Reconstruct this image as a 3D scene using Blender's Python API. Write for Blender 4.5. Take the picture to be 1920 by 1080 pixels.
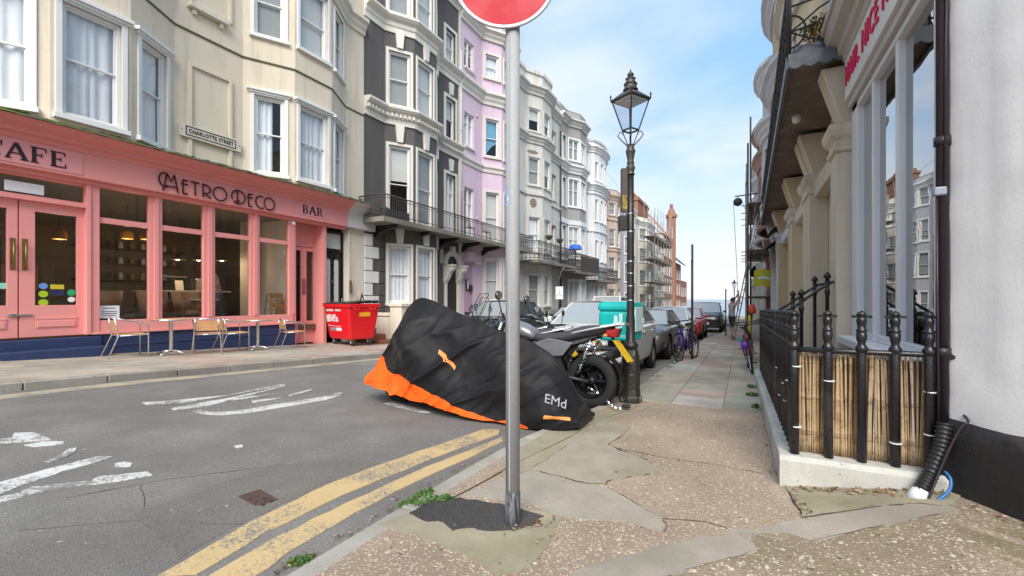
import bpy, bmesh, math, random
from mathutils import Vector, Matrix, noise
for o in list(bpy.data.objects): bpy.data.objects.remove(o)
SC = bpy.context.scene
COL = SC.collection
RN = random.Random(11)
PI = math.pi
rad = math.radians
# ------------------------------------------------------------------ camera
cd = bpy.data.cameras.new('camera'); cam = bpy.data.objects.new('camera', cd); COL.objects.link(cam)
cam.location = (0, 0, 1.35); cam.rotation_euler = (PI/2, 0, rad(26.943))
cd.sensor_width = 36; cd.lens = 850/1920*36; cd.shift_y = 21/1920
cd.clip_start = .05; cd.clip_end = 20000
SC.camera = cam
# ------------------------------------------------------------------ sky, sun, exposure
SUN_EL, SUN_AZ = 42, 160          # azimuth measured from the street's far end towards the right hand side
W = bpy.data.worlds.new('World'); SC.world = W; W.use_nodes = True
nt = W.node_tree; N = nt.nodes; L = nt.links
N.clear()
def wn(t, **k):
    n = N.new(t)
    for a, b in k.items(): setattr(n, a, b)
    return n
def wm(op, a, b=None, c=None):
    n = wn('ShaderNodeMath', operation=op)
    for i, v in enumerate((a, b, c)):
        if v is None: continue
        if hasattr(v, 'node'): L.new(v, n.inputs[i])
        else: n.inputs[i].default_value = v
    return n.outputs[0]
sky = wn('ShaderNodeTexSky', sky_type='NISHITA', sun_disc=False)
sky.sun_elevation = rad(SUN_EL); sky.sun_rotation = rad(SUN_AZ); sky.air_density = 1.0; sky.dust_density = 1.0; sky.ozone_density = 1.0
tc = wn('ShaderNodeTexCoord'); sp = wn('ShaderNodeSeparateXYZ'); L.new(tc.outputs['Generated'], sp.inputs[0])
zz = wm('ADD', wm('MAXIMUM', sp.outputs[2], 0.0), .22)
cb = wn('ShaderNodeCombineXYZ'); L.new(wm('DIVIDE', sp.outputs[0], zz), cb.inputs[0]); L.new(wm('DIVIDE', sp.outputs[1], zz), cb.inputs[1])
mp = wn('ShaderNodeMapping'); mp.inputs['Rotation'].default_value = (0, 0, .5); mp.inputs['Scale'].default_value = (1.0, 1.7, 1); mp.inputs['Location'].default_value = (3.3, 1.7, 0)
L.new(cb.outputs[0], mp.inputs[0])
nz = wn('ShaderNodeTexNoise'); nz.inputs['Scale'].default_value = .9; nz.inputs['Detail'].default_value = 7; nz.inputs['Roughness'].default_value = .52; nz.inputs['Distortion'].default_value = .25
L.new(mp.outputs[0], nz.inputs['Vector'])
cl = wn('ShaderNodeMapRange', interpolation_type='SMOOTHSTEP'); cl.inputs[1].default_value = .40; cl.inputs[2].default_value = .72
L.new(nz.outputs[0], cl.inputs[0])
hzn = wn('ShaderNodeMapRange', interpolation_type='SMOOTHSTEP'); hzn.inputs[1].default_value = .42; hzn.inputs[2].default_value = -.02
L.new(sp.outputs[2], hzn.inputs[0])
# thin high haze that whitens the blue, then cloud
mx0 = wn('ShaderNodeMix', data_type='RGBA'); mx0.inputs[0].default_value = .8
L.new(sky.outputs[0], mx0.inputs[6]); mx0.inputs[7].default_value = (1.12, 2.0, 3.0, 1)
mx1 = wn('ShaderNodeMix', data_type='RGBA'); L.new(wm('MULTIPLY', cl.outputs[0], .8), mx1.inputs[0])
L.new(mx0.outputs[2], mx1.inputs[6]); mx1.inputs[7].default_value = (2.95, 3.1, 3.25, 1)
mx2 = wn('ShaderNodeMix', data_type='RGBA'); L.new(wm('MULTIPLY', hzn.outputs[0], .9), mx2.inputs[0])
L.new(mx1.outputs[2], mx2.inputs[6]); mx2.inputs[7].default_value = (3.1, 3.2, 3.27, 1)
bg = wn('ShaderNodeBackground'); bg.inputs[1].default_value = .10
L.new(mx2.outputs[2], bg.inputs[0]); wo = wn('ShaderNodeOutputWorld'); L.new(bg.outputs[0], wo.inputs[0])
sd = bpy.data.lights.new('sun', 'SUN'); sd.energy = 1.5; sd.angle = rad(40); sd.color = (1, .95, .87)
sun = bpy.data.objects.new('sun', sd); COL.objects.link(sun)
_v = Vector((math.sin(rad(SUN_AZ))*math.cos(rad(SUN_EL)), math.cos(rad(SUN_AZ))*math.cos(rad(SUN_EL)), math.sin(rad(SUN_EL))))
sun.rotation_euler = _v.to_track_quat('Z', 'Y').to_euler(); sun.location = (0, 0, 40)
SC.view_settings.view_transform = 'Standard'; SC.view_settings.look = 'None'
SC.view_settings.exposure = 1.74; SC.view_settings.gamma = 1; SC.view_settings.use_curve_mapping = False
SC.cycles.max_bounces = 8; SC.cycles.transparent_max_bounces = 16

# ------------------------------------------------------------------ materials
class NB:
    def __init__(s, name):
        s.m = bpy.data.materials.new(name); s.m.use_nodes = True; s.t = s.m.node_tree; s.t.nodes.clear()
        s.out = s.n('ShaderNodeOutputMaterial'); s.geo = None
    def n(s, t, **k):
        q = s.t.nodes.new(t)
        for a, b in k.items(): setattr(q, a, b)
        return q
    def put(s, sock, v):
        if hasattr(v, 'node'): s.t.links.new(v, sock)
        elif hasattr(v, '__len__') and len(v) == 3 and sock.type == 'RGBA': sock.default_value = (*v, 1)
        else: sock.default_value = v
    def pos(s):
        if s.geo is None: s.geo = s.n('ShaderNodeNewGeometry')
        return s.geo.outputs['Position']
    def math(s, op, a, b=0., c=0., clamp=False):
        q = s.n('ShaderNodeMath', operation=op, use_clamp=clamp)
        s.put(q.inputs[0], a); s.put(q.inputs[1], b); s.put(q.inputs[2], c)
        return q.outputs[0]
    def mix(s, f, a, b, bt='MIX'):
        q = s.n('ShaderNodeMix', data_type='RGBA', blend_type=bt)
        s.put(q.inputs[0], f); s.put(q.inputs[6], a); s.put(q.inputs[7], b)
        return q.outputs[2]
    def ramp(s, v, a, b, lo=0., hi=1.):
        q = s.n('ShaderNodeMapRange', interpolation_type='SMOOTHSTEP')
        s.put(q.inputs[0], v); q.inputs[1].default_value = a; q.inputs[2].default_value = b; q.inputs[3].default_value = lo; q.inputs[4].default_value = hi
        return q.outputs[0]
    def noise(s, scale, detail=4, rough=.55, vec=None, stretch=None, dist=0.):
        q = s.n('ShaderNodeTexNoise'); q.inputs['Scale'].default_value = scale; q.inputs['Detail'].default_value = detail
        q.inputs['Roughness'].default_value = rough; q.inputs['Distortion'].default_value = dist
        v = vec or s.pos()
        if stretch:
            mpn = s.n('ShaderNodeMapping'); mpn.inputs['Scale'].default_value = stretch; s.put(mpn.inputs[0], v); v = mpn.outputs[0]
        s.put(q.inputs['Vector'], v); return q.outputs[0]
    def voro(s, scale, feat='F1', out='Distance', rnd=1.):
        q = s.n('ShaderNodeTexVoronoi', feature=feat); q.inputs['Scale'].default_value = scale; q.inputs['Randomness'].default_value = rnd
        s.put(q.inputs['Vector'], s.pos()); return q.outputs[out]
    def bump(s, h, strength, dist=.01):
        q = s.n('ShaderNodeBump'); q.inputs['Strength'].default_value = strength; q.inputs['Distance'].default_value = dist
        s.put(q.inputs['Height'], h); return q.outputs[0]
    def bsdf(s, col, rough=.6, metal=0., spec=.4, normal=None, coat=0., **k):
        q = s.n('ShaderNodeBsdfPrincipled'); s.put(q.inputs['Base Color'], col); s.put(q.inputs['Roughness'], rough)
        s.put(q.inputs['Metallic'], metal); s.put(q.inputs['Specular IOR Level'], spec); q.inputs['Coat Weight'].default_value = coat; q.inputs['Coat Roughness'].default_value = .04
        if normal is not None: s.put(q.inputs['Normal'], normal)
        for a, b in k.items(): s.put(q.inputs[a.replace('_', ' ')], b)
        s.t.links.new(q.outputs[0], s.out.inputs[0]); return q

def M(name, col, rough=.6, metal=0., var=.10, vs=2.5, bump=.0, bs=60., spec=.4, col2=None, th=(.55, .7), c2s=2.2, coat=0., st=None):
    """general surface: base colour with tonal variation, optional second colour in irregular patches, fine relief"""
    b = NB(name)
    c = b.mix(b.noise(vs, 5, .6, stretch=st), tuple(x*(1-var) for x in col), tuple(min(1, x*(1+var)) for x in col))
    if col2: c = b.mix(b.ramp(b.noise(c2s, 7, .65, stretch=st), *th), c, col2)
    r = b.ramp(b.noise(vs*3, 3), .3, .7, max(.02, rough-.08), min(1, rough+.08))
    nm = b.bump(b.noise(bs, 4, .6), bump, .01) if bump else None
    b.bsdf(c, r, metal, spec, nm, coat); return b.m

def plaster(name, col, stain=(.30, .27, .22), amt=.22, bump=.25):
    b = NB(name)
    c = b.mix(b.noise(1.3, 6, .6), tuple(x*.93 for x in col), tuple(min(1, x*1.05) for x in col))
    streak = b.ramp(b.noise(1.0, 6, .62, stretch=(5, 5, .45)), .48, .74, 0, min(.6, amt*1.7))
    c = b.mix(streak, c, stain)
    c = b.mix(b.ramp(b.noise(5, 6, .7), .56, .72, 0, min(.5, amt*1.3)), c, tuple(x*.72 for x in col))
    b.bsdf(c, .82, 0, .25, b.bump(b.math('ADD', b.noise(4, 5, .6), b.math('MULTIPLY', b.noise(55, 4), .35)), bump, .02)); return b.m

def paintwood(name, col, var=.06, rough=.42, chip=None):
    b = NB(name)
    c = b.mix(b.noise(2.0, 4), tuple(x*(1-var) for x in col), tuple(min(1, x*(1+var)) for x in col))
    c = b.mix(b.ramp(b.noise(3.0, 7, .7, stretch=(3, 3, .6)), .60, .78, 0, .30), c, tuple(x*.62+.02 for x in col))
    if chip: c = b.mix(b.ramp(b.noise(14, 6, .7), .66, .72), c, chip)
    b.bsdf(c, b.ramp(b.noise(6, 4), .3, .7, rough-.1, rough+.14), 0, .45, b.bump(b.noise(30, 4), .08, .01)); return b.m

def glassmat(name, tint=(.90, .93, .92), rough=.008, ior=1.52, extra=.0):
    b = NB(name); fr = b.n('ShaderNodeFresnel'); fr.inputs[0].default_value = ior
    wob = b.bump(b.noise(2.2, 2, .4), .02, .05); b.put(fr.inputs['Normal'], wob)
    b.pos(); f = b.math('MULTIPLY', b.math('ADD', b.math('MULTIPLY', fr.outputs[0], 1.35), extra), b.math('SUBTRACT', 1., b.geo.outputs['Backfacing']), clamp=True)
    tr = b.n('ShaderNodeBsdfTransparent'); b.put(tr.inputs[0], tint)
    gl = b.n('ShaderNodeBsdfGlossy'); gl.inputs['Roughness'].default_value = rough; b.put(gl.inputs['Normal'], wob)
    mxs = b.n('ShaderNodeMixShader'); b.put(mxs.inputs[0], f); b.t.links.new(tr.outputs[0], mxs.inputs[1]); b.t.links.new(gl.outputs[0], mxs.inputs[2])
    b.t.links.new(mxs.outputs[0], b.out.inputs[0]); return b.m

def emis(name, col, s):
    b = NB(name); e = b.n('ShaderNodeEmission'); b.put(e.inputs[0], col); e.inputs[1].default_value = s
    b.t.links.new(e.outputs[0], b.out.inputs[0]); return b.m

def asphalt(name, dark=(.17, .158, .146), lite=(.26, .244, .226)):
    b = NB(name)
    c = b.mix(b.ramp(b.noise(.9, 6, .6), .3, .7), dark, lite)
    c = b.mix(b.ramp(b.noise(.35, 4, .6, stretch=(2.2, .5, 1)), .45, .7, 0, .5), c, (.14, .128, .113))
    st = b.voro(170); rc = b.n('ShaderNodeTexVoronoi'); rc.inputs['Scale'].default_value = 170; b.put(rc.inputs['Vector'], b.pos())
    sepc = b.n('ShaderNodeSeparateColor'); b.put(sepc.inputs[0], rc.outputs['Color'])
    grain = b.math('MULTIPLY', b.ramp(sepc.outputs[0], .55, 1., 0, 1), b.ramp(st, .55, .25))
    c = b.mix(b.math('MULTIPLY', grain, .55), c, (.27, .26, .25))
    c = b.mix(b.ramp(b.noise(75, 5, .75), .42, .62, 0, .5), c, tuple(x*.45 for x in dark))
    c = b.mix(b.ramp(b.noise(19, 2, .5), .735, .76), c, (.34, .33, .30))
    b.bsdf(c, b.ramp(b.noise(40, 3), .3, .7, .72, .95), 0, .3, b.bump(b.math('SUBTRACT', b.noise(120, 4, .7), st), .55, .006)); return b.m

def aggregate(name, base, peb, dark, scale=95, dens=.45, green=0., soil=.3):
    """exposed-pebble concrete"""
    b = NB(name)
    c = b.mix(b.ramp(b.noise(.8, 7, .62), .3, .7), tuple(x*.70 for x in base), tuple(x*1.18 for x in base))
    c = b.mix(b.ramp(b.noise(2.6, 6, .7), .58, .72, 0, .45), c, tuple(x*.55 for x in base))
    vt = b.n('ShaderNodeTexVoronoi'); vt.inputs['Scale'].default_value = scale
    wv = b.n('ShaderNodeMix', data_type='VECTOR'); wv.inputs[0].default_value = .012
    nzv = b.n('ShaderNodeTexNoise'); nzv.inputs['Scale'].default_value = 30; b.put(nzv.inputs['Vector'], b.pos())
    b.put(wv.inputs[4], b.pos()); b.put(wv.inputs[5], nzv.outputs['Color']); b.put(vt.inputs['Vector'], wv.outputs[1])
    s2 = b.n('ShaderNodeSeparateColor'); b.put(s2.inputs[0], vt.outputs['Color'])
    on = b.math('MULTIPLY', b.ramp(s2.outputs[0], 1-dens, 1-dens+.12), b.ramp(vt.outputs['Distance'], .48, .30))
    pc = b.mix(s2.outputs[1], tuple(x*.7 for x in peb), peb); pc = b.mix(b.ramp(s2.outputs[2], .7, .8, 0, .8), pc, (.62, .56, .46))
    c = b.mix(b.ramp(b.noise(60, 5, .75), .40, .62, 0, .65), c, dark)
    v2 = b.n('ShaderNodeTexVoronoi'); v2.inputs['Scale'].default_value = scale*.42; b.put(v2.inputs['Vector'], wv.outputs[1]); s3 = b.n('ShaderNodeSeparateColor'); b.put(s3.inputs[0], v2.outputs['Color'])
    c = b.mix(on, c, pc); big = b.math('MULTIPLY', b.ramp(s3.outputs[0], .86, .9), b.ramp(v2.outputs['Distance'], .36, .26)); c = b.mix(big, c, b.mix(s3.outputs[1], tuple(x*.8 for x in peb), (.66, .58, .48)))
    c = b.mix(b.ramp(b.noise(24, 2, .4), .72, .74, 0, .8), c, (.05, .045, .04))
    if soil: c = b.mix(b.ramp(b.noise(3.2, 7, .7), .56, .74, 0, soil), c, (.10, .075, .045))
    if green: c = b.mix(b.ramp(b.noise(1.7, 7, .7), .45, .66, 0, green), c, (.13, .115, .035))
    h = b.math('SUBTRACT', b.noise(140, 3, .7), b.math('MULTIPLY', vt.outputs['Distance'], .8))
    b.bsdf(c, .88, 0, .25, b.bump(h, .6, .006)); return b.m

def concrete(name, col, green=.25, bump=.35, gcol=(.15, .145, .06), speck=.35):
    b = NB(name)
    c = b.mix(b.ramp(b.noise(.9, 7, .65), .3, .7), tuple(x*.70 for x in col), tuple(x*1.16 for x in col))
    c = b.mix(b.ramp(b.noise(26, 2, .4), .73, .75, 0, .7), c, tuple(x*.35 for x in col))
    c = b.mix(b.ramp(b.noise(1.6, 7, .68), .48, .72, 0, green), c, gcol)
    c = b.mix(b.ramp(b.noise(90, 4, .75), .46, .66, 0, speck), c, tuple(x*.55 for x in col))
    c = b.mix(b.ramp(b.noise(6, 6, .7), .60, .72, 0, .35), c, tuple(x*.62 for x in col))
    b.bsdf(c, .87, 0, .25, b.bump(b.math('ADD', b.noise(12, 6, .7), b.math('MULTIPLY', b.noise(160, 3), .5)), bump, .006)); return b.m

def worn(name, paint, under, wear=(.50, .58), sc=16):
    b = NB(name)
    p = b.mix(b.noise(5, 5), tuple(x*.85 for x in paint), tuple(min(1, x*1.08) for x in paint))
    g = b.math('ADD', b.math('MULTIPLY', b.noise(sc, 8, .78), .62), b.math('MULTIPLY', b.noise(2.6, 5), .38))
    c = b.mix(b.ramp(g, *wear), p, under)
    c = b.mix(b.ramp(b.noise(110, 3, .7), .55, .68, 0, .45), c, under)
    b.bsdf(c, .8, 0, .3, b.bump(b.noise(90, 4), .4, .004)); return b.m

# ------------------------------------------------------------------ mesh helpers
class MB:
    def __init__(s): s.v = []; s.f = []; s.m = []; s.s = []
    def add(s, vs, fs, m=0, sm=False):
        k = len(s.v); s.v += [tuple(p) for p in vs]
        for f in fs: s.f.append(tuple(i+k for i in f)); s.m.append(m); s.s.append(sm)
    def poly(s, pts, m=0): s.add(pts, [tuple(range(len(pts)))], m)
    def box(s, x0, x1, y0, y1, z0, z1, m=0):
        s.add([(x0,y0,z0),(x1,y0,z0),(x1,y1,z0),(x0,y1,z0),(x0,y0,z1),(x1,y0,z1),(x1,y1,z1),(x0,y1,z1)],
              [(0,3,2,1),(4,5,6,7),(0,1,5,4),(1,2,6,5),(2,3,7,6),(3,0,4,7)], m)
    def hexa(s, p, m=0): s.add(p, [(0,3,2,1),(4,5,6,7),(0,1,5,4),(1,2,6,5),(2,3,7,6),(3,0,4,7)], m)
    def fbox(s, F, a0, a1, d0, d1, z0, z1, m=0):
        s.hexa([F(a0,d0,z0),F(a1,d0,z0),F(a1,d1,z0),F(a0,d1,z0),F(a0,d0,z1),F(a1,d0,z1),F(a1,d1,z1),F(a0,d1,z1)], m)
    def prism(s, lo, hi, m=0, mt=None):
        n = len(lo); s.add(list(lo)+list(hi), [tuple(range(n-1,-1,-1))], m); k = len(s.v)-2*n
        s.f.append(tuple(range(k+n, k+2*n))); s.m.append(m if mt is None else mt); s.s.append(False)
        for i in range(n): s.f.append((k+i, k+(i+1)%n, k+n+(i+1)%n, k+n+i)); s.m.append(m); s.s.append(False)
    def tube(s, pts, r, n=8, m=0, closed=False, cap=True):
        pts = [Vector(p) for p in pts]; K = len(pts); rs = r if hasattr(r, '__len__') else [r]*K
        ring = []; up = None
        for i in range(K):
            if closed: t = pts[(i+1)%K]-pts[i-1]
            else: t = pts[min(i+1,K-1)]-pts[max(i-1,0)]
            if t.length < 1e-9: t = Vector((0,0,1))
            t.normalize()
            if up is None: up = Vector((0,0,1)) if abs(t.z) < .9 else Vector((1,0,0))
            a = t.cross(up)
            if a.length < 1e-4: a = t.cross(Vector((0,1,0)))
            a.normalize(); b2 = a.cross(t).normalized(); up = b2
            ring += [pts[i]+(a*math.cos(2*PI*j/n)+b2*math.sin(2*PI*j/n))*rs[i] for j in range(n)]
        fs = []
        for i in range(K if closed else K-1):
            i2 = (i+1) % K
            for j in range(n): fs.append((i*n+j, i*n+(j+1)%n, i2*n+(j+1)%n, i2*n+j))
        k = len(s.v); s.add(ring, fs, m, n > 5)
        if cap and not closed:
            s.f.append(tuple(k+j for j in range(n-1,-1,-1))); s.m.append(m); s.s.append(False)
            s.f.append(tuple(k+(K-1)*n+j for j in range(n))); s.m.append(m); s.s.append(False)
    def lathe(s, c, prof, n=16, m=0, mat=None, sm=True, squash=None):
        vs = []
        for r, z in prof:
            for j in range(n):
                p = Vector((r*math.cos(2*PI*j/n), r*math.sin(2*PI*j/n), z))
                if mat: p = mat @ p
                vs.append(p+Vector(c))
        fs = [(i*n+j, i*n+(j+1)%n, (i+1)*n+(j+1)%n, (i+1)*n+j) for i in range(len(prof)-1) for j in range(n)]
        k = len(s.v); s.add(vs, fs, m, sm)
        if prof[0] == prof[-1]: return
        if prof[0][0] > 1e-6: s.f.append(tuple(k+j for j in range(n-1,-1,-1))); s.m.append(m); s.s.append(False)
        if prof[-1][0] > 1e-6: s.f.append(tuple(k+(len(prof)-1)*n+j for j in range(n))); s.m.append(m); s.s.append(False)
    def sweep(s, path, prof, m=0, closed=False):
        """profile (outward distance, z) carried along a plan path with mitred corners; outward is to the right of travel"""
        P = [Vector((p[0], p[1])) for p in path]; n = len(P); off = []
        def nrm(a, b): d = (b-a).normalized(); return Vector((d.y, -d.x))
        for i in range(n):
            n1 = nrm(P[i-1], P[i]) if i > 0 else nrm(P[i], P[i+1]); n2 = nrm(P[i], P[i+1]) if i < n-1 else n1
            off.append((n1+n2)/(1+n1.dot(n2)))
        k = len(prof); vs = [(P[i].x+off[i].x*d, P[i].y+off[i].y*d, z) for i in range(n) for d, z in prof]
        fs = [(i*k+j, (i+1)*k+j, (i+1)*k+(j+1)%k, i*k+(j+1)%k) for i in range(n-1) for j in range(k)]
        fs += [tuple(range(k-1,-1,-1)), tuple((n-1)*k+j for j in range(k))]
        s.add(vs, fs, m)
    def grid(s, fn, nu, nv, m=0, sm=True, mf=None):
        k = len(s.v); s.v += [tuple(fn(i/nu, j/nv)) for i in range(nu+1) for j in range(nv+1)]
        for i in range(nu):
            for j in range(nv):
                s.f.append((k+i*(nv+1)+j, k+(i+1)*(nv+1)+j, k+(i+1)*(nv+1)+j+1, k+i*(nv+1)+j+1)); s.m.append(mf(i, j) if mf else m); s.s.append(sm)
    def loft(s, rings, m=0, sm=True, cap=True, closed=True):
        n = len(rings[0]); k = len(s.v)
        for r in rings: s.v += [tuple(p) for p in r]
        for i in range(len(rings)-1):
            for j in range(n if closed else n-1):
                s.f.append((k+i*n+j, k+i*n+(j+1)%n, k+(i+1)*n+(j+1)%n, k+(i+1)*n+j)); s.m.append(m); s.s.append(sm)
        if cap:
            s.f.append(tuple(k+j for j in range(n-1,-1,-1))); s.m.append(m); s.s.append(False)
            s.f.append(tuple(k+(len(rings)-1)*n+j for j in range(n))); s.m.append(m); s.s.append(False)
    def mesh(s, name, mats, fix=True):
        me = bpy.data.meshes.new(name); me.from_pydata(s.v, [], s.f)
        for q in mats: me.materials.append(q)
        me.polygons.foreach_set('material_index', s.m); me.polygons.foreach_set('use_smooth', s.s)
        if fix:
            bm = bmesh.new(); bm.from_mesh(me); bmesh.ops.recalc_face_normals(bm, faces=bm.faces); bm.to_mesh(me); bm.free()
        me.update(); return me

def link(name, me, parent=None, world=True):
    o = bpy.data.objects.new(name, me); COL.objects.link(o)
    if parent is not None:
        o.parent = parent
        if world and parent.parent is None and parent.type == 'EMPTY': o.location = -Vector(parent.location)
    return o
def bev(o, w=.006, seg=2, ang=40):
    b = o.modifiers.new('bevel', 'BEVEL'); b.width = w; b.segments = seg; b.limit_method = 'ANGLE'; b.angle_limit = rad(ang); b.harden_normals = False
    return o
def put(mb, name, mats, parent=None, bevel=0, fix=True, label=None, cat=None, group=None, kind=None, subsurf=0, world=True):
    mats = mats if isinstance(mats, (list, tuple)) else [mats]
    o = link(name, mb.mesh(name, mats, fix), parent, world)
    if bevel: bev(o, bevel)
    if subsurf: q = o.modifiers.new('sub', 'SUBSURF'); q.levels = q.render_levels = subsurf
    return tag(o, label, cat, group, kind)
def tag(o, label=None, cat=None, group=None, kind=None):
    for k, v in (('label', label), ('category', cat), ('group', group), ('kind', kind)):
        if v: o[k] = v
    return o
def thing(name, label, cat, loc=(0,0,0), rz=0, group=None):
    o = bpy.data.objects.new(name, None); COL.objects.link(o); o.location = loc; o.rotation_euler = (0, 0, rz); o.empty_display_size = .2
    return tag(o, label, cat, group)
def copy_tree(o, parent=None):
    c = o.copy(); COL.objects.link(c)
    if parent is not None: c.parent = parent
    for ch in list(o.children): copy_tree(ch, c)
    return c
def frame(p0, p1):
    """wall frame from plan point p0 to p1: F(along, outward, z)"""
    a = Vector((p1[0]-p0[0], p1[1]-p0[1])); ln = a.length; a.normalize(); n = Vector((a.y, -a.x))
    def F(s, d, z): return (p0[0]+a.x*s+n.x*d, p0[1]+a.y*s+n.y*d, z)
    F.len = ln; return F
def text_mesh(txt, size, ext=.004, off=0., align='CENTER', sx=1., spacing=1.):
    c = bpy.data.curves.new('lettering', 'FONT'); c.body = txt; c.size = size; c.extrude = ext; c.offset = off; c.align_x = align; c.align_y = 'CENTER'; c.resolution_u = 3; c.space_character = spacing
    o = bpy.data.objects.new('lettering', c); COL.objects.link(o); dg = bpy.context.evaluated_depsgraph_get(); dg.update()
    me = bpy.data.meshes.new_from_object(o.evaluated_get(dg)); bpy.data.objects.remove(o); bpy.data.curves.remove(c)
    if sx != 1: me.transform(Matrix.Diagonal((sx, 1, 1, 1)))
    return me
def place_text(txt, size, mat, at, right, up, parent, name='lettering', **k):
    """flat lettering whose reading direction is right, top is up"""
    me = text_mesh(txt, size, **k); r = Vector(right).normalized(); u = Vector(up).normalized(); w = r.cross(u)
    me.transform(Matrix(((r.x, u.x, w.x, at[0]), (r.y, u.y, w.y, at[1]), (r.z, u.z, w.z, at[2]), (0, 0, 0, 1))))
    me.materials.clear(); me.materials.append(mat)
    return link(name, me, parent)
def interp(tab, x):
    if x <= tab[0][0]: return tab[0][1]
    for (a, b), (c, d) in zip(tab, tab[1:]):
        if x <= c: return b+(d-b)*(x-a)/(c-a)
    return tab[-1][1]
def sst(a, b, x): t = max(0, min(1, (x-a)/(b-a))); return t*t*(3-2*t)

# ------------------------------------------------------------------ levels of the ground
ZL = [(-12,.9),(2.94,.33),(4.15,.27),(8.65,.05),(10.5,-.01),(32,-.52),(100,-2.1),(140,-3.1)]
ZR = [(-12,.1),(3,0),(5,0),(8,-.07),(12,-.16),(21,-.35),(32,-.58),(100,-2.15),(140,-3.15)]
KX = [(-12,-2.0),(3,-1.97),(3.9,-1.93),(5.2,-1.7),(7,-1.5),(21,-1.48),(25,-1.1),(30,-.9),(140,-.9)]
KL = -8.2
def kx(Y): return interp(KX, Y)
def road_z(X, Y):
    l = interp(ZL, Y)-.17; r = interp(ZR, Y)-(.03+.07*max(0, min(1, (Y-4)/2.5))); k = kx(Y)
    u = max(0, min(1, (X-KL)/(k-KL))); return l+(r-l)*u+.012*(1-(2*u-1)**2)
def left_z(X, Y): return interp(ZL, Y)-.07*max(0, min(1, (X+11.3)/3.1))
def right_z(X, Y):
    z = interp(ZR, Y)
    if Y < 4.6: z += .13*max(0, min(1, (X-.25)/.9))*max(0, min(1, (4.6-Y)/.5))
    return z
def gz(X, Y): return left_z(X, Y) if X <= KL else (road_z(X, Y) if X < kx(Y) else right_z(X, Y))

m_asph = asphalt('asphalt')
m_tar = asphalt('tarmac', (.035, .033, .033), (.06, .055, .05))
m_aggr = aggregate('exposed_aggregate', (.37, .285, .215), (.58, .47, .36), (.22, .155, .105), 75, .5, .0, .18)
m_aggr2 = aggregate('mossy_aggregate', (.34, .265, .19), (.58, .50, .40), (.18, .13, .085), 60, .42, .62, .4)
m_conc = concrete('grey_concrete', (.345, .30, .245), .22)
m_conc2 = concrete('pale_concrete', (.36, .31, .24), .30)
m_mossc = concrete('mossy_concrete', (.33, .29, .205), .6, gcol=(.19, .175, .08))
m_kerb = concrete('kerb_concrete', (.36, .33, .285), .3)
m_slabs = [concrete('flagstone_grey', (.36, .33, .275), .25, speck=.2), concrete('flagstone_buff', (.41, .355, .285), .2, speck=.2), concrete('flagstone_pink', (.42, .32, .265), .15, speck=.2), concrete('flagstone_pale', (.44, .415, .37), .12, speck=.2)]
m_joint = concrete('sandy_joint', (.15, .125, .09), .4)
m_white_paint = worn('worn_white_paint', (.60, .59, .56), (.20, .19, .178), (.47, .555), 34)
m_yellow_paint = worn('worn_yellow_paint', (.54, .385, .19), (.19, .178, .16), (.50, .60), 42)
m_yellow_old = worn('faded_yellow_paint', (.44, .37, .25), (.22, .205, .185), (.46, .58), 30)
m_sea = NB('sea_water'); _c = m_sea.mix(m_sea.noise(.02, 5, stretch=(1, 3, 1)), (.12, .20, .26), (.19, .28, .33)); m_sea.bsdf(_c, .25, 0, .4, m_sea.bump(m_sea.noise(.5, 5), .3, .3)); m_sea = m_sea.m

def strip(name, xa, xb, zf, mat, ys, nx, z_off=0.):
    mb = MB()
    def fn(u, v):
        Y = ys[0]+(ys[-1]-ys[0])*v; i = v*(len(ys)-1); k = min(int(i), len(ys)-2); Y = ys[k]+(ys[k+1]-ys[k])*(i-k)
        a = xa(Y) if callable(xa) else xa; c = xb(Y) if callable(xb) else xb; X = a+(c-a)*u
        return (X, Y, zf(X, Y)+z_off+.004*noise.noise((X*1.3, Y*1.3, 2)))
    mb.grid(fn, nx, len(ys)-1)
    o = put(mb, name, mat, kind='structure', fix=False); return o
ys = [-12+.5*i for i in range(20)]+[-2+.2*i for i in range(70)]+[12+1.*i for i in range(30)]+[42+4*i for i in range(23)]
road = strip('road', KL, kx, road_z, m_asph, ys, 30)
pave_l = strip('pavement', -17.0, KL-.12, left_z, m_joint, ys, 10, -.012)
pave_r = strip('pavement', lambda y: kx(y)+.12, 3.2, right_z, m_aggr, ys, 26)
mb = MB(); mb.box(-420, 420, -420, 128, -6.2, -4.2); put(mb, 'ground', m_joint, kind='structure')
mb = MB(); mb.box(-9000, 9000, 124, 12000, -9, -8); put(mb, 'sea', m_sea, kind='structure')
mb = MB(); mb.box(-60, 60, 112, 128, -4.3, -3.35); put(mb, 'promenade', m_conc, kind='structure')

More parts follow.
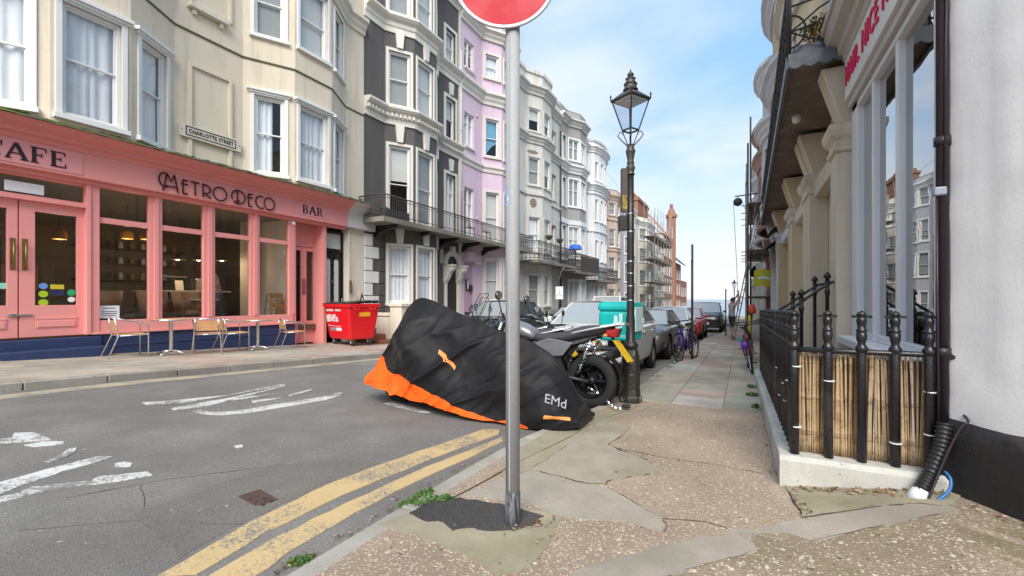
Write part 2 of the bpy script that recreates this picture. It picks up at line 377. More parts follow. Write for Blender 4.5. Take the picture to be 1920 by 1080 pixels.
def sheet(name, pts, mat, zf, th, parent, up=.004, rough=.012, n=4, seed=1):
    """thin slab on the ground: outline made a little irregular, laid th above the ground with its own edge"""
    P = []
    for i, (x, y) in enumerate(pts):
        x2, y2 = pts[(i+1) % len(pts)]
        for k in range(n):
            t = k/n; X = x+(x2-x)*t; Y = y+(y2-y)*t
            w = rough*noise.noise((X*9+seed, Y*9, seed)); P.append((X+w, Y+rough*noise.noise((X*9, Y*9+seed, 5+seed))))
    bm = bmesh.new(); vs = [bm.verts.new((x, y, 0)) for x, y in P]; f = bm.faces.new(vs)
    f.normal_update()
    if f.normal.z < 0: bmesh.ops.reverse_faces(bm, faces=[f])
    bmesh.ops.triangulate(bm, faces=[f])
    bmesh.ops.subdivide_edges(bm, edges=[e for e in bm.edges if e.calc_length() > .35], cuts=2, use_grid_fill=True)
    bmesh.ops.triangulate(bm, faces=bm.faces[:])
    top = bm.faces[:]; r = bmesh.ops.extrude_face_region(bm, geom=top)
    up_v = set(v for v in r['geom'] if isinstance(v, bmesh.types.BMVert))
    for v in bm.verts:
        z = zf(v.co.x, v.co.y)+.004*noise.noise((v.co.x*1.3, v.co.y*1.3, 2)); v.co.z = z+(th if v in up_v else -.03)
    bmesh.ops.recalc_face_normals(bm, faces=bm.faces)
    me = bpy.data.meshes.new(name); bm.to_mesh(me); bm.free(); me.materials.append(mat)
    return link(name, me, parent)
YEL_OUT = [(-2.52, 1.19), (-2.64, 1.69), (-2.69, 2.36), (-2.58, 3.2), (-2.42, 4.09), (-2.28, 4.19), (-2.2, 4.03), (-2.39, 3.03), (-2.46, 2.25), (-2.46, 1.7), (-2.37, 1.28)]
YEL_IN = [(-2.32, 1.31), (-2.36, 1.69), (-2.35, 2.19), (-2.29, 2.98), (-2.13, 3.97), (-2.06, 3.85), (-2.16, 2.88), (-2.2, 2.12), (-2.17, 1.64), (-2.13, 1.42)]
YEL_L = [(-7.97, 2.07), (-8.05, 3.38), (-8.0, 5.32), (-8.01, 8.31), (-7.95, 9.41), (-7.72, 9.14), (-7.73, 8.02), (-7.74, 5.14), (-7.75, 3.26), (-7.71, 2.01)]
N1 = [(-6.38, 2.82), (-6.21, 3.1), (-6.04, 3.64), (-6.3, 4.52), (-6.25, 4.63), (-6.1, 4.49), (-6.07, 3.95), (-5.99, 3.11), (-6.24, 2.78)]
N2 = [(-5.83, 2.85), (-5.85, 3.21), (-5.86, 3.6), (-6.01, 4.15), (-6.21, 4.59), (-6.06, 4.47), (-5.88, 3.91), (-5.73, 3.46), (-5.61, 3.14), (-5.72, 2.83)]
O1 = [(-5.49, 2.9), (-5.53, 3.0), (-5.32, 3.0), (-5.14, 3.16), (-5.09, 3.66), (-5.02, 4.23), (-5.01, 4.38), (-5.1, 4.55), (-5.05, 4.64), (-4.89, 4.47), (-4.83, 4.15), (-4.89, 3.66), (-4.95, 3.23), (-5.11, 2.97), (-5.27, 2.92)]
O2 = [(-5.76, 3.48), (-5.77, 3.76), (-5.69, 4.05), (-5.66, 3.76), (-5.65, 3.48)]
O3 = [(-5.46, 4.08), (-5.58, 4.56), (-5.5, 4.45), (-5.34, 4.03)]
O4 = [(-5.5, 3.59), (-5.37, 4.01), (-5.36, 3.85), (-5.37, 3.53)]
E1 = [(-5.77, 1.44), (-5.71, 1.55), (-5.88, 1.62), (-5.79, 1.71), (-5.4, 1.71), (-5.47, 1.61), (-5.59, 1.45), (-5.62, 1.4)]
E2 = [(-5.39, 1.54), (-5.4, 1.66), (-5.26, 1.75), (-5.2, 1.73), (-5.21, 1.65), (-5.29, 1.56)]
E3 = [(-4.8, 1.48), (-4.89, 1.61), (-5.0, 1.69), (-5.0, 1.74), (-4.87, 1.69), (-4.78, 1.6), (-4.74, 1.5)]
E4 = [(-4.42, 1.08), (-4.53, 1.18), (-4.58, 1.43), (-4.61, 1.73), (-4.51, 1.8), (-4.47, 1.74), (-4.44, 1.48), (-4.35, 1.23), (-4.26, 1.04)]
E5 = [(-4.24, 1.06), (-4.22, 1.17), (-4.27, 1.26), (-4.19, 1.37), (-4.17, 1.41), (-4.08, 1.5), (-4.13, 1.56), (-3.95, 1.79), (-3.85, 1.76), (-3.95, 1.54), (-4.04, 1.43), (-4.12, 1.29), (-4.13, 1.14), (-4.13, 1.03)]
E6 = [(-4.33, 1.73), (-4.32, 1.78), (-4.22, 1.8), (-4.17, 1.76), (-4.24, 1.71)]
SPOT = [(-4.0, 2.45), (-4.0, 2.51), (-3.92, 2.49), (-3.92, 2.44)]
BAY = [(-4.08, 4.42), (-4.07, 4.55), (-3.41, 4.43), (-3.32, 4.37), (-3.41, 4.33), (-3.87, 4.38)]
DRAIN = [(-3.02, 1.88), (-3.0, 2.02), (-2.76, 1.99), (-2.81, 1.86)]
PA = [(-1.48, 3.28), (-1.44, 3.71), (-1.4, 4.26), (-1.41, 4.67), (-1.35, 4.77), (-1.21, 4.86), (-1.06, 4.85), (-1.06, 4.47), (-1.11, 4.15), (-0.99, 4.06), (-0.8, 3.96), (-0.67, 3.85), (-0.59, 3.64), (-0.73, 3.5), (-0.89, 3.32), (-0.89, 3.24), (-1.02, 3.2), (-1.23, 3.23)]
PB = [(-1.7, 2.62), (-1.63, 2.91), (-1.47, 3.25), (-1.22, 3.21), (-1.02, 3.18), (-0.87, 3.21), (-0.72, 3.12), (-0.55, 2.97), (-0.44, 2.9), (-0.4, 2.81), (-0.41, 2.72), (-0.64, 2.76), (-0.82, 2.7), (-0.97, 2.64), (-1.09, 2.67), (-1.29, 2.74), (-1.48, 2.68)]
PC = [(-1.94, 2.04), (-1.85, 2.24), (-1.6, 2.53), (-1.16, 2.65), (-1.0, 2.66), (-0.96, 2.43), (-0.96, 2.16), (-0.99, 1.99), (-1.05, 1.94), (-1.18, 1.97), (-1.38, 2.03), (-1.61, 2.04)]
TAR = [(-1.86, 2.22), (-1.85, 2.4), (-1.69, 2.55), (-1.48, 2.6), (-1.23, 2.61), (-1.11, 2.59), (-1.11, 2.46), (-1.16, 2.32), (-1.28, 2.29), (-1.43, 2.26), (-1.49, 2.18), (-1.59, 2.22), (-1.73, 2.2)]
BAND = [(-0.76, 2.06), (-0.68, 2.23), (-0.44, 2.51), (-0.22, 2.76), (-0.06, 2.91), (0.16, 3.12), (0.33, 3.27), (0.49, 3.35), (0.73, 3.51), (0.95, 3.58), (1.11, 3.56), (1.09, 3.49), (0.84, 3.33), (0.68, 3.22), (0.44, 3.05), (0.12, 2.8), (-0.08, 2.59), (-0.28, 2.36), (-0.37, 2.24)]
MOSS = [(0.25, 3.89), (0.29, 3.62), (0.33, 3.28), (0.49, 3.37), (0.73, 3.53), (0.96, 3.6), (1.11, 3.58), (1.2, 3.76), (1.24, 4.01), (0.71, 4.03), (0.32, 4.01)]
GREENP = [(-1.78, 3.32), (-1.77, 4.09), (-1.75, 5.3), (-1.23, 5.59), (-0.95, 6.22), (-1.12, 5.66), (-1.27, 4.97), (-1.36, 4.81), (-1.43, 4.68), (-1.41, 4.25), (-1.46, 3.7), (-1.49, 3.25), (-1.6, 2.98)]

for p in (YEL_OUT, YEL_IN, YEL_L): sheet('yellow_line', p, m_yellow_old if p is YEL_L else m_yellow_paint, road_z, .005, road, rough=.02)
for p in (N1, N2, O1, O2, O3, O4, E1, E2, E3, E4, E5, E6, SPOT, BAY): sheet('road_lettering', p, m_white_paint, road_z, .005, road, rough=.015)
m_asph2 = asphalt('brown_asphalt', (.15, .135, .12), (.23, .205, .18))
RPATCH = [(-3.32, 1.41), (-3.33, 1.96), (-3.31, 2.38), (-2.98, 2.73), (-2.6, 2.87), (-2.62, 2.49), (-2.68, 2.17), (-2.68, 1.71), (-2.6, 1.32), (-2.88, 1.36)]
sheet('asphalt_patch', RPATCH, m_asph2, road_z, .0025, road, rough=.03, seed=4)
m_iron = M('rusty_iron', (.10, .062, .05), .8, .2, .3, 20, .4, 90, col2=(.05, .04, .038))
cover = sheet('drain_cover', DRAIN, m_iron, road_z, .008, road, rough=.002)
mb = MB()
for i in range(3):
    for j in range(2):
        x = -2.95+.07*i; y = 1.88+.055*j; z = road_z(x, y)+.008; mb.box(x, x+.045, y, y+.018, z-.01, z+.004)
put(mb, 'drain_rib', m_iron, cover)
# right-hand pavement: concrete repairs let into the aggregate
for p, mt, th, s in ((GREENP, m_mossc, .006, 1), (PA, m_conc2, .007, 2), (PB, m_conc, .005, 3), (PC, m_mossc, .005, 4), (BAND, m_conc, .005, 6), (MOSS, m_mossc, .006, 7)):
    sheet('concrete_patch', p, mt, right_z, th, pave_r, rough=.035, n=7, seed=s)
sheet('tarmac_patch', TAR, m_tar, right_z, .012, pave_r, rough=.05, seed=5)
sheet('mossy_patch', [(-.75,2.0),(-.44,2.46),(.17,3.06),(.5,3.3),(.95,3.54),(1.2,3.64),(1.9,3.0),(1.4,1.2),(-.6,1.2)], m_aggr2, right_z, .004, pave_r, rough=.02, seed=8)
# cracks: thin dark beads of soil in the joints between repairs
m_soil = M('joint_soil', (.075, .055, .035), .95, 0, .3, 12, .6, 120, col2=(.05, .06, .02))
def bead(name, pts, zf, par, r=.0045, lift=.006):
    P = []
    for (x, y), (x2, y2) in zip(pts, pts[1:]):
        for k in range(5):
            t = k/5; X = x+(x2-x)*t; Y = y+(y2-y)*t; P.append((X+.012*noise.noise((X*14, Y*14, 1)), Y+.012*noise.noise((X*14, Y*14, 7))))
    mb = MB(); mb.tube([(x, y, zf(x, y)+lift-.003) for x, y in P], [r*(.5+.9*abs(noise.noise((x*8, y*8, 3)))) for x, y in P], 5); return put(mb, name, m_soil, par)
bead('crack', PA[7:18], right_z, pave_r, .005, .008); bead('crack', [PA[0]]+PA[-1:-4:-1], right_z, pave_r, .004, .008)
bead('crack', [(-.99,4.1),(-.6,4.03),(-.2,4.05),(.24,4.0)], right_z, pave_r, .006, .002)
bead('crack', PB[5:11], right_z, pave_r, .004, .006); bead('crack', [PB[8],(-.2,2.98),(-.05,2.93)], right_z, pave_r, .005, .006)
bead('crack', BAND[-1:-12:-1], right_z, pave_r, .005, .006); bead('crack', [(.27,3.85),(.30,3.55),(.34,3.28)], right_z, pave_r, .007, .006)
bead('crack', [BAND[6],(.6,3.42),(.8,3.53)], right_z, pave_r, .005, .012)
bead('crack', [(-1.76,2.35),(-1.66,3.3),(-1.5,4.2),(-1.46,4.7),(-1.2,5.8)], right_z, pave_r, .007, .008)
bead('crack', [(-3.9,1.3),(-3.72,1.75),(-3.42,2.2),(-3.1,2.6)], road_z, road, .006, .002); bead('crack', [(-3.6,1.0),(-3.2,1.4),(-2.75,1.62),(-2.6,1.72)], road_z, road, .007, .002); bead('crack', [(-3.75,1.65),(-3.4,1.52),(-3.2,1.4)], road_z, road, .005, .002)
# kerb stones
def kerb(x0f, w, y0, y1, topf, botf, side, par):
    y = y0
    while y < y1:
        ln = RN.uniform(.85, .95); a, b2 = y+.006, y+ln-.006; dz = RN.uniform(-.004, .004); P = []
        for zz in (0, 1):
            for (xx, yy) in ((x0f(a), a), (x0f(a)+w, a), (x0f(b2)+w, b2), (x0f(b2), b2)):
                P.append((xx, yy, topf(xx, yy)+dz+.004 if zz else botf(xx, yy)-.1))
        mb = MB(); mb.hexa(P); bev(put(mb, 'kerb_stone', m_kerb, par), .012, 2); y += ln
kerb(lambda y: KL-.125, .125, -.4, 30, left_z, lambda x, y: road_z(KL, y), 0, pave_l)
kerb(kx, .125, .45, 34, right_z, lambda x, y: road_z(kx(y), y), 1, pave_r)
# flagstones
def flags(x0, x1, y0, y1, zf, par, rows, up, cols, jit=.3, wts=(4, 4, 2, 1)):
    xa = x0; r = 0
    for wdt in rows:
        xb = min(xa+wdt, x1); y = y0-RN.uniform(0, .5)
        while y < y1:
            ln = cols*RN.uniform(1-jit, 1+jit); a = max(y, y0); b2 = min(y+ln, y1); y += ln
            if b2-a < .12 or xb-xa < .05: continue
            dz = RN.uniform(-.003, .004); g = .006
            P = [(X, Y, zf(X, Y)+(up+dz if k else -.05)) for k in (0, 1) for X, Y in ((xa+g, a+g), (xb-g, a+g), (xb-g, b2-g), (xa+g, b2-g))]
            mb = MB(); mb.hexa(P); put(mb, 'flagstone', RN.choices(m_slabs, wts)[0], par)
        xa = xb
        if xa >= x1: break
flags(-11.28, KL-.13, -.5, 24, left_z, pave_l, [.75, .62, .9, .72, .9], .004, .95)
flags(-1.36, .9, 6.30, 19, right_z, pave_r, [.52, .62, .44, .62, .5], .010, .85, .25)
mb = MB(); mb.hexa([(X, Y, right_z(X, Y)+dz) for dz in (-.02, .006) for X, Y in ((-1.37, 6.1), (.93, 6.1), (.93, 19.2), (-1.37, 19.2))])

# ------------------------------------------------------------------ terrace houses: shared materials
m_cream = plaster('cream_render', (.73, .63, .49), amt=.20)
m_cream2 = plaster('pale_cream_render', (.70, .64, .53), amt=.2)
m_dark = plaster('charcoal_render', (.115, .105, .10), stain=(.20, .19, .18), amt=.2)
m_pink = plaster('lilac_pink_render', (.70, .53, .63), amt=.14)
m_lgrey = plaster('pale_grey_render', (.62, .60, .555), amt=.36)
m_gbrown = plaster('taupe_render', (.36, .335, .32), amt=.2)
m_white = plaster('white_render', (.70, .70, .70), amt=.18)
m_beige = plaster('pinkish_beige_render', (.55, .42, .345), amt=.2)
m_lilac = plaster('grey_lilac_render', (.47, .455, .475), amt=.2)
m_trim = plaster('cream_stone_trim', (.72, .685, .61), amt=.14, bump=.12)
m_trimw = plaster('white_stone_trim', (.74, .73, .71), amt=.12, bump=.12)
m_frame = paintwood('white_window_paint', (.76, .75, .72), chip=(.45, .40, .33))
m_frame2 = paintwood('clean_white_paint', (.78, .78, .77))
m_glass = glassmat('window_glass', (.97, .98, .98))
m_glass_shop = glassmat('shop_glass', (.80, .82, .80), .004, 1.5, .02)
m_glass_r = glassmat('grazing_shop_glass', (.42, .44, .43), .004, 1.55, .30)
m_cloth = NB('net_curtain'); _c = m_cloth.mix(m_cloth.noise(9, 4, stretch=(1, 1, .05)), (.66, .66, .71), (.90, .90, .92)); m_cloth.bsdf(_c, .9, 0, .1); m_cloth = m_cloth.m
m_blind = M('roller_blind', (.62, .61, .58), .9, 0, .06, 3)
m_blind2 = M('grey_blind', (.33, .33, .32), .9, 0, .1, 3)
m_bluecloth = M('blue_fabric', (.17, .36, .52), .9, 0, .25, 4)
m_room = M('room_plaster', (.30, .28, .25), .9, 0, .1, 1)
m_slate = M('roof_slate', (.10, .10, .11), .7, 0, .3, 6, .3, 30)
m_orange_tile = M('clay_roof_tile', (.46, .20, .09), .8, 0, .25, 3, .5, 25)
m_black = M('black_iron', (.018, .017, .018), .45, 0, .3, 6, .25, 60, .5)
m_ironrust = M('weathered_iron', (.045, .042, .042), .6, 0, .4, 8, .3, 60, .4, col2=(.12, .085, .06), th=(.58, .7), c2s=9)
m_blackdoor = paintwood('black_door_paint', (.014, .014, .016), rough=.25)
m_leadmoss = M('mossy_lead', (.14, .13, .11), .9, 0, .3, 5, .8, 40, .2, col2=(.13, .17, .03), th=(.44, .56), c2s=7)
m_brick = NB('red_brick')
_tc = m_brick.n('ShaderNodeMapping'); m_brick.put(_tc.inputs[0], m_brick.pos()); _tc.inputs['Rotation'].default_value = (PI/2, 0, PI/2)
_bk = m_brick.n('ShaderNodeTexBrick'); m_brick.put(_bk.inputs['Vector'], _tc.outputs[0]); _bk.inputs['Scale'].default_value = 4.2
for i, c in ((1, (.34, .135, .075)), (2, (.25, .10, .06)), (3, (.36, .30, .25))): m_brick.put(_bk.inputs[i], c)
_bk.inputs['Mortar Size'].default_value = .02
m_brick.bsdf(m_brick.mix(m_brick.ramp(m_brick.noise(1.2, 5), .5, .7, 0, .4), _bk.outputs[0], (.17, .09, .06)), .85, 0, .2, m_brick.bump(_bk.outputs['Fac'], -.3, .01)); m_brick = m_brick.m

def wall_seg(mb, p0, p1, z0, z1, holes, depth=.14, m=0):
    """vertical wall strip with rectangular openings (s0, s1, za, zb) and their reveals"""
    F = frame(p0, p1); Ln = F.len
    ss = sorted(set([0, Ln]+[v for h in holes for v in h[:2]])); zs = sorted(set([z0, z1]+[v for h in holes for v in h[2:4]]))
    for a, b2 in zip(ss, ss[1:]):
        for c, d in zip(zs, zs[1:]):
            ms, mz = (a+b2)/2, (c+d)/2
            if any(h[0] < ms < h[1] and h[2] < mz < h[3] for h in holes): continue
            mb.poly([F(a, 0, c), F(b2, 0, c), F(b2, 0, d), F(a, 0, d)], m)
    for a, b2, c, d in [h[:4] for h in holes]:
        mb.poly([F(a, 0, c), F(a, 0, d), F(a, -depth, d), F(a, -depth, c)], m); mb.poly([F(b2, 0, c), F(b2, -depth, c), F(b2, -depth, d), F(b2, 0, d)], m)
        mb.poly([F(a, 0, d), F(b2, 0, d), F(b2, -depth, d), F(a, -depth, d)], m); mb.poly([F(a, 0, c), F(a, -depth, c), F(b2, -depth, c), F(b2, 0, c)], m)

def window(F, s0, s1, z0, z1, house, fm=None, cover='curtain', rail=.5, trim=.07, tm=None, sill=True, head=False, depth=.10, mull=0, detail=2, bars=0):
    """sash window: box frame, two sashes, panes, whatever hangs behind the glass"""
    fm = fm or m_frame; mb = MB(); b = .055; w = s1-s0; D = -depth
    for a, c, d, e in ((s0, s0+b, z0, z1), (s1-b, s1, z0, z1), (s0+b, s1-b, z1-b, z1), (s0+b, s1-b, z0, z0+b*1.2)): mb.fbox(F, a, c, D-.09, D+.012, d, e)
    zr = z0+(z1-z0)*rail; q = .035; xs = [s0+b]+[s0+w*(i+1)/(mull+1) for i in range(mull)]+[s1-b]
    panes = []
    for k, (a0, a1) in enumerate(zip(xs, xs[1:])):
        aa, ab = a0+(.02 if k else 0), a1-(.02 if k < len(xs)-2 else 0)
        for (za, zb, dd) in ((zr-.02, z1-b, D-.035), (z0+b*1.2, zr+.02, D-.065)):
            for e in ((aa, aa+q, za, zb), (ab-q, ab, za, zb), (aa+q, ab-q, zb-q, zb), (aa+q, ab-q, za, za+q)): mb.fbox(F, e[0], e[1], dd-.02, dd+.01, e[2], e[3])
            panes.append((aa+q, ab-q, za+q, zb-q, dd-.004))
            if bars:
                for t in range(bars):
                    sx = aa+q+(ab-aa-2*q)*(t+1)/(bars+1); mb.fbox(F, sx-.009, sx+.009, dd-.015, dd+.004, za+q, zb-q)
    for i in range(mull): mb.fbox(F, xs[i+1]-.03, xs[i+1]+.03, D-.09, D+.008, z0+b, z1-b)
    if trim:
        t = trim; mb2 = mb
        for e in ((s0-t, s0, z0-.02, z1+t), (s1, s1+t, z0-.02, z1+t), (s0, s1, z1, z1+t)): mb.fbox(F, e[0], e[1], -.02, .035, e[2], e[3], 1)
    if head: mb.fbox(F, s0-trim-.08, s1+trim+.08, -.02, .11, z1+trim, z1+trim+.07, 1); mb.fbox(F, s0-trim-.04, s1+trim+.04, -.02, .07, z1+trim-.05, z1+trim, 1)
    o = put(mb, 'window', [fm, tm or fm], house, bevel=.004 if detail > 1 else 0)
    if sill:
        mb = MB(); mb.fbox(F, s0-trim-.03, s1+trim+.03, D-.02, .09, z0-.09, z0-.002); put(mb, 'sill', [tm or fm], o)
    if detail > 1:
        for a, c, d, e, dd in panes:
            mb = MB(); mb.fbox(F, a-.01, c+.01, dd-.005, dd, d-.01, e+.01); put(mb, 'pane', m_glass, o)
    else:
        mb = MB()
        for a, c, d, e, dd in panes: mb.fbox(F, a-.01, c+.01, dd-.005, dd, d-.01, e+.01)
        put(mb, 'pane', m_glass, o)
    mb = MB(); DB = D-.125
    if cover in ('curtain', 'open', 'half'):
        spans = {'curtain': [(s0, s1)], 'open': [(s0, s0+w*.36), (s1-w*.30, s1)], 'half': [(s0, s0+w*.62)]}[cover]
        for a, c in spans:
            n = max(8, int((c-a)*34)); ph = RN.random()*9
            def fn(u, v):
                s = a+(c-a)*u; return F(s, DB+.035*math.sin(s*38+ph+1.3*math.sin(s*11))*(.5+.5*(1-v))+.012*noise.noise((s*9, v*2, ph)), z0+(z1-z0)*v)
            mb.grid(fn, n, 4)
        put(mb, 'curtain', m_cloth, o, fix=False)
    elif cover in ('blind', 'blindlow', 'grey'):
        zl = z0+(z1-z0)*{'blind': .02, 'blindlow': .55, 'grey': .0}[cover]; mb.fbox(F, s0+.02, s1-.02, DB, DB+.004, zl, z1); put(mb, 'blind', m_blind2 if cover == 'grey' else m_blind, o)
    elif cover == 'blue':
        P = [(s0, z1), (s1, z1), (s1-.02, z0+(z1-z0)*.42), (s0+w*.55, z0+(z1-z0)*.30), (s0, z0)]
        mb.prism([F(s, DB, z) for s, z in P], [F(s, DB+.01, z) for s, z in P]); put(mb, 'curtain', m_bluecloth, o)
    return o

def body(h, path, z0, z1, xb, mat, holes, depth=.12, roof=None, name='wall'):
    """front wall along the plan path (holes keyed by segment), closed with side walls, back wall and a flat roof"""
    mb = MB()
    for i, (a, b2) in enumerate(zip(path, path[1:])): wall_seg(mb, a, b2, z0, z1, holes.get(i, []), depth)
    y0, y1 = path[0][1], path[-1][1]; xa = path[0][0]; xe = path[-1][0]
    mb.poly([(xa, y0, z0), (xa, y0, z1), (xb, y0, z1), (xb, y0, z0)]); mb.poly([(xe, y1, z0), (xb, y1, z0), (xb, y1, z1), (xe, y1, z1)])
    o = put(mb, name, mat, h, fix=False)
    r = MB(); r.poly([(xb, y0, z0), (xb, y0, z1), (xb, y1, z1), (xb, y1, z0)]); put(r, 'back_wall', m_room, h)
    r = MB(); lo = [(x, y, z1-.02) for x, y in path]+[(xb, y1, z1-.02), (xb, y0, z1-.02)]; r.prism(lo, [(x, y, z+.06) for x, y, z in lo]); put(r, 'roof', roof or m_slate, h)
    fl = MB()
    return o
def floors_in(h, path, xb, zs):
    for z in zs:
        r = MB(); lo = [(x-.1 if path[0][0] < 0 else x+.1, y, z) for x, y in path]+[(xb, path[-1][1], z), (xb, path[0][1], z)]; r.prism(lo, [(x, y, q+.12) for x, y, q in lo]); put(r, 'floor', m_room, h)
def baypath(y0, y1, x, b): 
    bs, k1, k2, be, p = b; return [(x, y0), (x, bs), (x+p, k1), (x+p, k2), (x, be), (x, y1)]
def bowpath(y0, y1, x, bs, be, p, n=6):
    pts = [(x, y0)]; c = (bs+be)/2; hw = (be-bs)/2
    for i in range(n+1):
        a = PI*(.5-.5*math.cos(PI*i/n)) if False else PI*i/n
        pts.append((x+p*math.sin(a)**.8, c-hw*math.cos(a)))
    return pts+[(x, y1)]
CORN = lambda z0, z1, p: [(-.03, z0), (p*.25, z0), (p*.3, z0+(z1-z0)*.22), (p*.55, z0+(z1-z0)*.42), (p*.62, z0+(z1-z0)*.6), (p, z0+(z1-z0)*.78), (p, z1), (-.03, z1+.015)]
BAND = lambda z0, z1, p: [(-.03, z0), (p, z0), (p, z1-.01), (p*.3, z1), (-.03, z1)]
def course(h, path, prof, mat, name='string_course'):
    mb = MB(); mb.sweep(path, prof); return put(mb, name, mat, h)
def dentils(h, path, z0, z1, d, mat, step=.14):
    mb = MB()
    for a, b2 in zip(path, path[1:]):
        F = frame(a, b2); n = int(F.len/step)
        for i in range(n): s = (i+.25)*F.len/n; mb.fbox(F, s, s+step*.5, .0, d, z0, z1)
    o = put(mb, 'dentil_course', mat, h, kind='stuff')

XL = -11.3
# ================================================================== cream corner house with the pink café front
cream = thing('corner_house', 'cream rendered corner house over a salmon pink café shopfront', 'house', (XL, 6, .2))
CP = [(XL, -1.0), (XL, 2.25), (XL+.6, 3.38), (XL+.6, 4.54), (XL, 5.6), (XL, 7.16), (XL+.6, 8.2), (XL+.6, 9.42), (XL, 10.5), (XL, 11.28)]
Z0, Z1 = 4.42, 12.2
hl = {i: [] for i in range(9)}; wl = []
def addwin(seg, c0, c1, za, zb, **k): hl[seg].append((c0, c1, za, zb)); wl.append((seg, c0, c1, za, zb, k))
fl_ = [frame(a, b2).len for a, b2 in zip(CP, CP[1:])]
for seg, cov1, cov2 in ((1, 'curtain', 'curtain'), (2, 'curtain', 'curtain'), (3, 'curtain', 'curtain'), (5, 'half', 'grey'), (6, 'curtain', 'blind'), (7, 'curtain', 'open')):
    lf = fl_[seg]; mgn = .15 if seg in (2, 6) else .25
    addwin(seg, mgn, lf-mgn, 4.62, 6.62, cover=cov1, trim=.09, head=True, rail=.52, depth=.05)
    addwin(seg, mgn, lf-mgn, 8.18, 10.0, cover=cov2, trim=.08, rail=.5, depth=.05)
body(cream, CP, Z0, Z1, -16.5, m_cream, hl)
floors_in(cream, CP, -16.5, (7.3, 10.9))
for seg, c0, c1, za, zb, k in wl: window(frame(CP[seg], CP[seg+1]), c0, c1, za, zb, cream, **k)
course(cream, CP, [(-.02, 7.47), (.025, 7.475), (.03, 7.50), (-.02, 7.515)], m_leadmoss)
course(cream, CP, [(-.02, 7.52), (.02, 7.52), (.02, 7.95), (-.02, 7.97)], m_cream)
course(cream, CP, CORN(10.15, 10.62, .26), m_cream2, 'cornice')
# blocked-in niche panels on the flat wall between the bays
def niche(y0, y1, z0, z1):
    F = frame((XL, y0), (XL, y1)); mb = MB()
    for e in ((-.08, 0, z0, z1+.08), (F.len, F.len+.08, z0, z1+.08), (0, F.len, z1, z1+.08)): mb.fbox(F, *e[:2], -.02, .055, *e[2:])
    put(mb, 'niche_surround', m_cream, cream, bevel=.006)
niche(5.95, 6.79, 4.55, 6.70); niche(5.95, 6.79, 8.15, 10.0)
mb = MB(); F = frame((XL, 5.75), (XL, 7.0)); mb.fbox(F, .1, 1.0, .0, .16, 8.02, 8.14)
for s in (.2, .8): mb.fbox(F, s, s+.08, .0, .1, 7.90, 8.02)
put(mb, 'niche_sill', m_cream2, cream, bevel=.01)
# --- shopfront
m_pinkp = paintwood('salmon_pink_paint', (.84, .32, .29), .05, .5)
m_pinkd = paintwood('salmon_pink_moulding', (.80, .27, .245), .06, .5)
m_navy = paintwood('navy_blue_paint', (.028, .045, .115), .15, .4, chip=(.10, .10, .11))
m_brass = M('aged_brass', (.36, .24, .10), .4, .9, .3, 20)
m_steel = M('brushed_steel', (.62, .62, .62), .28, .9, .08, 10)
m_ink = M('plum_black_lettering', (.035, .012, .022), .5)
m_palepink = M('pale_pink_panel', (.84, .34, .33), .55, 0, .05)
SFc = frame((XL, 0), (XL, 12)); PZ = .67                # s = Y
mb = MB(); mb.fbox(SFc, 4.2, 8.66, -.25, .02, -.3, PZ); mb.fbox(SFc, 4.2, 8.66, .02, .035, .40, .44); put(mb, 'stall_riser', m_navy, cream, bevel=.008)
mb = MB(); mb.fbox(SFc, .6, 4.28, -.3, .10, .02, .63); mb.fbox(SFc, .6, 4.30, .10, .42, -.1, .45); put(mb, 'doorstep', m_navy, cream, bevel=.015)
mb = MB()                                                # mullions, rails and sill of the four windows
PN = [(4.27, 5.11), (5.36, 6.21), (6.47, 7.34), (7.60, 8.46)]
mb.fbox(SFc, 4.12, 8.64, -.02, .07, PZ-.01, PZ+.03); mb.fbox(SFc, 4.25, 8.6, -.06, .03, PZ+.03, .93)
st = [4.19, 5.11, 5.36, 6.21, 6.47, 7.34, 7.60, 8.46, 8.64]
for a, b2 in ((5.11, 5.36), (6.21, 6.47), (7.34, 7.60)):
    mb.fbox(SFc, a, b2, -.09, .02, .93, 3.62); mb.fbox(SFc, a+.09, b2-.07, .02, .05, .93, 3.62)
mb.fbox(SFc, 8.46, 8.64, -.12, .03, .93, 3.62); mb.fbox(SFc, 4.10, 4.27, -.12, .045, .0+PZ, 3.62); mb.fbox(SFc, 4.06, 4.13, -.1, .075, PZ, 3.62)
for a, b2 in PN: mb.fbox(SFc, a, b2, -.08, .004, 2.86, 2.97); mb.fbox(SFc, a, b2, -.08, .0, 3.57, 3.62)
put(mb, 'window_framing', m_pinkp, cream, bevel=.006)
for a, b2 in PN:
    for z0, z1 in ((.93, 2.86), (2.97, 3.57)):
        mb = MB(); mb.fbox(SFc, a-.02, b2+.02, -.05, -.042, z0-.01, z1+.01); put(mb, 'shop_pane', m_glass_shop, cream)
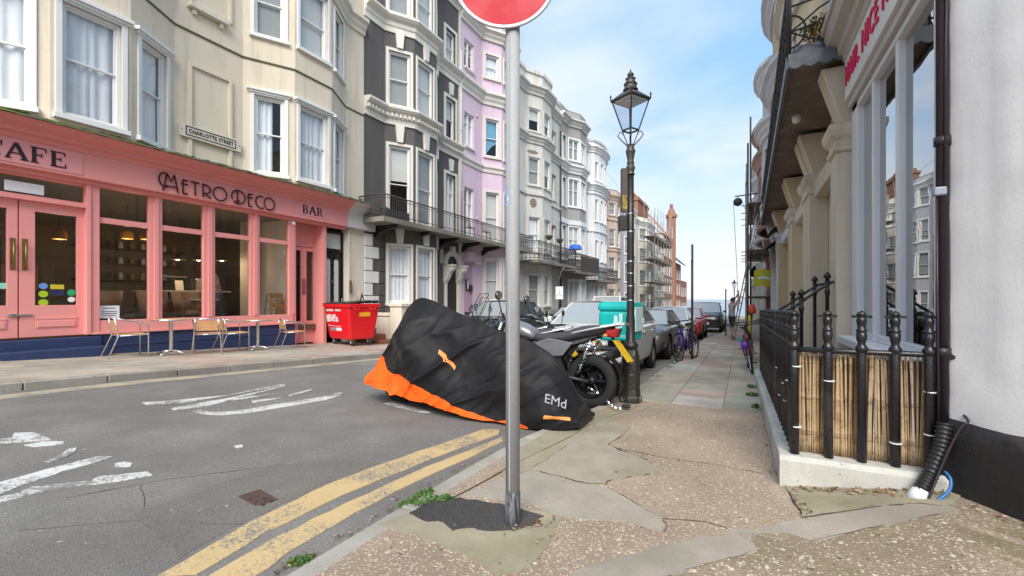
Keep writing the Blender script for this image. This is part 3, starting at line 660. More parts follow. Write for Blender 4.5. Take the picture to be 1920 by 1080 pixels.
# fascia, cornice, lettering
mb = MB(); mb.fbox(SFc, -.8, 10.42, -.1, .20, 3.64, 4.16); put(mb, 'fascia_board', m_pinkp, cream, bevel=.01)
mb = MB(); mb.fbox(SFc, -.8, 10.42, -.1, .10, 3.56, 3.64); mb.sweep([(XL, -.8), (XL, 10.42)], [(.0, 4.12), (.22, 4.12), (.26, 4.18), (.34, 4.21), (.36, 4.27), (.50, 4.33), (.60, 4.41), (.0, 4.46)]); put(mb, 'fascia_cornice', m_pinkd, cream)
m_paleg = paintwood('pale_grey_paint', (.66, .63, .60), .05)
mb = MB(); mb.fbox(SFc, 10.42, 11.62, -.1, .20, 3.64, 4.16); mb.sweep([(XL, 10.42), (XL, 11.70)], [(.0, 4.12), (.22, 4.12), (.26, 4.18), (.34, 4.21), (.36, 4.27), (.50, 4.33), (.60, 4.41), (.0, 4.46)]); put(mb, 'fascia_end', m_paleg, cream, bevel=.008)
mb = MB()
def mossf(u, v): y = -.8+12.5*u; return (XL+.66-.72*v+.03*noise.noise((y*5, v, 0)), y, 4.44+.07*v+.05*abs(noise.noise((y*7, v*4, 1)))*(1-v)+.03*noise.noise((y*2, 3, v)))
mb.grid(mossf, 200, 6); mb.grid(lambda u, v: (XL+.66+.01*v, -.8+12.5*u, 4.44+.02*noise.noise((u*90, 0, 0))-.035*v), 200, 1); put(mb, 'lead_flashing', m_leadmoss, cream, fix=False)
for e in ((2.55, 3.95, 3.69, 4.08), (8.66, 9.58, 3.74, 4.07)):
    mb = MB(); mb.fbox(SFc, e[0], e[1], .20, .215, e[2], e[3]); put(mb, 'sign_panel', m_palepink, cream)
def slab_letters(word, s, z, h, d, name='sign_letter'):
    """slab-serif capitals made of strokes; thick stems, thin joins, square serifs"""
    G = {'C': ('arc',), 'A': [((.02,0),(.42,1),.13),((.42,1),(.86,0),.20),((.18,.36),(.68,.36),.07),((-.06,.03),(.22,.03),.06),((.62,.03),(1.0,.03),.06)],
         'F': [((.16,0),(.16,1),.20),((0,.97),(.72,.97),.07),((.16,.52),(.52,.52),.07),((.0,.03),(.36,.03),.06),((.70,.74),(.70,1),.05),((.50,.40),(.50,.64),.05)],
         'E': [((.16,0),(.16,1),.20),((0,.97),(.72,.97),.07),((.16,.52),(.52,.52),.07),((.0,.03),(.76,.03),.07),((.70,.76),(.70,1),.05),((.74,0),(.74,.26),.05),((.50,.40),(.50,.64),.05)],
         'B': [((.16,0),(.16,1),.18),((0,.97),(.46,.97),.06),((0,.03),(.46,.03),.06),((.16,.52),(.46,.52),.06)],
         'R': [((.16,0),(.16,1),.18),((0,.97),(.46,.97),.06),((.0,.03),(.34,.03),.06),((.16,.48),(.46,.48),.06),((.44,.48),(.76,.03),.14),((.66,.03),(.92,.03),.06)]}
    for ch in word:
        mb = MB(); k = 0
        def stroke(a, b2, w):
            nonlocal k
            ax, az, bx, bz = a[0]*h, a[1]*h, b2[0]*h, b2[1]*h; ln = math.hypot(bx-ax, bz-az); ux, uz = (bx-ax)/ln, (bz-az)/ln; px, pz = -uz*w*h/2, ux*w*h/2
            P = [(s+ax+px, z+az+pz), (s+ax-px, z+az-pz), (s+bx-px, z+bz-pz), (s+bx+px, z+bz+pz)]; e = d+.012+.0006*k; k += 1
            mb.prism([SFc(p, d, q) for p, q in P], [SFc(p, e, q) for p, q in P])
        def arc(cx, cz, rx, rz, a0, a1, w0, w1, n=14):
            nonlocal k
            for i in range(n):
                t0, t1 = a0+(a1-a0)*i/n, a0+(a1-a0)*(i+1)/n; m0 = abs(math.cos(t0)); m1 = abs(math.cos(t1)); q0 = w0+(w1-w0)*m0; q1 = w0+(w1-w0)*m1; e = d+.012+.0006*(i % 2)
                P = [(cx+rx*math.cos(t0), cz+rz*math.sin(t0)), (cx+rx*math.cos(t1), cz+rz*math.sin(t1)), (cx+(rx-q1)*math.cos(t1), cz+(rz-q1)*math.sin(t1)), (cx+(rx-q0)*math.cos(t0), cz+(rz-q0)*math.sin(t0))]
                P = [(s+p*h, z+q*h) for p, q in P]; mb.prism([SFc(p, d, q) for p, q in P], [SFc(p, e, q) for p, q in P])
        if ch == 'C': arc(.5, .5, .46, .52, .75, 2*PI-.75, .07, .20, 22); stroke((.86, .68), (.86, 1.0), .06); adv = 1.06
        else:
            for st_ in G[ch]: stroke(*st_)
            if ch == 'B': arc(.44, .75, .26, .235, -PI/2, PI/2, .06, .16); arc(.44, .27, .32, .265, -PI/2, PI/2, .06, .17)
            if ch == 'R': arc(.44, .725, .28, .26, -PI/2, PI/2, .06, .16)
            adv = {'A': 1.08, 'F': .92, 'E': .9, 'B': .98, 'R': 1.0}[ch]
        put(mb, name, m_ink, cream); s += adv*h
slab_letters('CAFE', 2.66, 3.75, .275, .215)
slab_letters('BAR', 8.74, 3.79, .235, .215)
# METRODECO in thin round-section letters
def deco():
    z = 3.70; h = .36; d = .235; r = .017; x = 5.16
    def L_(paths):
        mb = MB()
        for p in paths: mb.tube([SFc(a, d, q) for a, q in p], r, 6)
        put(mb, 'sign_letter', m_ink, cream)
    def arc(cx, cz, rx, rz, a0, a1, n=18): return [(cx+rx*math.cos(a0+(a1-a0)*i/n), cz+rz*math.sin(a0+(a1-a0)*i/n)) for i in range(n+1)]
    T = z+h
    L_([[(x+.11, z-.02), (x+.19, T)], [(x+.19, T), (x+.265, z+.20), (x+.33, T)], [(x+.33, T), (x+.40, z-.02)], [(x+.13, z+.10), (x+.37, z+.10)], arc(x+.15, z+.22, .115, .15, PI*.42, PI*1.62)])
    h2 = .30
    L_([[(x+.50, z), (x+.50, z+h2)], [(x+.50, z+h2), (x+.60, z+h2)], [(x+.46, z+.21), (x+.60, z+.21)], [(x+.50, z), (x+.60, z)]])
    L_([[(x+.66, z+h2), (x+.84, z+h2)], [(x+.75, z), (x+.75, z+h2)]])
    L_([[(x+.92, z), (x+.92, z+h2)], arc(x+.92, z+.195, .16, .105, PI/2, -PI/2), [(x+.96, z+.09), (x+1.09, z)]])
    L_([arc(x+1.30, z+.15, .155, .155, 0, 2*PI, 26)])
    L_([[(x+1.72, z+.02), (x+1.72, z+.31)], [(x+1.68, z+.07), (x+1.78, z+.07)], arc(x+1.74, z+.165, .165, .165, PI*1.15, -PI*.75, 26)])
    L_([[(x+2.0, z), (x+2.0, z+h2)], [(x+2.0, z+h2), (x+2.10, z+h2)], [(x+1.96, z+.21), (x+2.10, z+.21)], [(x+2.0, z), (x+2.10, z)]])
    L_([arc(x+2.33, z+.15, .145, .155, PI*.38, PI*1.66)])
    L_([arc(x+2.56, z+.15, .145, .155, 0, 2*PI, 26)])
deco()
# double door at the left, with transom light
mb = MB(); mb.fbox(SFc, 2.20, 4.10, -.14, .0, 3.12, 3.20); mb.fbox(SFc, 2.2, 4.16, -.1, .06, 3.10, 3.15); mb.fbox(SFc, 2.2, 4.10, -.14, .0, 3.52, 3.62); mb.fbox(SFc, 2.02, 2.22, -.14, .04, .6, 3.62)
put(mb, 'door_frame', m_pinkp, cream, bevel=.006)
mb = MB(); mb.fbox(SFc, 2.2, 4.1, -.08, -.07, 3.20, 3.52); put(mb, 'transom_light', m_glass_shop, cream)
m_stk = {c: M('sticker_'+c, v, .35) for c, v in dict(lime=(.42, .62, .03), blue=(.16, .32, .68), green=(.03, .42, .16), mint=(.30, .68, .52), yellow=(.62, .52, .05), white=(.8, .8, .8), navy=(.03, .04, .1)).items()}
for (a, b2, stickers) in ((2.24, 3.165, [('mint', 'r', 2.98, 1.58, .16, .10), ('blue', 'o', 2.85, 1.42, .07, .05)]),
                         (3.185, 4.09, [('blue', 'o', 3.50, 1.59, .062, .055), ('lime', 'o', 3.50, 1.445, .066, .06), ('lime', 'o', 3.50, 1.29, .068, .06), ('yellow', 'r', 3.69, 1.58, .19, .085), ('green', 'o', 3.89, 1.475, .06, .06), ('white', 'o', 3.89, 1.345, .055, .05), ('navy', 'r', 3.69, 1.47, .19, .10)])):
    mb = MB(); pa, pb = a+.20, b2-.13
    for e in ((a, pa, .67, 3.10), (pb, b2, .67, 3.10), (pa, pb, 2.93, 3.10), (pa, pb, .67, 1.24)): mb.fbox(SFc, e[0], e[1], -.12, -.05, e[2], e[3])
    mb.fbox(SFc, pa, pb, -.05, -.035, .98, 1.02); mb.fbox(SFc, pa, pb, -.05, -.042, .82, .98); mb.fbox(SFc, pa+.03, pb-.03, -.05, -.03, .84, .95)
    dr = put(mb, 'door', m_pinkp, cream, bevel=.005)
    mb = MB(); mb.fbox(SFc, pa-.01, pb+.01, -.09, -.082, 1.23, 2.94); put(mb, 'door_pane', m_glass_shop, dr)
    hs = 3.20+.05 if a > 3 else 3.10
    mb = MB(); mb.fbox(SFc, hs-.035, hs+.035, -.05, -.04, 1.86, 2.42)
    for q in (1.92, 2.30): mb.fbox(SFc, hs-.012, hs+.012, -.04, .005, q, q+.03)
    mb.tube([SFc(hs, .005, 1.9), SFc(hs, .015, 2.35)], .012, 8); put(mb, 'handle', m_brass, dr)
    for c, kind, s, z, w, h_ in stickers:
        mb = MB()
        if kind == 'o': P = [(s+w*math.cos(2*PI*i/20), z+h_*math.sin(2*PI*i/20)) for i in range(20)]
        else: P = [(s-w/2, z-h_/2), (s+w/2, z-h_/2), (s+w/2, z+h_/2), (s-w/2, z+h_/2)]
        mb.prism([SFc(p, -.080, q) for p, q in P], [SFc(p, -.077, q) for p, q in P]); put(mb, 'sticker', m_stk[c], dr)
mb = MB(); mb.fbox(SFc, 3.03, 3.34, -.045, -.02, 1.055, 1.085); mb.fbox(SFc, 3.05, 3.16, -.045, -.012, 1.045, 1.095); put(mb, 'lock_hasp', m_steel, cream, bevel=.004)
# set-back double door behind the bin, black house door
mb = MB(); mb.fbox(SFc, 8.64, 8.70, -.5, .0, -.2, 3.62); mb.fbox(SFc, 8.70, 9.98, -.50, -.42, 2.95, 3.62); mb.fbox(SFc, 9.62, 9.74, -.5, .02, -.2, 3.62); mb.fbox(SFc, 8.7, 9.64, -.44, -.40, 2.9, 3.0)
put(mb, 'recess_lining', m_pinkp, cream, bevel=.006)
for a, b2 in ((8.86, 9.24), (9.245, 9.95)):
    mb = MB(); q = .07 if a < 9 else .12
    for e in ((a, a+q, .05, 2.93), (b2-q, b2, .05, 2.93), (a+q, b2-q, 2.8, 2.93), (a+q, b2-q, .05, .70)): mb.fbox(SFc, e[0], e[1], -.46, -.40, e[2], e[3])
    dr = put(mb, 'door', m_pinkp, cream, bevel=.005); mb = MB(); mb.fbox(SFc, a+q-.01, b2-q+.01, -.44, -.432, .69, 2.81); put(mb, 'door_pane', m_glass_shop, dr)
    hs = 9.21 if a < 9 else 9.28; mb = MB(); mb.tube([SFc(hs, -.40, 1.5), SFc(hs, -.36, 1.52), SFc(hs, -.36, 1.93), SFc(hs, -.40, 1.95)], .012, 6); put(mb, 'handle', m_black, dr)
mb = MB()
for e in ((9.76, 9.83, .15, 3.50), (10.53, 10.60, .15, 3.50), (9.83, 10.53, 3.42, 3.50), (9.83, 10.53, 2.84, 2.94)): mb.fbox(SFc, e[0], e[1], -.30, -.18, e[2], e[3])
put(mb, 'door_frame', m_blackdoor, cream, bevel=.005)
mb = MB(); mb.fbox(SFc, 9.83, 10.53, -.27, -.262, 2.94, 3.42); put(mb, 'transom_light', m_blind, cream)
mb = MB(); mb.fbox(SFc, 9.83, 10.53, -.28, -.23, .30, 2.84)
for a in (9.91, 10.23): mb.fbox(SFc, a-.02, a+.20, -.23, -.215, .45, 1.05)
hd = put(mb, 'house_door', m_blackdoor, cream, bevel=.006)
for a in (9.92, 10.24):
    P = [(a, 1.25), (a+.17, 1.25), (a+.17, 2.52)]+[(a+.085+.085*math.cos(t*PI/8), 2.52+.09*math.sin(t*PI/8)) for t in range(1, 8)]+[(a, 2.52)]
    mb = MB(); mb.prism([SFc(p, -.23, q) for p, q in P], [SFc(p, -.222, q) for p, q in P]); put(mb, 'door_pane', m_blind, hd)
mb = MB(); mb.fbox(SFc, 10.13, 10.21, -.23, -.20, 1.1, 1.3); mb.fbox(SFc, 10.13, 10.20, -.23, -.20, 1.85, 1.95); put(mb, 'letter_plate', m_brass, hd)
mb = MB(); mb.fbox(SFc, 9.74, 9.77, -.34, -.02, -.2, 3.6); mb.fbox(SFc, 10.60, 11.28, -.34, .02, -.3, 3.66); mb.fbox(SFc, 10.58, 10.66, -.2, .05, -.2, 3.6); put(mb, 'pilaster', m_cream2, cream, bevel=.01)
mb = MB(); mb.fbox(SFc, 10.60, 10.66, .05, .12, 1.55, 1.95); put(mb, 'letter_box', M('brown_box', (.16, .10, .07), .5), cream, bevel=.01)
# café room
m_wood_floor = M('dark_floorboards', (.14, .085, .05), .5, 0, .2, 5)
mb = MB(); mb.box(-16.4, XL-.3, -.9, 9.7, .45, .60); put(mb, 'cafe_floor', m_wood_floor, cream)
mb = MB(); mb.box(-16.4, XL-.15, -.9, 11.2, 3.62, 3.72); put(mb, 'cafe_ceiling', m_room, cream)
mb = MB(); mb.box(-16.5, -16.4, -1.0, 11.2, -.2, 3.62); mb.box(-16.4, XL-.1, -1.0, -.9, -.2, 3.62); mb.box(-16.4, XL-.35, 9.70, 9.8, -.2, 3.62); put(mb, 'cafe_wall', M('cafe_wall_paint', (.22, .18, .135), .9, 0, .1, 1), cream)
mb = MB(); mb.box(-13.2, -12.75, 8.28, 8.62, .6, 3.62); put(mb, 'inner_column', m_white, cream)
mb = MB(); mb.box(-13.0, XL-.3, 8.62, 8.70, .6, 3.62); put(mb, 'inner_partition', m_white, cream)
mb = MB(); mb.fbox(SFc, 4.29, 4.62, -.04, -.037, .97, 1.22); put(mb, 'paper_notice', m_stk['white'], cream)
for i, (w_, z) in enumerate(((.2, 1.17), (.24, 1.10), (.24, 1.06), (.2, 1.02))):
    mb = MB(); mb.fbox(SFc, 4.455-w_/2, 4.455+w_/2, -.037, -.035, z-.007, z+.007); put(mb, 'notice_line', m_stk['navy'], cream)
mb = MB(); mb.fbox(SFc, 3.0, 3.5, -.05, -.045, 3.24, 3.42); put(mb, 'transom_sticker', m_stk['white'], cream)
# security camera
mb = MB(); mb.lathe(SFc(8.55, .10, 3.47), [(.0, -.05), (.035, -.03), (.045, 0), (.04, .03), (0, .04)], 12); mb.fbox(SFc, 8.52, 8.58, .02, .07, 3.48, 3.54); put(mb, 'security_camera', m_frame2, cream)
# street name plate (fixed across the blocked niche)
sp_ = thing('street_sign', 'cream cast street name plate on the cream wall above the shopfront', 'sign', (XL, 6.36, 5.1))
Fs = frame((XL, 5.66), (XL, 7.06))
mb = MB(); mb.fbox(Fs, 0, 1.40, .056, .085, 5.03, 5.32); put(mb, 'board', m_cream2, sp_, bevel=.005)
mb = MB()
for e in ((.13, 1.27, 5.075, 5.095), (.13, 1.27, 5.265, 5.285), (.13, .15, 5.095, 5.265), (1.25, 1.27, 5.095, 5.265)): mb.fbox(Fs, e[0], e[1], .085, .092, e[2], e[3])
put(mb, 'border', m_black, sp_)
o = place_text('CHARLOTTE STREET', .125, m_black, (XL+.092-0, 6.36, 5.178), (0, 1, 0), (0, 0, 1), sp_, spacing=1.12, ext=.003, off=.002, sx=.80); 
for s in (.05, 1.35):
    mb = MB(); mb.lathe(Fs(s, .088, 5.18), [(.014, -.008), (.012, .004), (0, .006)], 8, mat=Matrix.Rotation(PI/2, 4, 'Y')); put(mb, 'screw', m_black, sp_)

# ================================================================== the rest of the left-hand terrace
def terrace(h, y0, y1, path, z0, z1, wallm, wins, tm, fm=None, xb=-16.5, depth=.12, fl=(4.0, 7.7, 11.1), roof=None):
    holes = {}
    for w in wins: holes.setdefault(w[0], []).append((w[1], w[2], w[3], w[4]))
    o = body(h, path, z0, z1, xb, wallm, holes, depth, roof); floors_in(h, path, xb, fl)
    for w in wins:
        k = dict(w[5]) if len(w) > 5 else {}; k.setdefault('tm', tm); k.setdefault('fm', fm)
        window(frame(path[w[0]], path[w[0]+1]), w[1], w[2], w[3], w[4], h, **k)
    return o
def segf(path, i, a, b2):
    ln = frame(path[i], path[i+1]).len; return a*ln, b2*ln
# ---- charcoal house
dk = thing('terraced_house', 'charcoal grey bay-fronted house with white stone trim and quoins', 'house', (XL, 14.2, 0))
Pd = baypath(11.285, 17.08, XL, (12.25, 13.17, 14.46, 15.35, .6))
wd = []
for seg, cov in ((1, ('curtain', 'blindlow', 'grey', 'grey')), (2, ('curtain', 'grey', 'blind', 'blind')), (3, ('blind', 'grey', 'blind', 'blind'))):
    for (za, zb), c in zip(((1.22, 3.25), (4.12, 6.85), (8.28, 10.22), (11.6, 13.3)), cov):
        a, b2 = segf(Pd, seg, .14, .86); wd.append((seg, a, b2, za, zb, dict(cover=c, trim=.10, rail=.5, depth=.05)))
for (za, zb), c in zip(((4.05, 6.75), (8.28, 10.05), (11.6, 13.0)), ('open', 'blindlow', 'blind')): wd.append((4, .62, 1.36, za, zb, dict(cover=c, trim=.13, rail=.72 if za < 5 else .5, mull=1 if za < 5 else 0)))
terrace(dk, 0, 0, Pd, -.6, 15.2, m_dark, wd, m_trim)
for z0_, z1_, p, den in ((7.58, 8.18, .30, 1), (10.86, 11.46, .30, 0), (14.2, 14.7, .4, 1)):
    course(dk, Pd, [(-.02, z0_), (.05, z0_), (.06, z0_+.18), (.10, z0_+.22), (.12, z0_+.36), (p*.75, z0_+.42), (p, z0_+.5), (p, z1_-.03), (.05, z1_), (-.02, z1_)], m_trim, 'cornice')
    if den: dentils(dk, Pd, z0_+.235, z0_+.35, .20, m_trim, .15)
def keystone(h, F, s, z0, z1, w, m, d=.10):
    mb = MB(); P = [(s-w*.36, z0), (s+w*.36, z0), (s+w*.55, z1), (s-w*.55, z1)]; mb.prism([F(a, -.02, q) for a, q in P], [F(a, d, q) for a, q in P]); put(mb, 'keystone', m, h, bevel=.006)
for seg in (1, 2, 3):
    F = frame(Pd[seg], Pd[seg+1])
    for zt in (3.36, 6.97, 10.34): keystone(dk, F, F.len/2, zt+.0, zt+.62, .30, m_trim)
F = frame(Pd[4], Pd[5])
for zt in (6.9, 10.2): keystone(dk, F, .99, zt, zt+.5, .26, m_trim)
Fd = frame((XL, 11.285), (XL, 12.25))
for i in range(8):                                      # white quoins at the party wall
    z = .22+i*.42; mb = MB(); mb.fbox(Fd, .0, .66 if i % 2 == 0 else .36, -.02, .05, z+.006, z+.40); put(mb, 'quoin', m_trimw, dk, bevel=.008)
m_grey_stone = plaster('dark_ashlar', (.105, .095, .09))
for i in range(8):
    z = .22+i*.42; mb = MB(); mb.fbox(Fd, .665 if i % 2 == 0 else .365, .97, -.02, .03, z+.006, z+.40); put(mb, 'ashlar_block', m_grey_stone, dk, bevel=.008)
mb = MB(); mb.fbox(F, 1.6, 1.74, -.02, .06, .0, 14.2); put(mb, 'pilaster_strip', m_trim, dk)
# doorway with arched fanlight and scrolled consoles
Fp = frame((XL, 15.35), (XL, 17.08)); mb = MB()
mb.fbox(Fp, .50, .62, -.02, .10, -.5, 2.55); mb.fbox(Fp, 1.42, 1.54, -.02, .10, -.5, 2.55); put(mb, 'door_pilaster', m_trim, dk, bevel=.01)
for s in (.44, 1.36):
    mb = MB(); P = [(.0, 2.05), (.12, 2.1), (.22, 2.25), (.30, 2.45), (.46, 2.60), (.46, 2.74), (.0, 2.74)]
    mb.prism([Fp(s, d, z) for d, z in P], [Fp(s+.24, d, z) for d, z in P]); mb.fbox(Fp, s-.03, s+.27, 0, .50, 2.74, 2.82); put(mb, 'console', m_trim, dk, bevel=.012)
mb = MB(); n = 14; cx = 1.02; R0, R1 = .40, .62
for i in range(n):
    a0, a1 = PI*i/n, PI*(i+1)/n; P = [(cx+R0*math.cos(a0), 2.85+R0*math.sin(a0)), (cx+R0*math.cos(a1), 2.85+R0*math.sin(a1)), (cx+R1*math.cos(a1), 2.85+R1*math.sin(a1)), (cx+R1*math.cos(a0), 2.85+R1*math.sin(a0))]
    mb.prism([Fp(a, .0, z) for a, z in P], [Fp(a, .12, z) for a, z in P])
put(mb, 'door_arch', m_trim, dk); keystone(dk, Fp, cx, 3.2, 3.62, .22, m_trim, .18)
mb = MB(); mb.fbox(Fp, .62, 1.42, .004, .02, -.4, 2.74); P = [(cx+R0*math.cos(PI*i/n), 2.85+R0*math.sin(PI*i/n)) for i in range(n+1)]; mb.prism([Fp(a, .004, z) for a, z in P], [Fp(a, .03, z) for a, z in P]); put(mb, 'house_door', M('dark_brown_door', (.022, .016, .014), .4), dk)
mb = MB(); P = [(.30+.11*math.cos(t*PI/10), 3.35+.11*math.sin(t*PI/10)) for t in range(11)]+[(.30+.11*math.cos(PI+t*PI/10), 2.95+.11*math.sin(PI+t*PI/10)) for t in range(11)]; mb.prism([Fp(a, -.01, z) for a, z in P], [Fp(a, .05, z) for a, z in P]); put(mb, 'wall_panel', m_lgrey, dk)
mb = MB(); mb.fbox(Fd, .0, 1.9, -.02, .62, -.6, .16); put(mb, 'bay_plinth', m_trim, dk)
# front garden wall, gate pier, red tiled steps in front of the black door
pier = thing('gate_pier', 'pale stone gate pier with pyramid cap beside the red bin', 'pillar', (-9.95, 11.55, -.1))
mb = MB(); mb.box(-10.2, -9.72, 11.32, 11.80, -.35, 1.12); put(mb, 'shaft', m_cream2, pier, bevel=.015)
mb = MB(); mb.box(-10.24, -9.68, 11.28, 11.84, 1.12, 1.20); mb.add([(-10.24, 11.28, 1.2), (-9.68, 11.28, 1.2), (-9.68, 11.84, 1.2), (-10.24, 11.84, 1.2), (-9.96, 11.56, 1.33)], [(0,1,4), (1,2,4), (2,3,4), (3,0,4)]); put(mb, 'cap', m_cream2, pier)
gw = thing('garden_wall', 'low rendered garden wall running back from the gate pier', 'wall', (-10.7, 11.6, -.1))
mb = MB(); mb.box(-11.28, -10.21, 11.40, 11.66, -.3, .80); mb.box(-11.28, -10.21, 11.36, 11.70, .80, .90); put(mb, 'wall_face', m_cream2, gw, bevel=.01)
m_redtile = M('red_quarry_tile', (.27, .095, .055), .6, 0, .25, 5, .2, 60, col2=(.18, .10, .07))
steps = thing('front_steps', 'flight of three red quarry tile steps by the black door', 'steps', (-10.7, 10.9, -.1))
for i in range(3):
    mb = MB(); mb.box(-11.3+.02, -9.95-.38*i, 10.62, 11.30-.02*i, -.12+.17*i if i else -.4, .06+.17*i); put(mb, 'step', m_redtile, steps, bevel=.012)
# ---- lilac pink house
pk = thing('terraced_house', 'lilac pink rendered house with white windows and strings', 'house', (XL, 20, -.2))
Pp = baypath(17.085, 22.7, XL, (19.0, 19.95, 21.3, 22.2, .6)); wp = []
for seg in (1, 2, 3):
    for (za, zb), c in zip(((1.25, 3.30), (4.15, 6.6), (8.35, 10.2), (12.2, 13.35)), ('blind', 'blind', 'blue', 'curtain') if seg == 1 else ('curtain', 'grey', 'blind', 'curtain')):
        a, b2 = segf(Pp, seg, .17, .83); wp.append((seg, a, b2, za, zb, dict(cover=c, trim=.11, rail=.5, depth=.05)))
for (za, zb), c in zip(((4.15, 6.5), (8.4, 9.95), (12.0, 13.3)), ('open', 'curtain', 'blindlow')): wp.append((0, .35, 1.18, za, zb, dict(cover=c, trim=.0, rail=.70, mull=1, depth=.08)))
terrace(pk, 0, 0, Pp, -.7, 15.0, m_pink, wp, m_trim)
course(pk, Pp, CORN(10.86, 11.44, .3), m_trim, 'cornice'); course(pk, Pp, [(-.02, 7.55), (.05, 7.55), (.07, 7.7), (.14, 7.78), (.14, 7.88), (-.02, 7.9)], m_trim); course(pk, Pp, CORN(14.0, 14.5, .35), m_trim, 'cornice'); course(pk, Pp, BAND(3.7, 3.95, .1), m_pink)
Fk = frame((XL, 17.085), (XL, 19))
mb = MB(); mb.fbox(Fk, .25, .95, -.0, .30, 3.1, 3.5); mb.fbox(Fk, 1.0, 1.5, 0, .22, 3.0, 3.4); put(mb, 'door_canopy', m_pink, pk, bevel=.02)
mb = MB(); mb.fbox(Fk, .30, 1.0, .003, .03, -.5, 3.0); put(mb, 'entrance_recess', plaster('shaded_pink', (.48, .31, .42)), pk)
mb = MB(); mb.fbox(Fk, .40, .62, .03, .09, 1.75, 2.25); put(mb, 'entry_panel', m_black, pk); mb = MB(); mb.fbox(Fk, .44, .58, .09, .095, 1.82, 2.2); put(mb, 'nameplate', m_lgrey, pk); mb = MB(); mb.fbox(Fk, .70, .95, .03, .08, 1.7, 2.0); mb.lathe(Fk(.82, .06, 1.62), [(.0, -.02), (.06, 0), (0, .02)], 10, mat=Matrix.Rotation(PI/2, 4, 'Y')); put(mb, 'meter_box', m_black, pk)
for z in (10.1, 5.2):
    mb = MB(); mb.lathe(Fk(1.45, .02, z), [(.0, -.02), (.09, 0), (.09, .01), (0, .03)], 10, mat=Matrix.Rotation(PI/2, 4, 'Y')); put(mb, 'tie_plate', m_pink, pk)
# iron balcony running across both houses
def balcony(name, label, path, zt, zh, slab_m, rail_m, x_in, group=None, post=None, ornate=False, base=(XL, 0, 0), step=.105, cat='balcony'):
    b = thing(name, label, cat, base, 0, group); mb = MB()
    lo = [(p[0], p[1], zt-.16) for p in path]; mb.prism([(x_in, path[0][1], zt-.16)]+lo+[(x_in, path[-1][1], zt-.16)], [(x_in, path[0][1], zt)]+[(x, y, zt) for x, y, z in lo]+[(x_in, path[-1][1], zt)]); put(mb, 'slab', slab_m, b)
    mb = MB(); bal = MB()
    full = [(x_in, path[0][1])]+list(path)+[(x_in, path[-1][1])]
    for a, c in zip(full, full[1:]):
        F = frame(a, c)
        if F.len < .1: continue
        mb.tube([F(0, -.03, zt+zh), F(F.len, -.03, zt+zh)], .022, 6); mb.tube([F(0, -.03, zt+.10), F(F.len, -.03, zt+.10)], .014, 5); mb.tube([F(0, -.03, zt+zh-.10), F(F.len, -.03, zt+zh-.10)], .011, 5)
        n = max(1, int(F.len/step))
        for i in range(n+1):
            s = F.len*i/n
            bal.tube([F(s, -.03, zt), F(s, -.03, zt+zh)], .012, 4, cap=False)
            if ornate and i < n:
                h = F.len/n; c0 = s+h/2
                for k in range(3):
                    zc = zt+.2+(zh-.35)*k/2; bal.tube([F(c0+.36*h*math.cos(t*PI/4), -.03, zc+.12*math.sin(t*PI/4)) for t in range(8)], .008, 4, closed=True)
    put(mb, 'handrail', rail_m, b); put(bal, 'baluster_row', rail_m, b, kind='stuff')
    return b
m_slabc = concrete('weathered_balcony_stone', (.26, .24, .20), .45, gcol=(.12, .11, .06))
bal1 = balcony('balcony', 'long stone balcony with plain black bars across the charcoal and lilac houses', [(-10.2, 11.05), (-10.2, 22.6)], 4.02, .72, m_slabc, m_ironrust, XL, base=(XL, 17, 4))
for y in (11.8, 13.6, 15.5, 17.2, 19.0, 20.8):
    mb = MB(); P = [(0, 3.86), (1.0, 3.86), (.95, 3.76), (.35, 3.66), (.0, 3.45)]; mb.prism([(XL+d, y-.07, z) for d, z in P], [(XL+d, y+.07, z) for d, z in P]); put(mb, 'bracket', m_black, bal1)
def planter(x, y, z, ln, h, lab):
    t = thing('window_box', lab, 'planter', (x, y, z)); mb = MB(); mb.box(x-.14, x+.14, y-ln/2, y+ln/2, z, z+h); put(mb, 'box', m_ironrust, t); return t
planter(-10.55, 12.0, 4.03, 1.1, .32, 'long dark trough at the near end of the grey house balcony'); 
m_chair_iron = m_black
def cafe_set(x, y, z, lab):
    t = thing('balcony_chair', lab, 'chair', (x, y, z))
    mb = MB(); mb.tube([(x, y-.2, z+.45), (x+.2, y-.2, z+.45), (x+.2, y+.2, z+.45), (x, y+.2, z+.45)], .012, 5, closed=True); mb.box(x-.01, x+.21, y-.2, y+.2, z+.44, z+.455); put(mb, 'seat', m_chair_iron, t)
    for dx, dy in ((0, -.2), (0, .2), (.2, -.2), (.2, .2)):
        mb = MB(); mb.tube([(x+dx, y+dy, z), (x+dx, y+dy, z+.45)], .01, 5); put(mb, 'leg', m_chair_iron, t)
    mb = MB(); mb.tube([(x, y-.2, z+.45), (x-.05, y-.2, z+.85), (x-.05, y+.2, z+.85), (x, y+.2, z+.45)], .012, 5)
    for k in range(5): mb.tube([(x-.01, y-.13+.065*k, z+.46), (x-.05, y-.13+.065*k, z+.84)], .007, 4)
    put(mb, 'backrest', m_chair_iron, t)
cafe_set(-10.75, 16.9, 4.03, 'iron chair on the balcony below the narrow grey house window'); cafe_set(-10.75, 18.3, 4.03, 'iron chair on the balcony in front of the lilac wall')
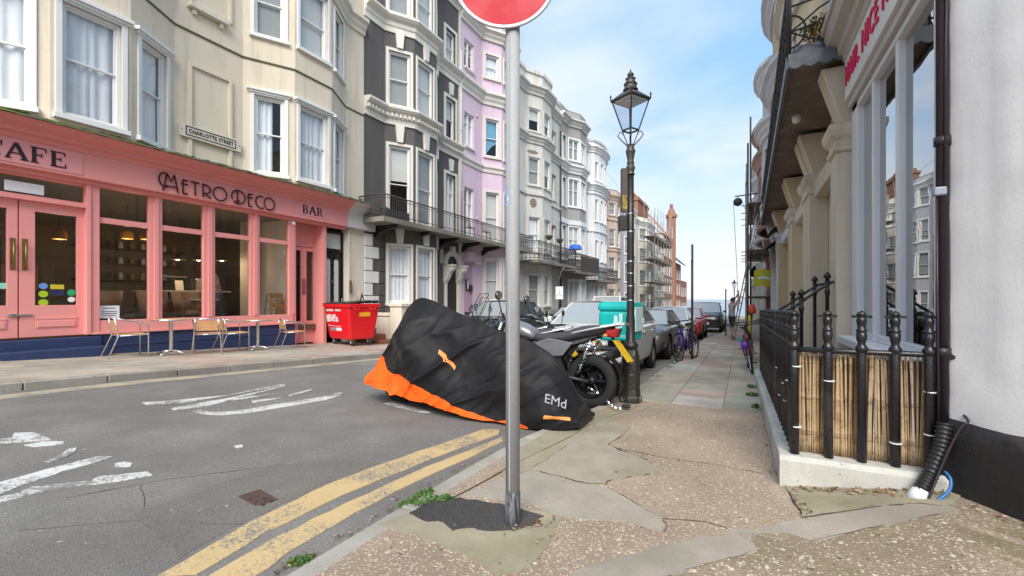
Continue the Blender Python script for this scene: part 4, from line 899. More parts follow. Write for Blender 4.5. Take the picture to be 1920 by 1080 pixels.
# ---- pale grey canted house
lg = thing('terraced_house', 'pale stone coloured house with patched render and dark rail balcony', 'house', (XL, 26, -.3))
Pl = baypath(22.705, 29.5, XL, (24.0, 25.1, 26.5, 27.6, .6)); w = []
for seg in (1, 2, 3):
    for (za, zb), c in zip(((.95, 2.85), (4.2, 6.2), (8.1, 9.75), (11.3, 12.65)), ('grey', 'curtain', 'grey', 'blindlow') if seg == 1 else ('blind', 'blind', 'blindlow', 'blindlow')):
        a, b2 = segf(Pl, seg, .17, .83); w.append((seg, a, b2, za, zb, dict(cover=c, trim=.10, rail=.5, depth=.05, detail=1)))
for (za, zb) in ((4.2, 6.3), (8.0, 9.7), (11.3, 12.6)): w.append((4, .35, 1.15, za, zb, dict(cover='grey', trim=.08, depth=.12, detail=1)))
terrace(lg, 0, 0, Pl, -.8, 14.85, m_lgrey, w, m_lgrey, m_frame)
course(lg, Pl, CORN(13.45, 13.95, .35), m_lgrey, 'cornice'); course(lg, Pl, CORN(10.55, 11.0, .3), m_lgrey, 'cornice'); course(lg, Pl, BAND(7.5, 7.66, .1), m_lgrey); course(lg, Pl, BAND(14.7, 14.9, .08), m_lgrey, 'coping')
m_patch = M('bare_brown_render', (.24, .18, .13), .95, 0, .3, 5, .5, 40)
Fl = frame(Pl[1], Pl[2])
for (s, z, a, b2) in ((.55, 7.05, .26, .26), (.5, 10.05, .42, .10)):
    P = [(s+a*math.cos(t*PI/7)*(1+.25*noise.noise((t, s, 1))), z+b2*math.sin(t*PI/7)*(1+.25*noise.noise((t, s, 4)))) for t in range(14)]; mb = MB(); mb.prism([Fl(p, -.01, q) for p, q in P], [Fl(p, .012, q) for p, q in P]); put(mb, 'render_patch', m_patch, lg)
b2_ = balcony('balcony', 'ornate black iron balcony with hanging baskets on the pale stone house', [(-10.0, 22.9), (-10.0, 29.2)], 3.55, 1.05, m_slabc, m_black, XL, base=(XL, 26, 3.5), ornate=True, step=.22)
for y in (25.4, 27.2):
    t = thing('hanging_basket', 'dark hanging basket %s on the pale stone house' % ('beside the bay window' if y < 26 else 'by the narrow window'), 'basket', (-10.4, y, 5.3)); mb = MB(); mb.lathe((-10.4, y, 5.1), [(0, -.22), (.16, -.1), (.24, .05), (.22, .1), (0, .12)], 10); put(mb, 'basket', M('dry_moss', (.07, .06, .03), .95, 0, .4, 20, .5, 40), t); mb = MB(); mb.tube([(-10.4, y, 5.2), (-10.4, y, 5.75), (-10.7, y, 5.8)], .01, 4); put(mb, 'chain', m_black, t)
# ---- taupe house
gb = thing('terraced_house', 'taupe grey house with white shutters and white canted bays', 'house', (XL, 32, -.4))
Pg = baypath(29.505, 34.75, XL, (31.1, 32.2, 33.5, 34.4, .6)); w = []
for seg in (1, 2, 3):
    for (za, zb) in ((.7, 2.7), (4.35, 6.6), (8.1, 10.1), (11.5, 13.0)):
        a, b2 = segf(Pg, seg, .10, .90); w.append((seg, a, b2, za, zb, dict(cover='blind' if za < 8 else 'grey', trim=.12, rail=.6, depth=.05, detail=1, mull=1, fm=m_frame2)))
for (za, zb) in ((4.2, 6.6), (8.0, 10.0), (11.3, 13.0)): w.append((0, .55, 1.25, za, zb, dict(cover='grey', trim=.08, depth=.15, detail=1)))
terrace(gb, 0, 0, Pg, -.9, 15.0, m_gbrown, w, m_frame2)
course(gb, Pg, CORN(13.9, 14.4, .4), m_lgrey, 'cornice'); course(gb, Pg, CORN(10.5, 11.1, .35), m_trimw, 'cornice'); course(gb, Pg, BAND(6.75, 7.1, .1), m_trimw)
balcony('balcony', 'brown screened iron balcony on the taupe house', [(-10.0, 29.4), (-10.0, 34.7)], 3.3, 1.2, m_slabc, m_ironrust, XL, base=(XL, 32, 3.3), ornate=True, step=.16)
mb = MB(); mb.box(-10.0, -9.97, 30.2, 34.6, 3.35, 4.35); t = tag(put(mb, 'balcony_screen', M('brown_netting', (.075, .06, .05), .9, 0, .3, 12)), 'brown netting screen tied along the taupe house balcony', 'screen')
t = thing('parasol', 'folded blue parasol above the ironwork of the taupe house balcony', 'parasol', (-10.3, 29.9, 3.3)); mb = MB(); mb.lathe((-10.3, 29.9, 5.0), [(.5, -.22), (.42, .02), (.28, .1), (0, .16)], 8, sm=False); put(mb, 'canopy', M('blue_canvas', (.03, .12, .55), .7), t); mb = MB(); mb.tube([(-10.3, 29.9, 3.3), (-10.3, 29.9, 5.1)], .02, 6); put(mb, 'pole', m_steel, t)
mb = MB(); mb.tube([(XL+.08, 29.5, -.4), (XL+.08, 29.5, 13)], .05, 6); tag(put(mb, 'drainpipe', m_ironrust), 'dark drainpipe between the pale stone and taupe houses', 'pipe')
# ---- white bow-fronted house
wh = thing('terraced_house', 'white house with rounded bow front and curved parapet', 'house', (XL, 38, -.5))
Pw = bowpath(34.755, 41.2, XL, 35.9, 40.2, .75, 6); w = []
for seg in (2, 3, 4, 5):
    for (za, zb) in ((.5, 2.6), (4.5, 6.2), (7.8, 9.6), (11.2, 12.7)):
        a, b2 = segf(Pw, seg, .22, .78); w.append((seg, a, b2, za, zb, dict(cover='blindlow' if seg % 2 else 'grey', trim=.09, depth=.05, detail=1)))
terrace(wh, 0, 0, Pw, -1.0, 14.4, m_white, w, m_frame2)
for z in (13.4, 10.3): course(wh, Pw, CORN(z, z+.5, .35), m_trimw, 'cornice')
for z, zz_ in ((6.9, 7.1), (3.7, 3.9), (10.0, 10.12), (14.3, 14.45)): course(wh, Pw, BAND(z, zz_, .1), m_lilac if z == 14.3 else m_trimw)
balcony('balcony', 'scrolled iron balcony on the white bow-fronted house', [(-10.1, 35.0), (-10.1, 41.0)], 2.9, 1.0, m_slabc, m_black, XL, base=(XL, 38, 2.9), ornate=True, step=.25)
# ---- beige, lilac grey, scaffolded, cream
def simple(label, y0, y1, zt, mat, sills, tm, bay=None, fm=None, corn=(.5, .3), cover='grey', base=-1.2):
    h = thing('terraced_house', label, 'house', (XL, (y0+y1)/2, base)); wdt = y1-y0; b = bay or (y0+wdt*.22, y0+wdt*.40, y0+wdt*.64, y0+wdt*.82, .6); P = baypath(y0, y1, XL, b); w = []
    for seg in (1, 2, 3):
        for za, zb in sills:
            a, b2 = segf(P, seg, .14, .86); w.append((seg, a, b2, za, zb, dict(cover=cover, trim=.1, depth=.05, detail=1)))
    for za, zb in sills[1:]: w.append((4, .2, min(.9, frame(P[4], P[5]).len-.15), za, zb, dict(cover='grey', trim=.06, depth=.08, detail=1)))
    terrace(h, 0, 0, P, base-1, zt, mat, w, tm, fm, fl=(3.4, 6.6, 9.2)); course(h, P, CORN(zt-corn[0]-.45, zt-corn[0], corn[1]), tm, 'cornice'); return h, P
bg_, Pb = simple('pinkish beige house with plain canted bays', 41.205, 47.0, 11.7, m_beige, ((.2, 2.3), (3.4, 5.3), (6.3, 8.0), (9.3, 10.5)), m_beige, (42.1, 43.1, 44.6, 45.6, .6), m_frame2)
for z in (5.9, 8.8): course(bg_, Pb, BAND(z, z+.15, .1), m_beige)
simple('lilac grey house with white sash windows left of the scaffold', 47.005, 53.8, 11.6, m_lilac, ((.0, 2.0), (3.2, 5.2), (6.2, 8.0), (9.2, 10.6)), m_frame2)
sc_h, _ = simple('cream house wrapped in scaffolding with brick chimney', 53.805, 68.0, 11.4, m_cream2, ((-.2, 2.0), (3.0, 4.9), (5.9, 7.6), (8.6, 10.0)), m_trimw, (56, 58, 62, 64, .8))
cr_h, _ = simple('narrow cream house with a red window blind', 68.005, 75.0, 11.0, m_cream2, ((-.4, 1.6), (2.6, 4.6), (5.4, 7.2), (8.3, 9.8)), m_trimw)
mb = MB(); F = frame((XL+.55, 70.8), (XL+.55, 72.5)); mb.fbox(F, .1, 1.5, .11, .13, 6.3, 7.2); put(mb, 'red_blind', M('red_cloth', (.70, .03, .06), .8), cr_h)
def chimney(h, x0, x1, y0, y1, z0, z1, pots, mat=None):
    mb = MB(); mb.box(x0, x1, y0, y1, z0, z1-.5); mb.box(x0-.12, x1+.12, y0-.12, y1+.12, z1-.5, z1-.3); mb.box(x0, x1, y0, y1, z1-.3, z1); c = put(mb, 'chimney', mat or m_brick, h)
    for i in range(pots):
        y = y0+(y1-y0)*(i+.5)/pots; mb = MB(); mb.lathe(((x0+x1)/2, y, z1), [(.16, 0), (.13, .35), (.17, .38), (.17, .5), (.12, .5)], 8); put(mb, 'chimney_pot', m_orange_tile, c)
chimney(sc_h, -12.6, -11.4, 56.5, 63.4, 11, 14.0, 8)
chimney(gb, -13.4, -12.4, 34.2, 35.2, 14, 15.9, 3)
# ---- red brick gabled houses at the seaward end
rb = thing('brick_house', 'tall red brick gabled house with orange tiled roof and turret chimney', 'house', (XL, 81, -1.6)); P = [(XL, 75.005), (XL, 88)]; w = []
for s in (1.2, 4.0, 7.2, 10.2):
    for za, zb in ((-.8, 1.4), (2.4, 4.6), (5.4, 7.4), (8.4, 10.2)): w.append((0, s, s+1.5, za, zb, dict(cover='grey', trim=.15, detail=1, mull=1)))
terrace(rb, 0, 0, P, -2.6, 11.9, m_brick, w, m_trimw, m_frame2, fl=(2, 5, 8), roof=m_orange_tile)
mb = MB(); mb.prism([(XL+.3, 75.2, 11.7), (XL+.3, 83.0, 11.7), (-14.2, 83.0, 15.6), (-14.2, 75.2, 15.6)], [(XL+.3, 75.2, 11.95), (XL+.3, 83.0, 11.95), (-14.2, 83.0, 15.85), (-14.2, 75.2, 15.85)]); put(mb, 'tiled_roof', m_orange_tile, rb)
mb = MB(); F = frame((XL+.05, 82.0), (XL+.05, 88)); mb.prism([F(0, -.4, 11.5), F(6, -.4, 11.5), F(3, -.4, 16.4)], [F(0, 0, 11.5), F(6, 0, 11.5), F(3, 0, 16.4)]); put(mb, 'gable', m_brick, rb)
window(frame((XL+.06, 82.0), (XL+.06, 88)), 2.3, 3.7, 12.2, 14.2, rb, tm=m_trimw, depth=-.02, detail=1)
mb = MB(); mb.lathe((-11.5, 86.6, 11), [(.75, -13.8), (.75, 5.0), (1.0, 5.2), (1.0, 5.7), (.7, 5.9), (.6, 6.3), (.3, 6.9), (.28, 7.6), (0, 7.7)], 8, sm=False); put(mb, 'turret_chimney', m_brick, rb)
rb2 = thing('brick_house', 'lower dark red brick house with pointed roof nearest the sea', 'house', (XL, 93, -1.8)); P = [(XL, 88.005), (XL, 99)]; w = []
for s in (1.0, 4.5, 8.0):
    for za, zb in ((-1., 1.), (2.2, 4.2), (5.2, 6.8)): w.append((0, s, s+1.5, za, zb, dict(cover='grey', trim=.12, detail=1)))
terrace(rb2, 0, 0, P, -2.8, 8.3, m_brick, w, m_trimw, m_frame2, fl=(2, 5))
mb = MB(); mb.prism([(XL+.9, 88.3, 8.1), (XL+.9, 99, 8.1), (-14, 99, 11.5), (-14, 88.3, 11.5)], [(XL+.9, 88.3, 8.3), (XL+.9, 99, 8.3), (-14, 99, 11.7), (-14, 88.3, 11.7)]); put(mb, 'tiled_roof', m_slate, rb2)
rb3 = thing('brick_house', 'low brick house closing the left side of the street', 'house', (XL, 103, -2)); P = [(XL, 99.005), (XL, 110)]; w = [(0, s, s+1.4, za, za+1.7, dict(cover='grey', trim=.1, detail=1)) for s in (1, 4.5, 8) for za in (-1.2, 2)]
terrace(rb3, 0, 0, P, -3, 5.2, m_brick, w, m_trimw, m_frame2, fl=(1.5,))
# scaffold on the cream house
def scaffold(name, label, x0, x1, y0, y1, zs, z0, ztop, ny, lift_boards=True, r=.03, extra=True):
    t = thing(name, label, 'scaffold', ((x0+x1)/2, (y0+y1)/2, z0)); mb = MB()
    for i in range(ny+1):
        y = y0+(y1-y0)*i/ny
        for x in (x0, x1): mb.tube([(x, y, z0), (x, y, ztop+RN.uniform(0, 1.3))], r, 5)
        for z in zs: mb.tube([(x0-.2, y, z), (x1+.3, y, z)], r*.8, 5)
    for z in zs:
        for x in (x0, x1):
            for dz in (0, .95): mb.tube([(x, y0-.3, z+dz), (x, y1+.3, z+dz)], r*.8, 5)
    for k in range(ny):
        a = y0+(y1-y0)*k/ny; b2 = y0+(y1-y0)*(k+1)/ny
        for za, zb in zip([z0]+list(zs), zs):
            if (k+int(za)) % 2 == 0: mb.tube([(x1+.04, a, za), (x1+.04, b2, zb)], r*.8, 5)
    put(mb, 'scaffold_tubes', M('scaffold_steel', (.30, .27, .24), .55, .6, .3, 8), t, kind='stuff')
    if lift_boards:
        for z in zs:
            for k in range(3):
                a = x0+(x1-x0)*k/3; m2 = MB(); m2.box(a+.01, a+(x1-x0)/3-.01, y0-.2, y1+.2, z+.04, z+.085); put(m2, 'board', m_board, t)
            m2 = MB(); m2.box(x1+.02, x1+.05, y0-.2, y1+.2, z+.085, z+.30); put(m2, 'toe_board', m_board, t)
    return t
m_board = M('scaffold_plank', (.20, .16, .12), .85, 0, .3, 4)
scaffold('scaffold', 'scaffold of steel tubes and planks around the far cream house', -10.2, -9.0, 54.0, 67.5, (1.3, 3.3, 6.0, 8.6), -2.0, 11.3, 6, r=.04)

# ================================================================== right-hand side: corner shop
m_wwall = plaster('white_painted_render', (.74, .72, .71), stain=(.45, .42, .38), amt=.16, bump=.16)
m_bitumen = M('black_bitumen_paint', (.022, .020, .020), .5, 0, .4, 5, .5, 18, .4, col2=(.06, .045, .035), th=(.58, .72), c2s=4)
m_wood_wh = paintwood('weathered_white_paint', (.70, .69, .71), chip=(.30, .29, .30))
m_fasc = paintwood('off_white_fascia_paint', (.72, .71, .69))
m_taupe_p = paintwood('taupe_moulding_paint', (.46, .41, .37))
m_magenta = M('magenta_lettering', (.70, .01, .11), .4)
m_ppl = M('plum_black_pipe', (.030, .020, .026), .38, 0, .2, 5)
shop = thing('corner_shop', 'white corner shop with tall windows and magenta lettering', 'shop', (1.3, 5, 0))
XR = 1.2
def disp_wall(name, p0, p1, z0, z1, mat, par, amp=.012, nu=50, nv=80, off=0.):
    F = frame(p0, p1); mb = MB()
    def fn(u, v):
        s = F.len*u; z = z0+(z1-z0)*v; b = amp*(noise.noise((s*1.1, z*.9, 3))+.45*noise.noise((s*5, z*5, 8))+.15*noise.noise((s*17, z*17, 2)))
        cr = .012*(1-min(1, abs(s-.30-.02*math.sin(z*1.3))/.05)) if z > .9 else 0
        return F(s, off+b+cr, z)
    mb.grid(fn, nu, nv); return put(mb, name, mat, par, fix=False)
c0, c1 = (1.2, 3.90), (3.2, .85)
disp_wall('rendered_wall', c0, c1, .50, 9.5, m_wwall, shop, .02, 60, 110)
F = frame(c0, c1); mb = MB()
def pl(u, v):
    s = -.02+F.len*u; prof = [(.075, -.25), (.085, .10), (.075, .38), (.07, .49), (.055, .535), (.0, .585), (-.06, .60)]
    i = min(int(v*6), 5); t = v*6-i; d = prof[i][0]*(1-t)+prof[i+1][0]*t; z = prof[i][1]*(1-t)+prof[i+1][1]*t
    bulge = .05*sst(.25, .9, s); k = .018*noise.noise((s*3, z*4, 1))+.006*noise.noise((s*14, z*14, 1))
    return F(s, d+(bulge if v < .75 else 0)+k*(v < .9), z+.02*noise.noise((s*4, 1, 1))*(v > .6))
mb.grid(pl, 60, 24); mb.poly([F(-.02, -.06, -.2), F(-.02, .08, -.2), F(-.02, .07, .49), F(-.02, .0, .58), F(-.02, -.06, .6)]); put(mb, 'bitumen_plinth', m_bitumen, shop, fix=False)
# shopfront along the street (outward = towards the road)
Fr = frame((XR, 12), (XR, 0))                            # s = 12 - Y
S = lambda Y: 12-Y
mb = MB(); mb.fbox(Fr, S(6.52), S(3.9), -.2, .0, -.6, .84); put(mb, 'stall_riser', m_wwall, shop)
mb = MB(); mb.fbox(Fr, S(6.5), S(4.12), -.06, .20, .84, .93); put(mb, 'window_sill', m_wood_wh, shop, bevel=.012)
for ya, yb, ex in ((4.80, 4.88, .05), (5.59, 5.67, .05), (6.24, 6.54, .06), (4.09, 4.16, .01)):
    mb = MB(); mb.fbox(Fr, S(yb), S(ya), -.05, ex, .93, 3.60); put(mb, 'mullion', m_wood_wh, shop, bevel=.008)
mb = MB(); mb.fbox(Fr, S(6.5), S(4.1), -.06, .06, 3.50, 3.60); mb.fbox(Fr, S(6.5), S(4.1), -.05, .03, .93, 1.0); mb.fbox(Fr, S(4.1), S(3.9), -.2, .0, .84, 3.6); put(mb, 'window_head', m_wood_wh, shop, bevel=.01)
for ya, yb in ((4.16, 4.81), (4.87, 5.60), (5.66, 6.25)):
    mb = MB(); mb.fbox(Fr, S(yb), S(ya), -.012, .0, .95, 3.55); put(mb, 'shop_pane', m_glass_r, shop)
mb = MB(); mb.fbox(Fr, S(6.52), S(3.9), -.3, .06, 3.60, 3.655); mb.fbox(Fr, S(6.52), S(3.9), .06, .10, 3.56, 3.66); put(mb, 'fascia_soffit', m_taupe_p, shop, bevel=.008)
mb = MB(); mb.fbox(Fr, S(6.50), S(3.9), -.1, .13, 3.66, 4.13); put(mb, 'fascia_board', m_fasc, shop)
mb = MB(); mb.sweep([(XR, 6.52), (XR, 3.9)], [(.0, 4.13), (.14, 4.13), (.16, 4.19), (.20, 4.21), (.21, 4.30), (.30, 4.34), (.33, 4.42), (.33, 4.47), (.36, 4.48), (.36, 4.56), (.0, 4.64)]); put(mb, 'shop_cornice', m_taupe_p, shop)
mb = MB(); mb.fbox(Fr, S(6.52), S(3.9), -.2, -.0, 4.6, 9.5); put(mb, 'upper_wall', m_wwall, shop)
mb = MB(); mb.box(4.8, 4.9, 1.0, 6.52, -.6, 9.5); mb.box(XR+.05, 4.9, 6.46, 6.52, -.6, 9.5); mb.box(3.1, 4.9, .8, .9, -.6, 9.5); put(mb, 'back_wall', m_room, shop)
mb = MB(); PF = [(1.25, 6.46), (1.25, 4.0), (3.0, 1.4), (4.8, 1.4), (4.8, 6.46)]; mb.prism([(x, y, .3) for x, y in PF], [(x, y, .4) for x, y in PF]); put(mb, 'shop_floor', m_room, shop); mb = MB(); mb.prism([(x, y, 3.9) for x, y in PF], [(x, y, 4.0) for x, y in PF]); put(mb, 'shop_ceiling', m_room, shop); mb = MB(); mb.prism([(1.2, 6.52, 9.5), (1.2, 3.9, 9.5), (3.2, .85, 9.5), (4.9, .85, 9.5), (4.9, 6.52, 9.5)], [(1.2, 6.52, 9.6), (1.2, 3.9, 9.6), (3.2, .85, 9.6), (4.9, .85, 9.6), (4.9, 6.52, 9.6)]); put(mb, 'roof', m_slate, shop)
mb = MB(); mb.fbox(Fr, S(4.79), S(4.20), -.10, -.085, .96, 1.12); mb.fbox(Fr, S(5.57), S(4.9), -.10, -.085, .96, 1.10); mb.fbox(Fr, S(6.2), S(5.7), -.10, -.085, .96, 1.09); put(mb, 'window_vinyl', m_magenta, shop, kind='stuff')
for wd_, yq in (('HAIR.', 6.07), ('NICE', 5.31), ('HE', 4.72)): place_text(wd_, .32, m_magenta, (XR-.134, yq, 3.90), (0, -1, 0), (0, 0, 1), shop, name='lettering', ext=.012, off=.0, spacing=1.14, sx=.80)
# downpipe, conduit, cables
pipe = thing('downpipe', 'plum black downpipe between shop window and white wall', 'pipe', (1.16, 3.90, .4))
mb = MB(); mb.tube([(1.16, 3.90, .42), (1.16, 3.90, 9.4)], .034, 12); put(mb, 'pipe', m_ppl, pipe)
for z in (.98, 2.35, 3.95):
    mb = MB(); mb.tube([(1.16, 3.90, z), (1.16, 3.90, z+.055)], .045, 12); put(mb, 'socket', m_ppl, pipe)
mb = MB(); mb.box(1.105, 1.17, 3.845, 3.90, 2.02, 2.075); put(mb, 'junction_clip', M('blue_grey_plastic', (.26, .30, .36), .4), pipe, bevel=.01)
mb = MB(); mb.tube([(1.16, 3.86, 4.1), (1.17, 3.85, 3.6), (1.165, 3.86, 3.0), (1.16, 3.86, 2.05)], .008, 6); mb.tube([(1.12, 3.86, 2.0), (1.125, 3.86, 1.2), (1.13, 3.86, .5)], .007, 6); mb.box(1.13, 1.19, 3.845, 3.875, 3.30, 3.34); put(mb, 'clipped_cable', m_ppl, pipe)
cond = thing('conduit', 'black corrugated cable conduit running into the pavement by the railings', 'pipe', (.99, 3.74, .1))
P0 = [Vector(p) for p in ((1.15, 3.82, .56), (1.12, 3.79, .40), (1.06, 3.76, .24), (1.00, 3.72, .13))]; pts = []; rs = []
for i in range(72):
    t = i/71*3; k = min(int(t), 2); f_ = t-k; pts.append(P0[k].lerp(P0[k+1], f_)); rs.append(.040+(.006 if i % 4 < 2 else -.004))
mb = MB(); mb.tube(pts, rs, 12); put(mb, 'corrugated_pipe', M('black_plastic', (.02, .02, .021), .35), cond)
mb = MB(); mb.tube([(1.01, 3.725, .145), (.975, 3.70, .075)], [.046, .062], 12); put(mb, 'concrete_collar', M('white_mortar', (.66, .66, .66), .8), cond)
def cable(name, label, pts, r, mat):
    q = [Vector(p) for p in pts]; out = []
    for i in range(len(q)-1):
        a, b2, c, d = q[max(i-1, 0)], q[i], q[i+1], q[min(i+2, len(q)-1)]
        for k in range(6):
            t = k/6; out.append(.5*((2*b2)+(c-a)*t+(2*a-5*b2+4*c-d)*t*t+(3*b2-a-3*c+d)*t**3))
    mb = MB(); mb.tube(out+[q[-1]], r, 6); return tag(put(mb, name, mat), label, 'cable')
cable('cable', 'thin black cable looping over the black plinth beside the conduit', [(1.24, 3.82, .62), (1.235, 3.75, .60), (1.20, 3.74, .56), (1.15, 3.735, .44), (1.09, 3.71, .28), (1.02, 3.66, .10)], .008, m_ppl)
cable('cable', 'bright blue cable coming out of the ground beside the conduit', [(1.02, 3.66, .08), (1.07, 3.66, .12), (1.13, 3.69, .18), (1.145, 3.72, .24), (1.13, 3.76, .27)], .009, M('blue_plastic', (.03, .16, .42), .4))
# ================================================================== railings round the basement area
m_rail = M('gloss_black_railing_paint', (.012, .011, .013), .32, 0, .3, 7, .3, 40, .5, col2=(.035, .032, .035), th=(.6, .7))
m_plinthw = concrete('whitewashed_plinth', (.52, .50, .455), .35, gcol=(.22, .20, .12))
ax = lambda Y: .345-.010*(Y-3.9)
ptop = lambda Y: .22-.020*(Y-3.9); rtop = lambda Y: .99-.008*(Y-3.9)
pln = thing('railing_plinth', 'whitewashed stone plinth carrying the black railings', 'plinth', (.4, 4, 0))
mb = MB(); ysq = [3.83, 4.6, 5.4, 6.2, 7.0, 7.8, 8.6, 9.2]
rings = [[(ax(y)-.105, y, right_z(.2, y)-.15), (ax(y)-.10, y, ptop(y)-.03), (ax(y)-.07, y, ptop(y)), (ax(y)+.10, y, ptop(y)), (ax(y)+.10, y, right_z(.2, y)-.15)] for y in ysq]; mb.loft(rings, sm=False); put(mb, 'kerb_stone', m_plinthw, pln)
mb = MB(); mb.loft([[(x, 3.80+.01*noise.noise((x*5, 0, 0)), -.15), (x, 3.80+.012*noise.noise((x*6, 1, 0)), .19), (x, 3.83, .221), (x, 4.02, .222), (x, 4.02, -.15)] for x in [.24+.98*i/16 for i in range(17)]], sm=False); put(mb, 'kerb_stone', m_plinthw, pln)
rl = thing('area_railings', 'heavy black iron railings with capped finials round the shop basement', 'railing', (.4, 4, .2))
mb = MB(); mb.lathe((0, 0, 0), [(.034, 0), (.034, .76), (.030, .77), (.042, .775), (.044, .80), (.030, .815), (.026, .83), (.036, .86), (.037, .90), (.030, .905), (.038, .912), (.038, .925), (.029, .93), (.030, .96), (.036, .985), (.034, 1.0), (.027, 1.004), (.025, 1.02), (.036, 1.022), (.030, 1.04), (.014, 1.052), (0, 1.056)], 10)
a_ = [(-.066, -.012, 1.008), (.066, .012, 1.022)]; mb.box(-.068, .068, -.014, .014, 1.006, 1.024)
post_me = mb.mesh('railing_post', [m_rail])
def post(x, y, z, rz=0, sc=1.):
    o = link('railing_post', post_me, rl); o.location = Vector((x, y, z))-Vector(rl.location); o.rotation_euler = (rad(RN.uniform(-.6, .6)), rad(RN.uniform(-.6, .6)), rz+rad(RN.uniform(-8, 8))); o.scale = (sc*.84, sc*.84, 1)
for x in (.548, .738, .922, 1.10): post(x, 3.9, .215)
post(ax(3.9)-.005, 3.9, .215, PI/4, 1.12)
y = 4.075
while y < 9.1: post(ax(y), y, ptop(y)-.004, PI/2); y += .175
mb = MB(); mb.tube([(.33, 3.9, .985), (.7, 3.9, .982), (1.1, 3.9, .985), (1.262, 3.885, .972)], .019, 8); put(mb, 'rail', m_rail, rl)
mb = MB(); mb.lathe((1.25, 3.885, .973), [(.03, -.01), (.036, .0), (.03, .02)], 10, mat=Matrix.Rotation(PI/2, 4, 'Y')); put(mb, 'wall_rosette', m_ironrust, rl)
mb = MB(); mb.tube([(ax(3.9), 3.9, .985), (ax(9.1), 9.1, rtop(9.1))], .020, 8); mb.box(ax(6)-.02, ax(6)+.02, 5.99, 6.01, .95, .98); put(mb, 'rail', m_rail, rl)
mb = MB()
for dz in (.12, .18, .25): mb.tube([(ax(3.92)-.032, 3.92, .985+dz-.05), (ax(9.1)-.032, 9.1, rtop(9.1)+dz-.05)], .006, 5)
m_tie = M('white_cable_tie', (.75, .75, .75), .4)
for x, y, z in ((.35, 3.9, .86), (.55, 3.9, .77), (.922, 3.9, .38), (1.10, 3.9, .74), (1.10, 3.9, .46), (.35, 3.9, .42), (ax(4.25), 4.25, .7), (ax(4.43), 4.43, .5), (ax(4.6), 4.6, .62), (ax(4.95), 4.95, .45), (ax(5.3), 5.3, .66)):
    t_ = MB(); t_.lathe((x, y, z), [(.031, -.004), (.035, -.004), (.035, .004), (.031, .004)], 12); put(t_, 'cable_tie', m_tie, rl)
# bamboo screen tied behind the front railings: every cane is a piece
m_cane = [M('bamboo_cane_%s' % n, c, .5, 0, .25, 4, .2, 40, .4, col2=c2, th=(.5, .65), c2s=14) for n, c, c2 in (('tan', (.37, .235, .115), (.23, .145, .075)), ('straw', (.45, .325, .185), (.31, .205, .105)), ('grey', (.40, .31, .23), (.22, .16, .12)), ('pale', (.66, .56, .42), (.40, .28, .16)))]
bam = thing('bamboo_screen', 'split bamboo cane screen tied behind the front railings', 'screen', (.72, 3.97, .6)); cane_me = []
for q in m_cane:
    mb = MB(); pts = []; rs = []
    for i in range(10):
        z = i/9; pts.append((.0, 0, z)); rs.append(.0072)
        if i in (2, 5, 8): pts += [(0, 0, z+.012), (0, 0, z+.018)]; rs += [.0088, .0072]
    mb.tube(pts, rs, 6); cane_me.append(mb.mesh('bamboo_cane', [q]))
x = .375
while x < 1.115:
    o = link('bamboo_cane', RN.choices(cane_me, (5, 4, 3, 1.4))[0], bam); hgt = (.745+.02*math.sin(x*9)+RN.uniform(-.02, .02)); o.location = Vector((x, 3.962+RN.uniform(-.006, .01), .222))-Vector(bam.location); o.scale = (RN.uniform(.75, 1.15), 1, hgt); o.rotation_euler = (rad(RN.uniform(-.8, .8)), rad(RN.uniform(-2.2, 1.6)), RN.uniform(0, 6)); x += RN.uniform(.0095, .0135)
mb = MB()
for z in (.36, .62, .88): mb.tube([(.37+.03*i, 3.952+.004*(i % 2), z) for i in range(26)], .0016, 4)
put(mb, 'binding_wire', m_ironrust, bam, kind='stuff')
mb = MB(); mb.box(.37, 1.125, 3.995, 4.0, .2, .93); put(mb, 'backing_cloth', M('brown_backing', (.13, .085, .055), .9, 0, .4, 9), bam)
# dark floor of the area and area wall
mb = MB(); mb.box(.45, XR, 4.05, 9.0, -.02, .03); put(mb, 'area_cover', m_joint, shop)
# door steps with handrails beyond the area
stp = thing('entrance_steps', 'stone steps with black handrails up to the cream porch', 'steps', (.8, 7.2, 0))
for i in range(3):
    mb = MB(); mb.box(.35+.28*i, 1.3, 6.75, 7.75, -.2 if i == 0 else .12*i+.02, .12*(i+1)+.02); put(mb, 'step', m_cream2, stp, bevel=.012)
def hrail(y, par):
    mb = MB(); mb.tube([(.36, y, 1.10), (.60, y, 1.27), (.86, y, 1.48), (.98, y, 1.56), (1.22, y, 1.57)], .018, 8); put(mb, 'handrail', m_rail, par)
    for x, zt in ((.36, 1.18), (.66, 1.45), (.93, 1.66)):
        mb = MB(); mb.lathe((x, y, 0), [(.022, 0), (.022, zt-.25), (.03, zt-.24), (.03, zt-.2), (.02, zt-.18), (.03, zt-.1), (.02, zt-.05), (.045, zt-.045), (.03, zt), (0, zt+.03)], 8); put(mb, 'rail_post', m_rail, par)
hrail(6.72, stp); hrail(7.80, stp)
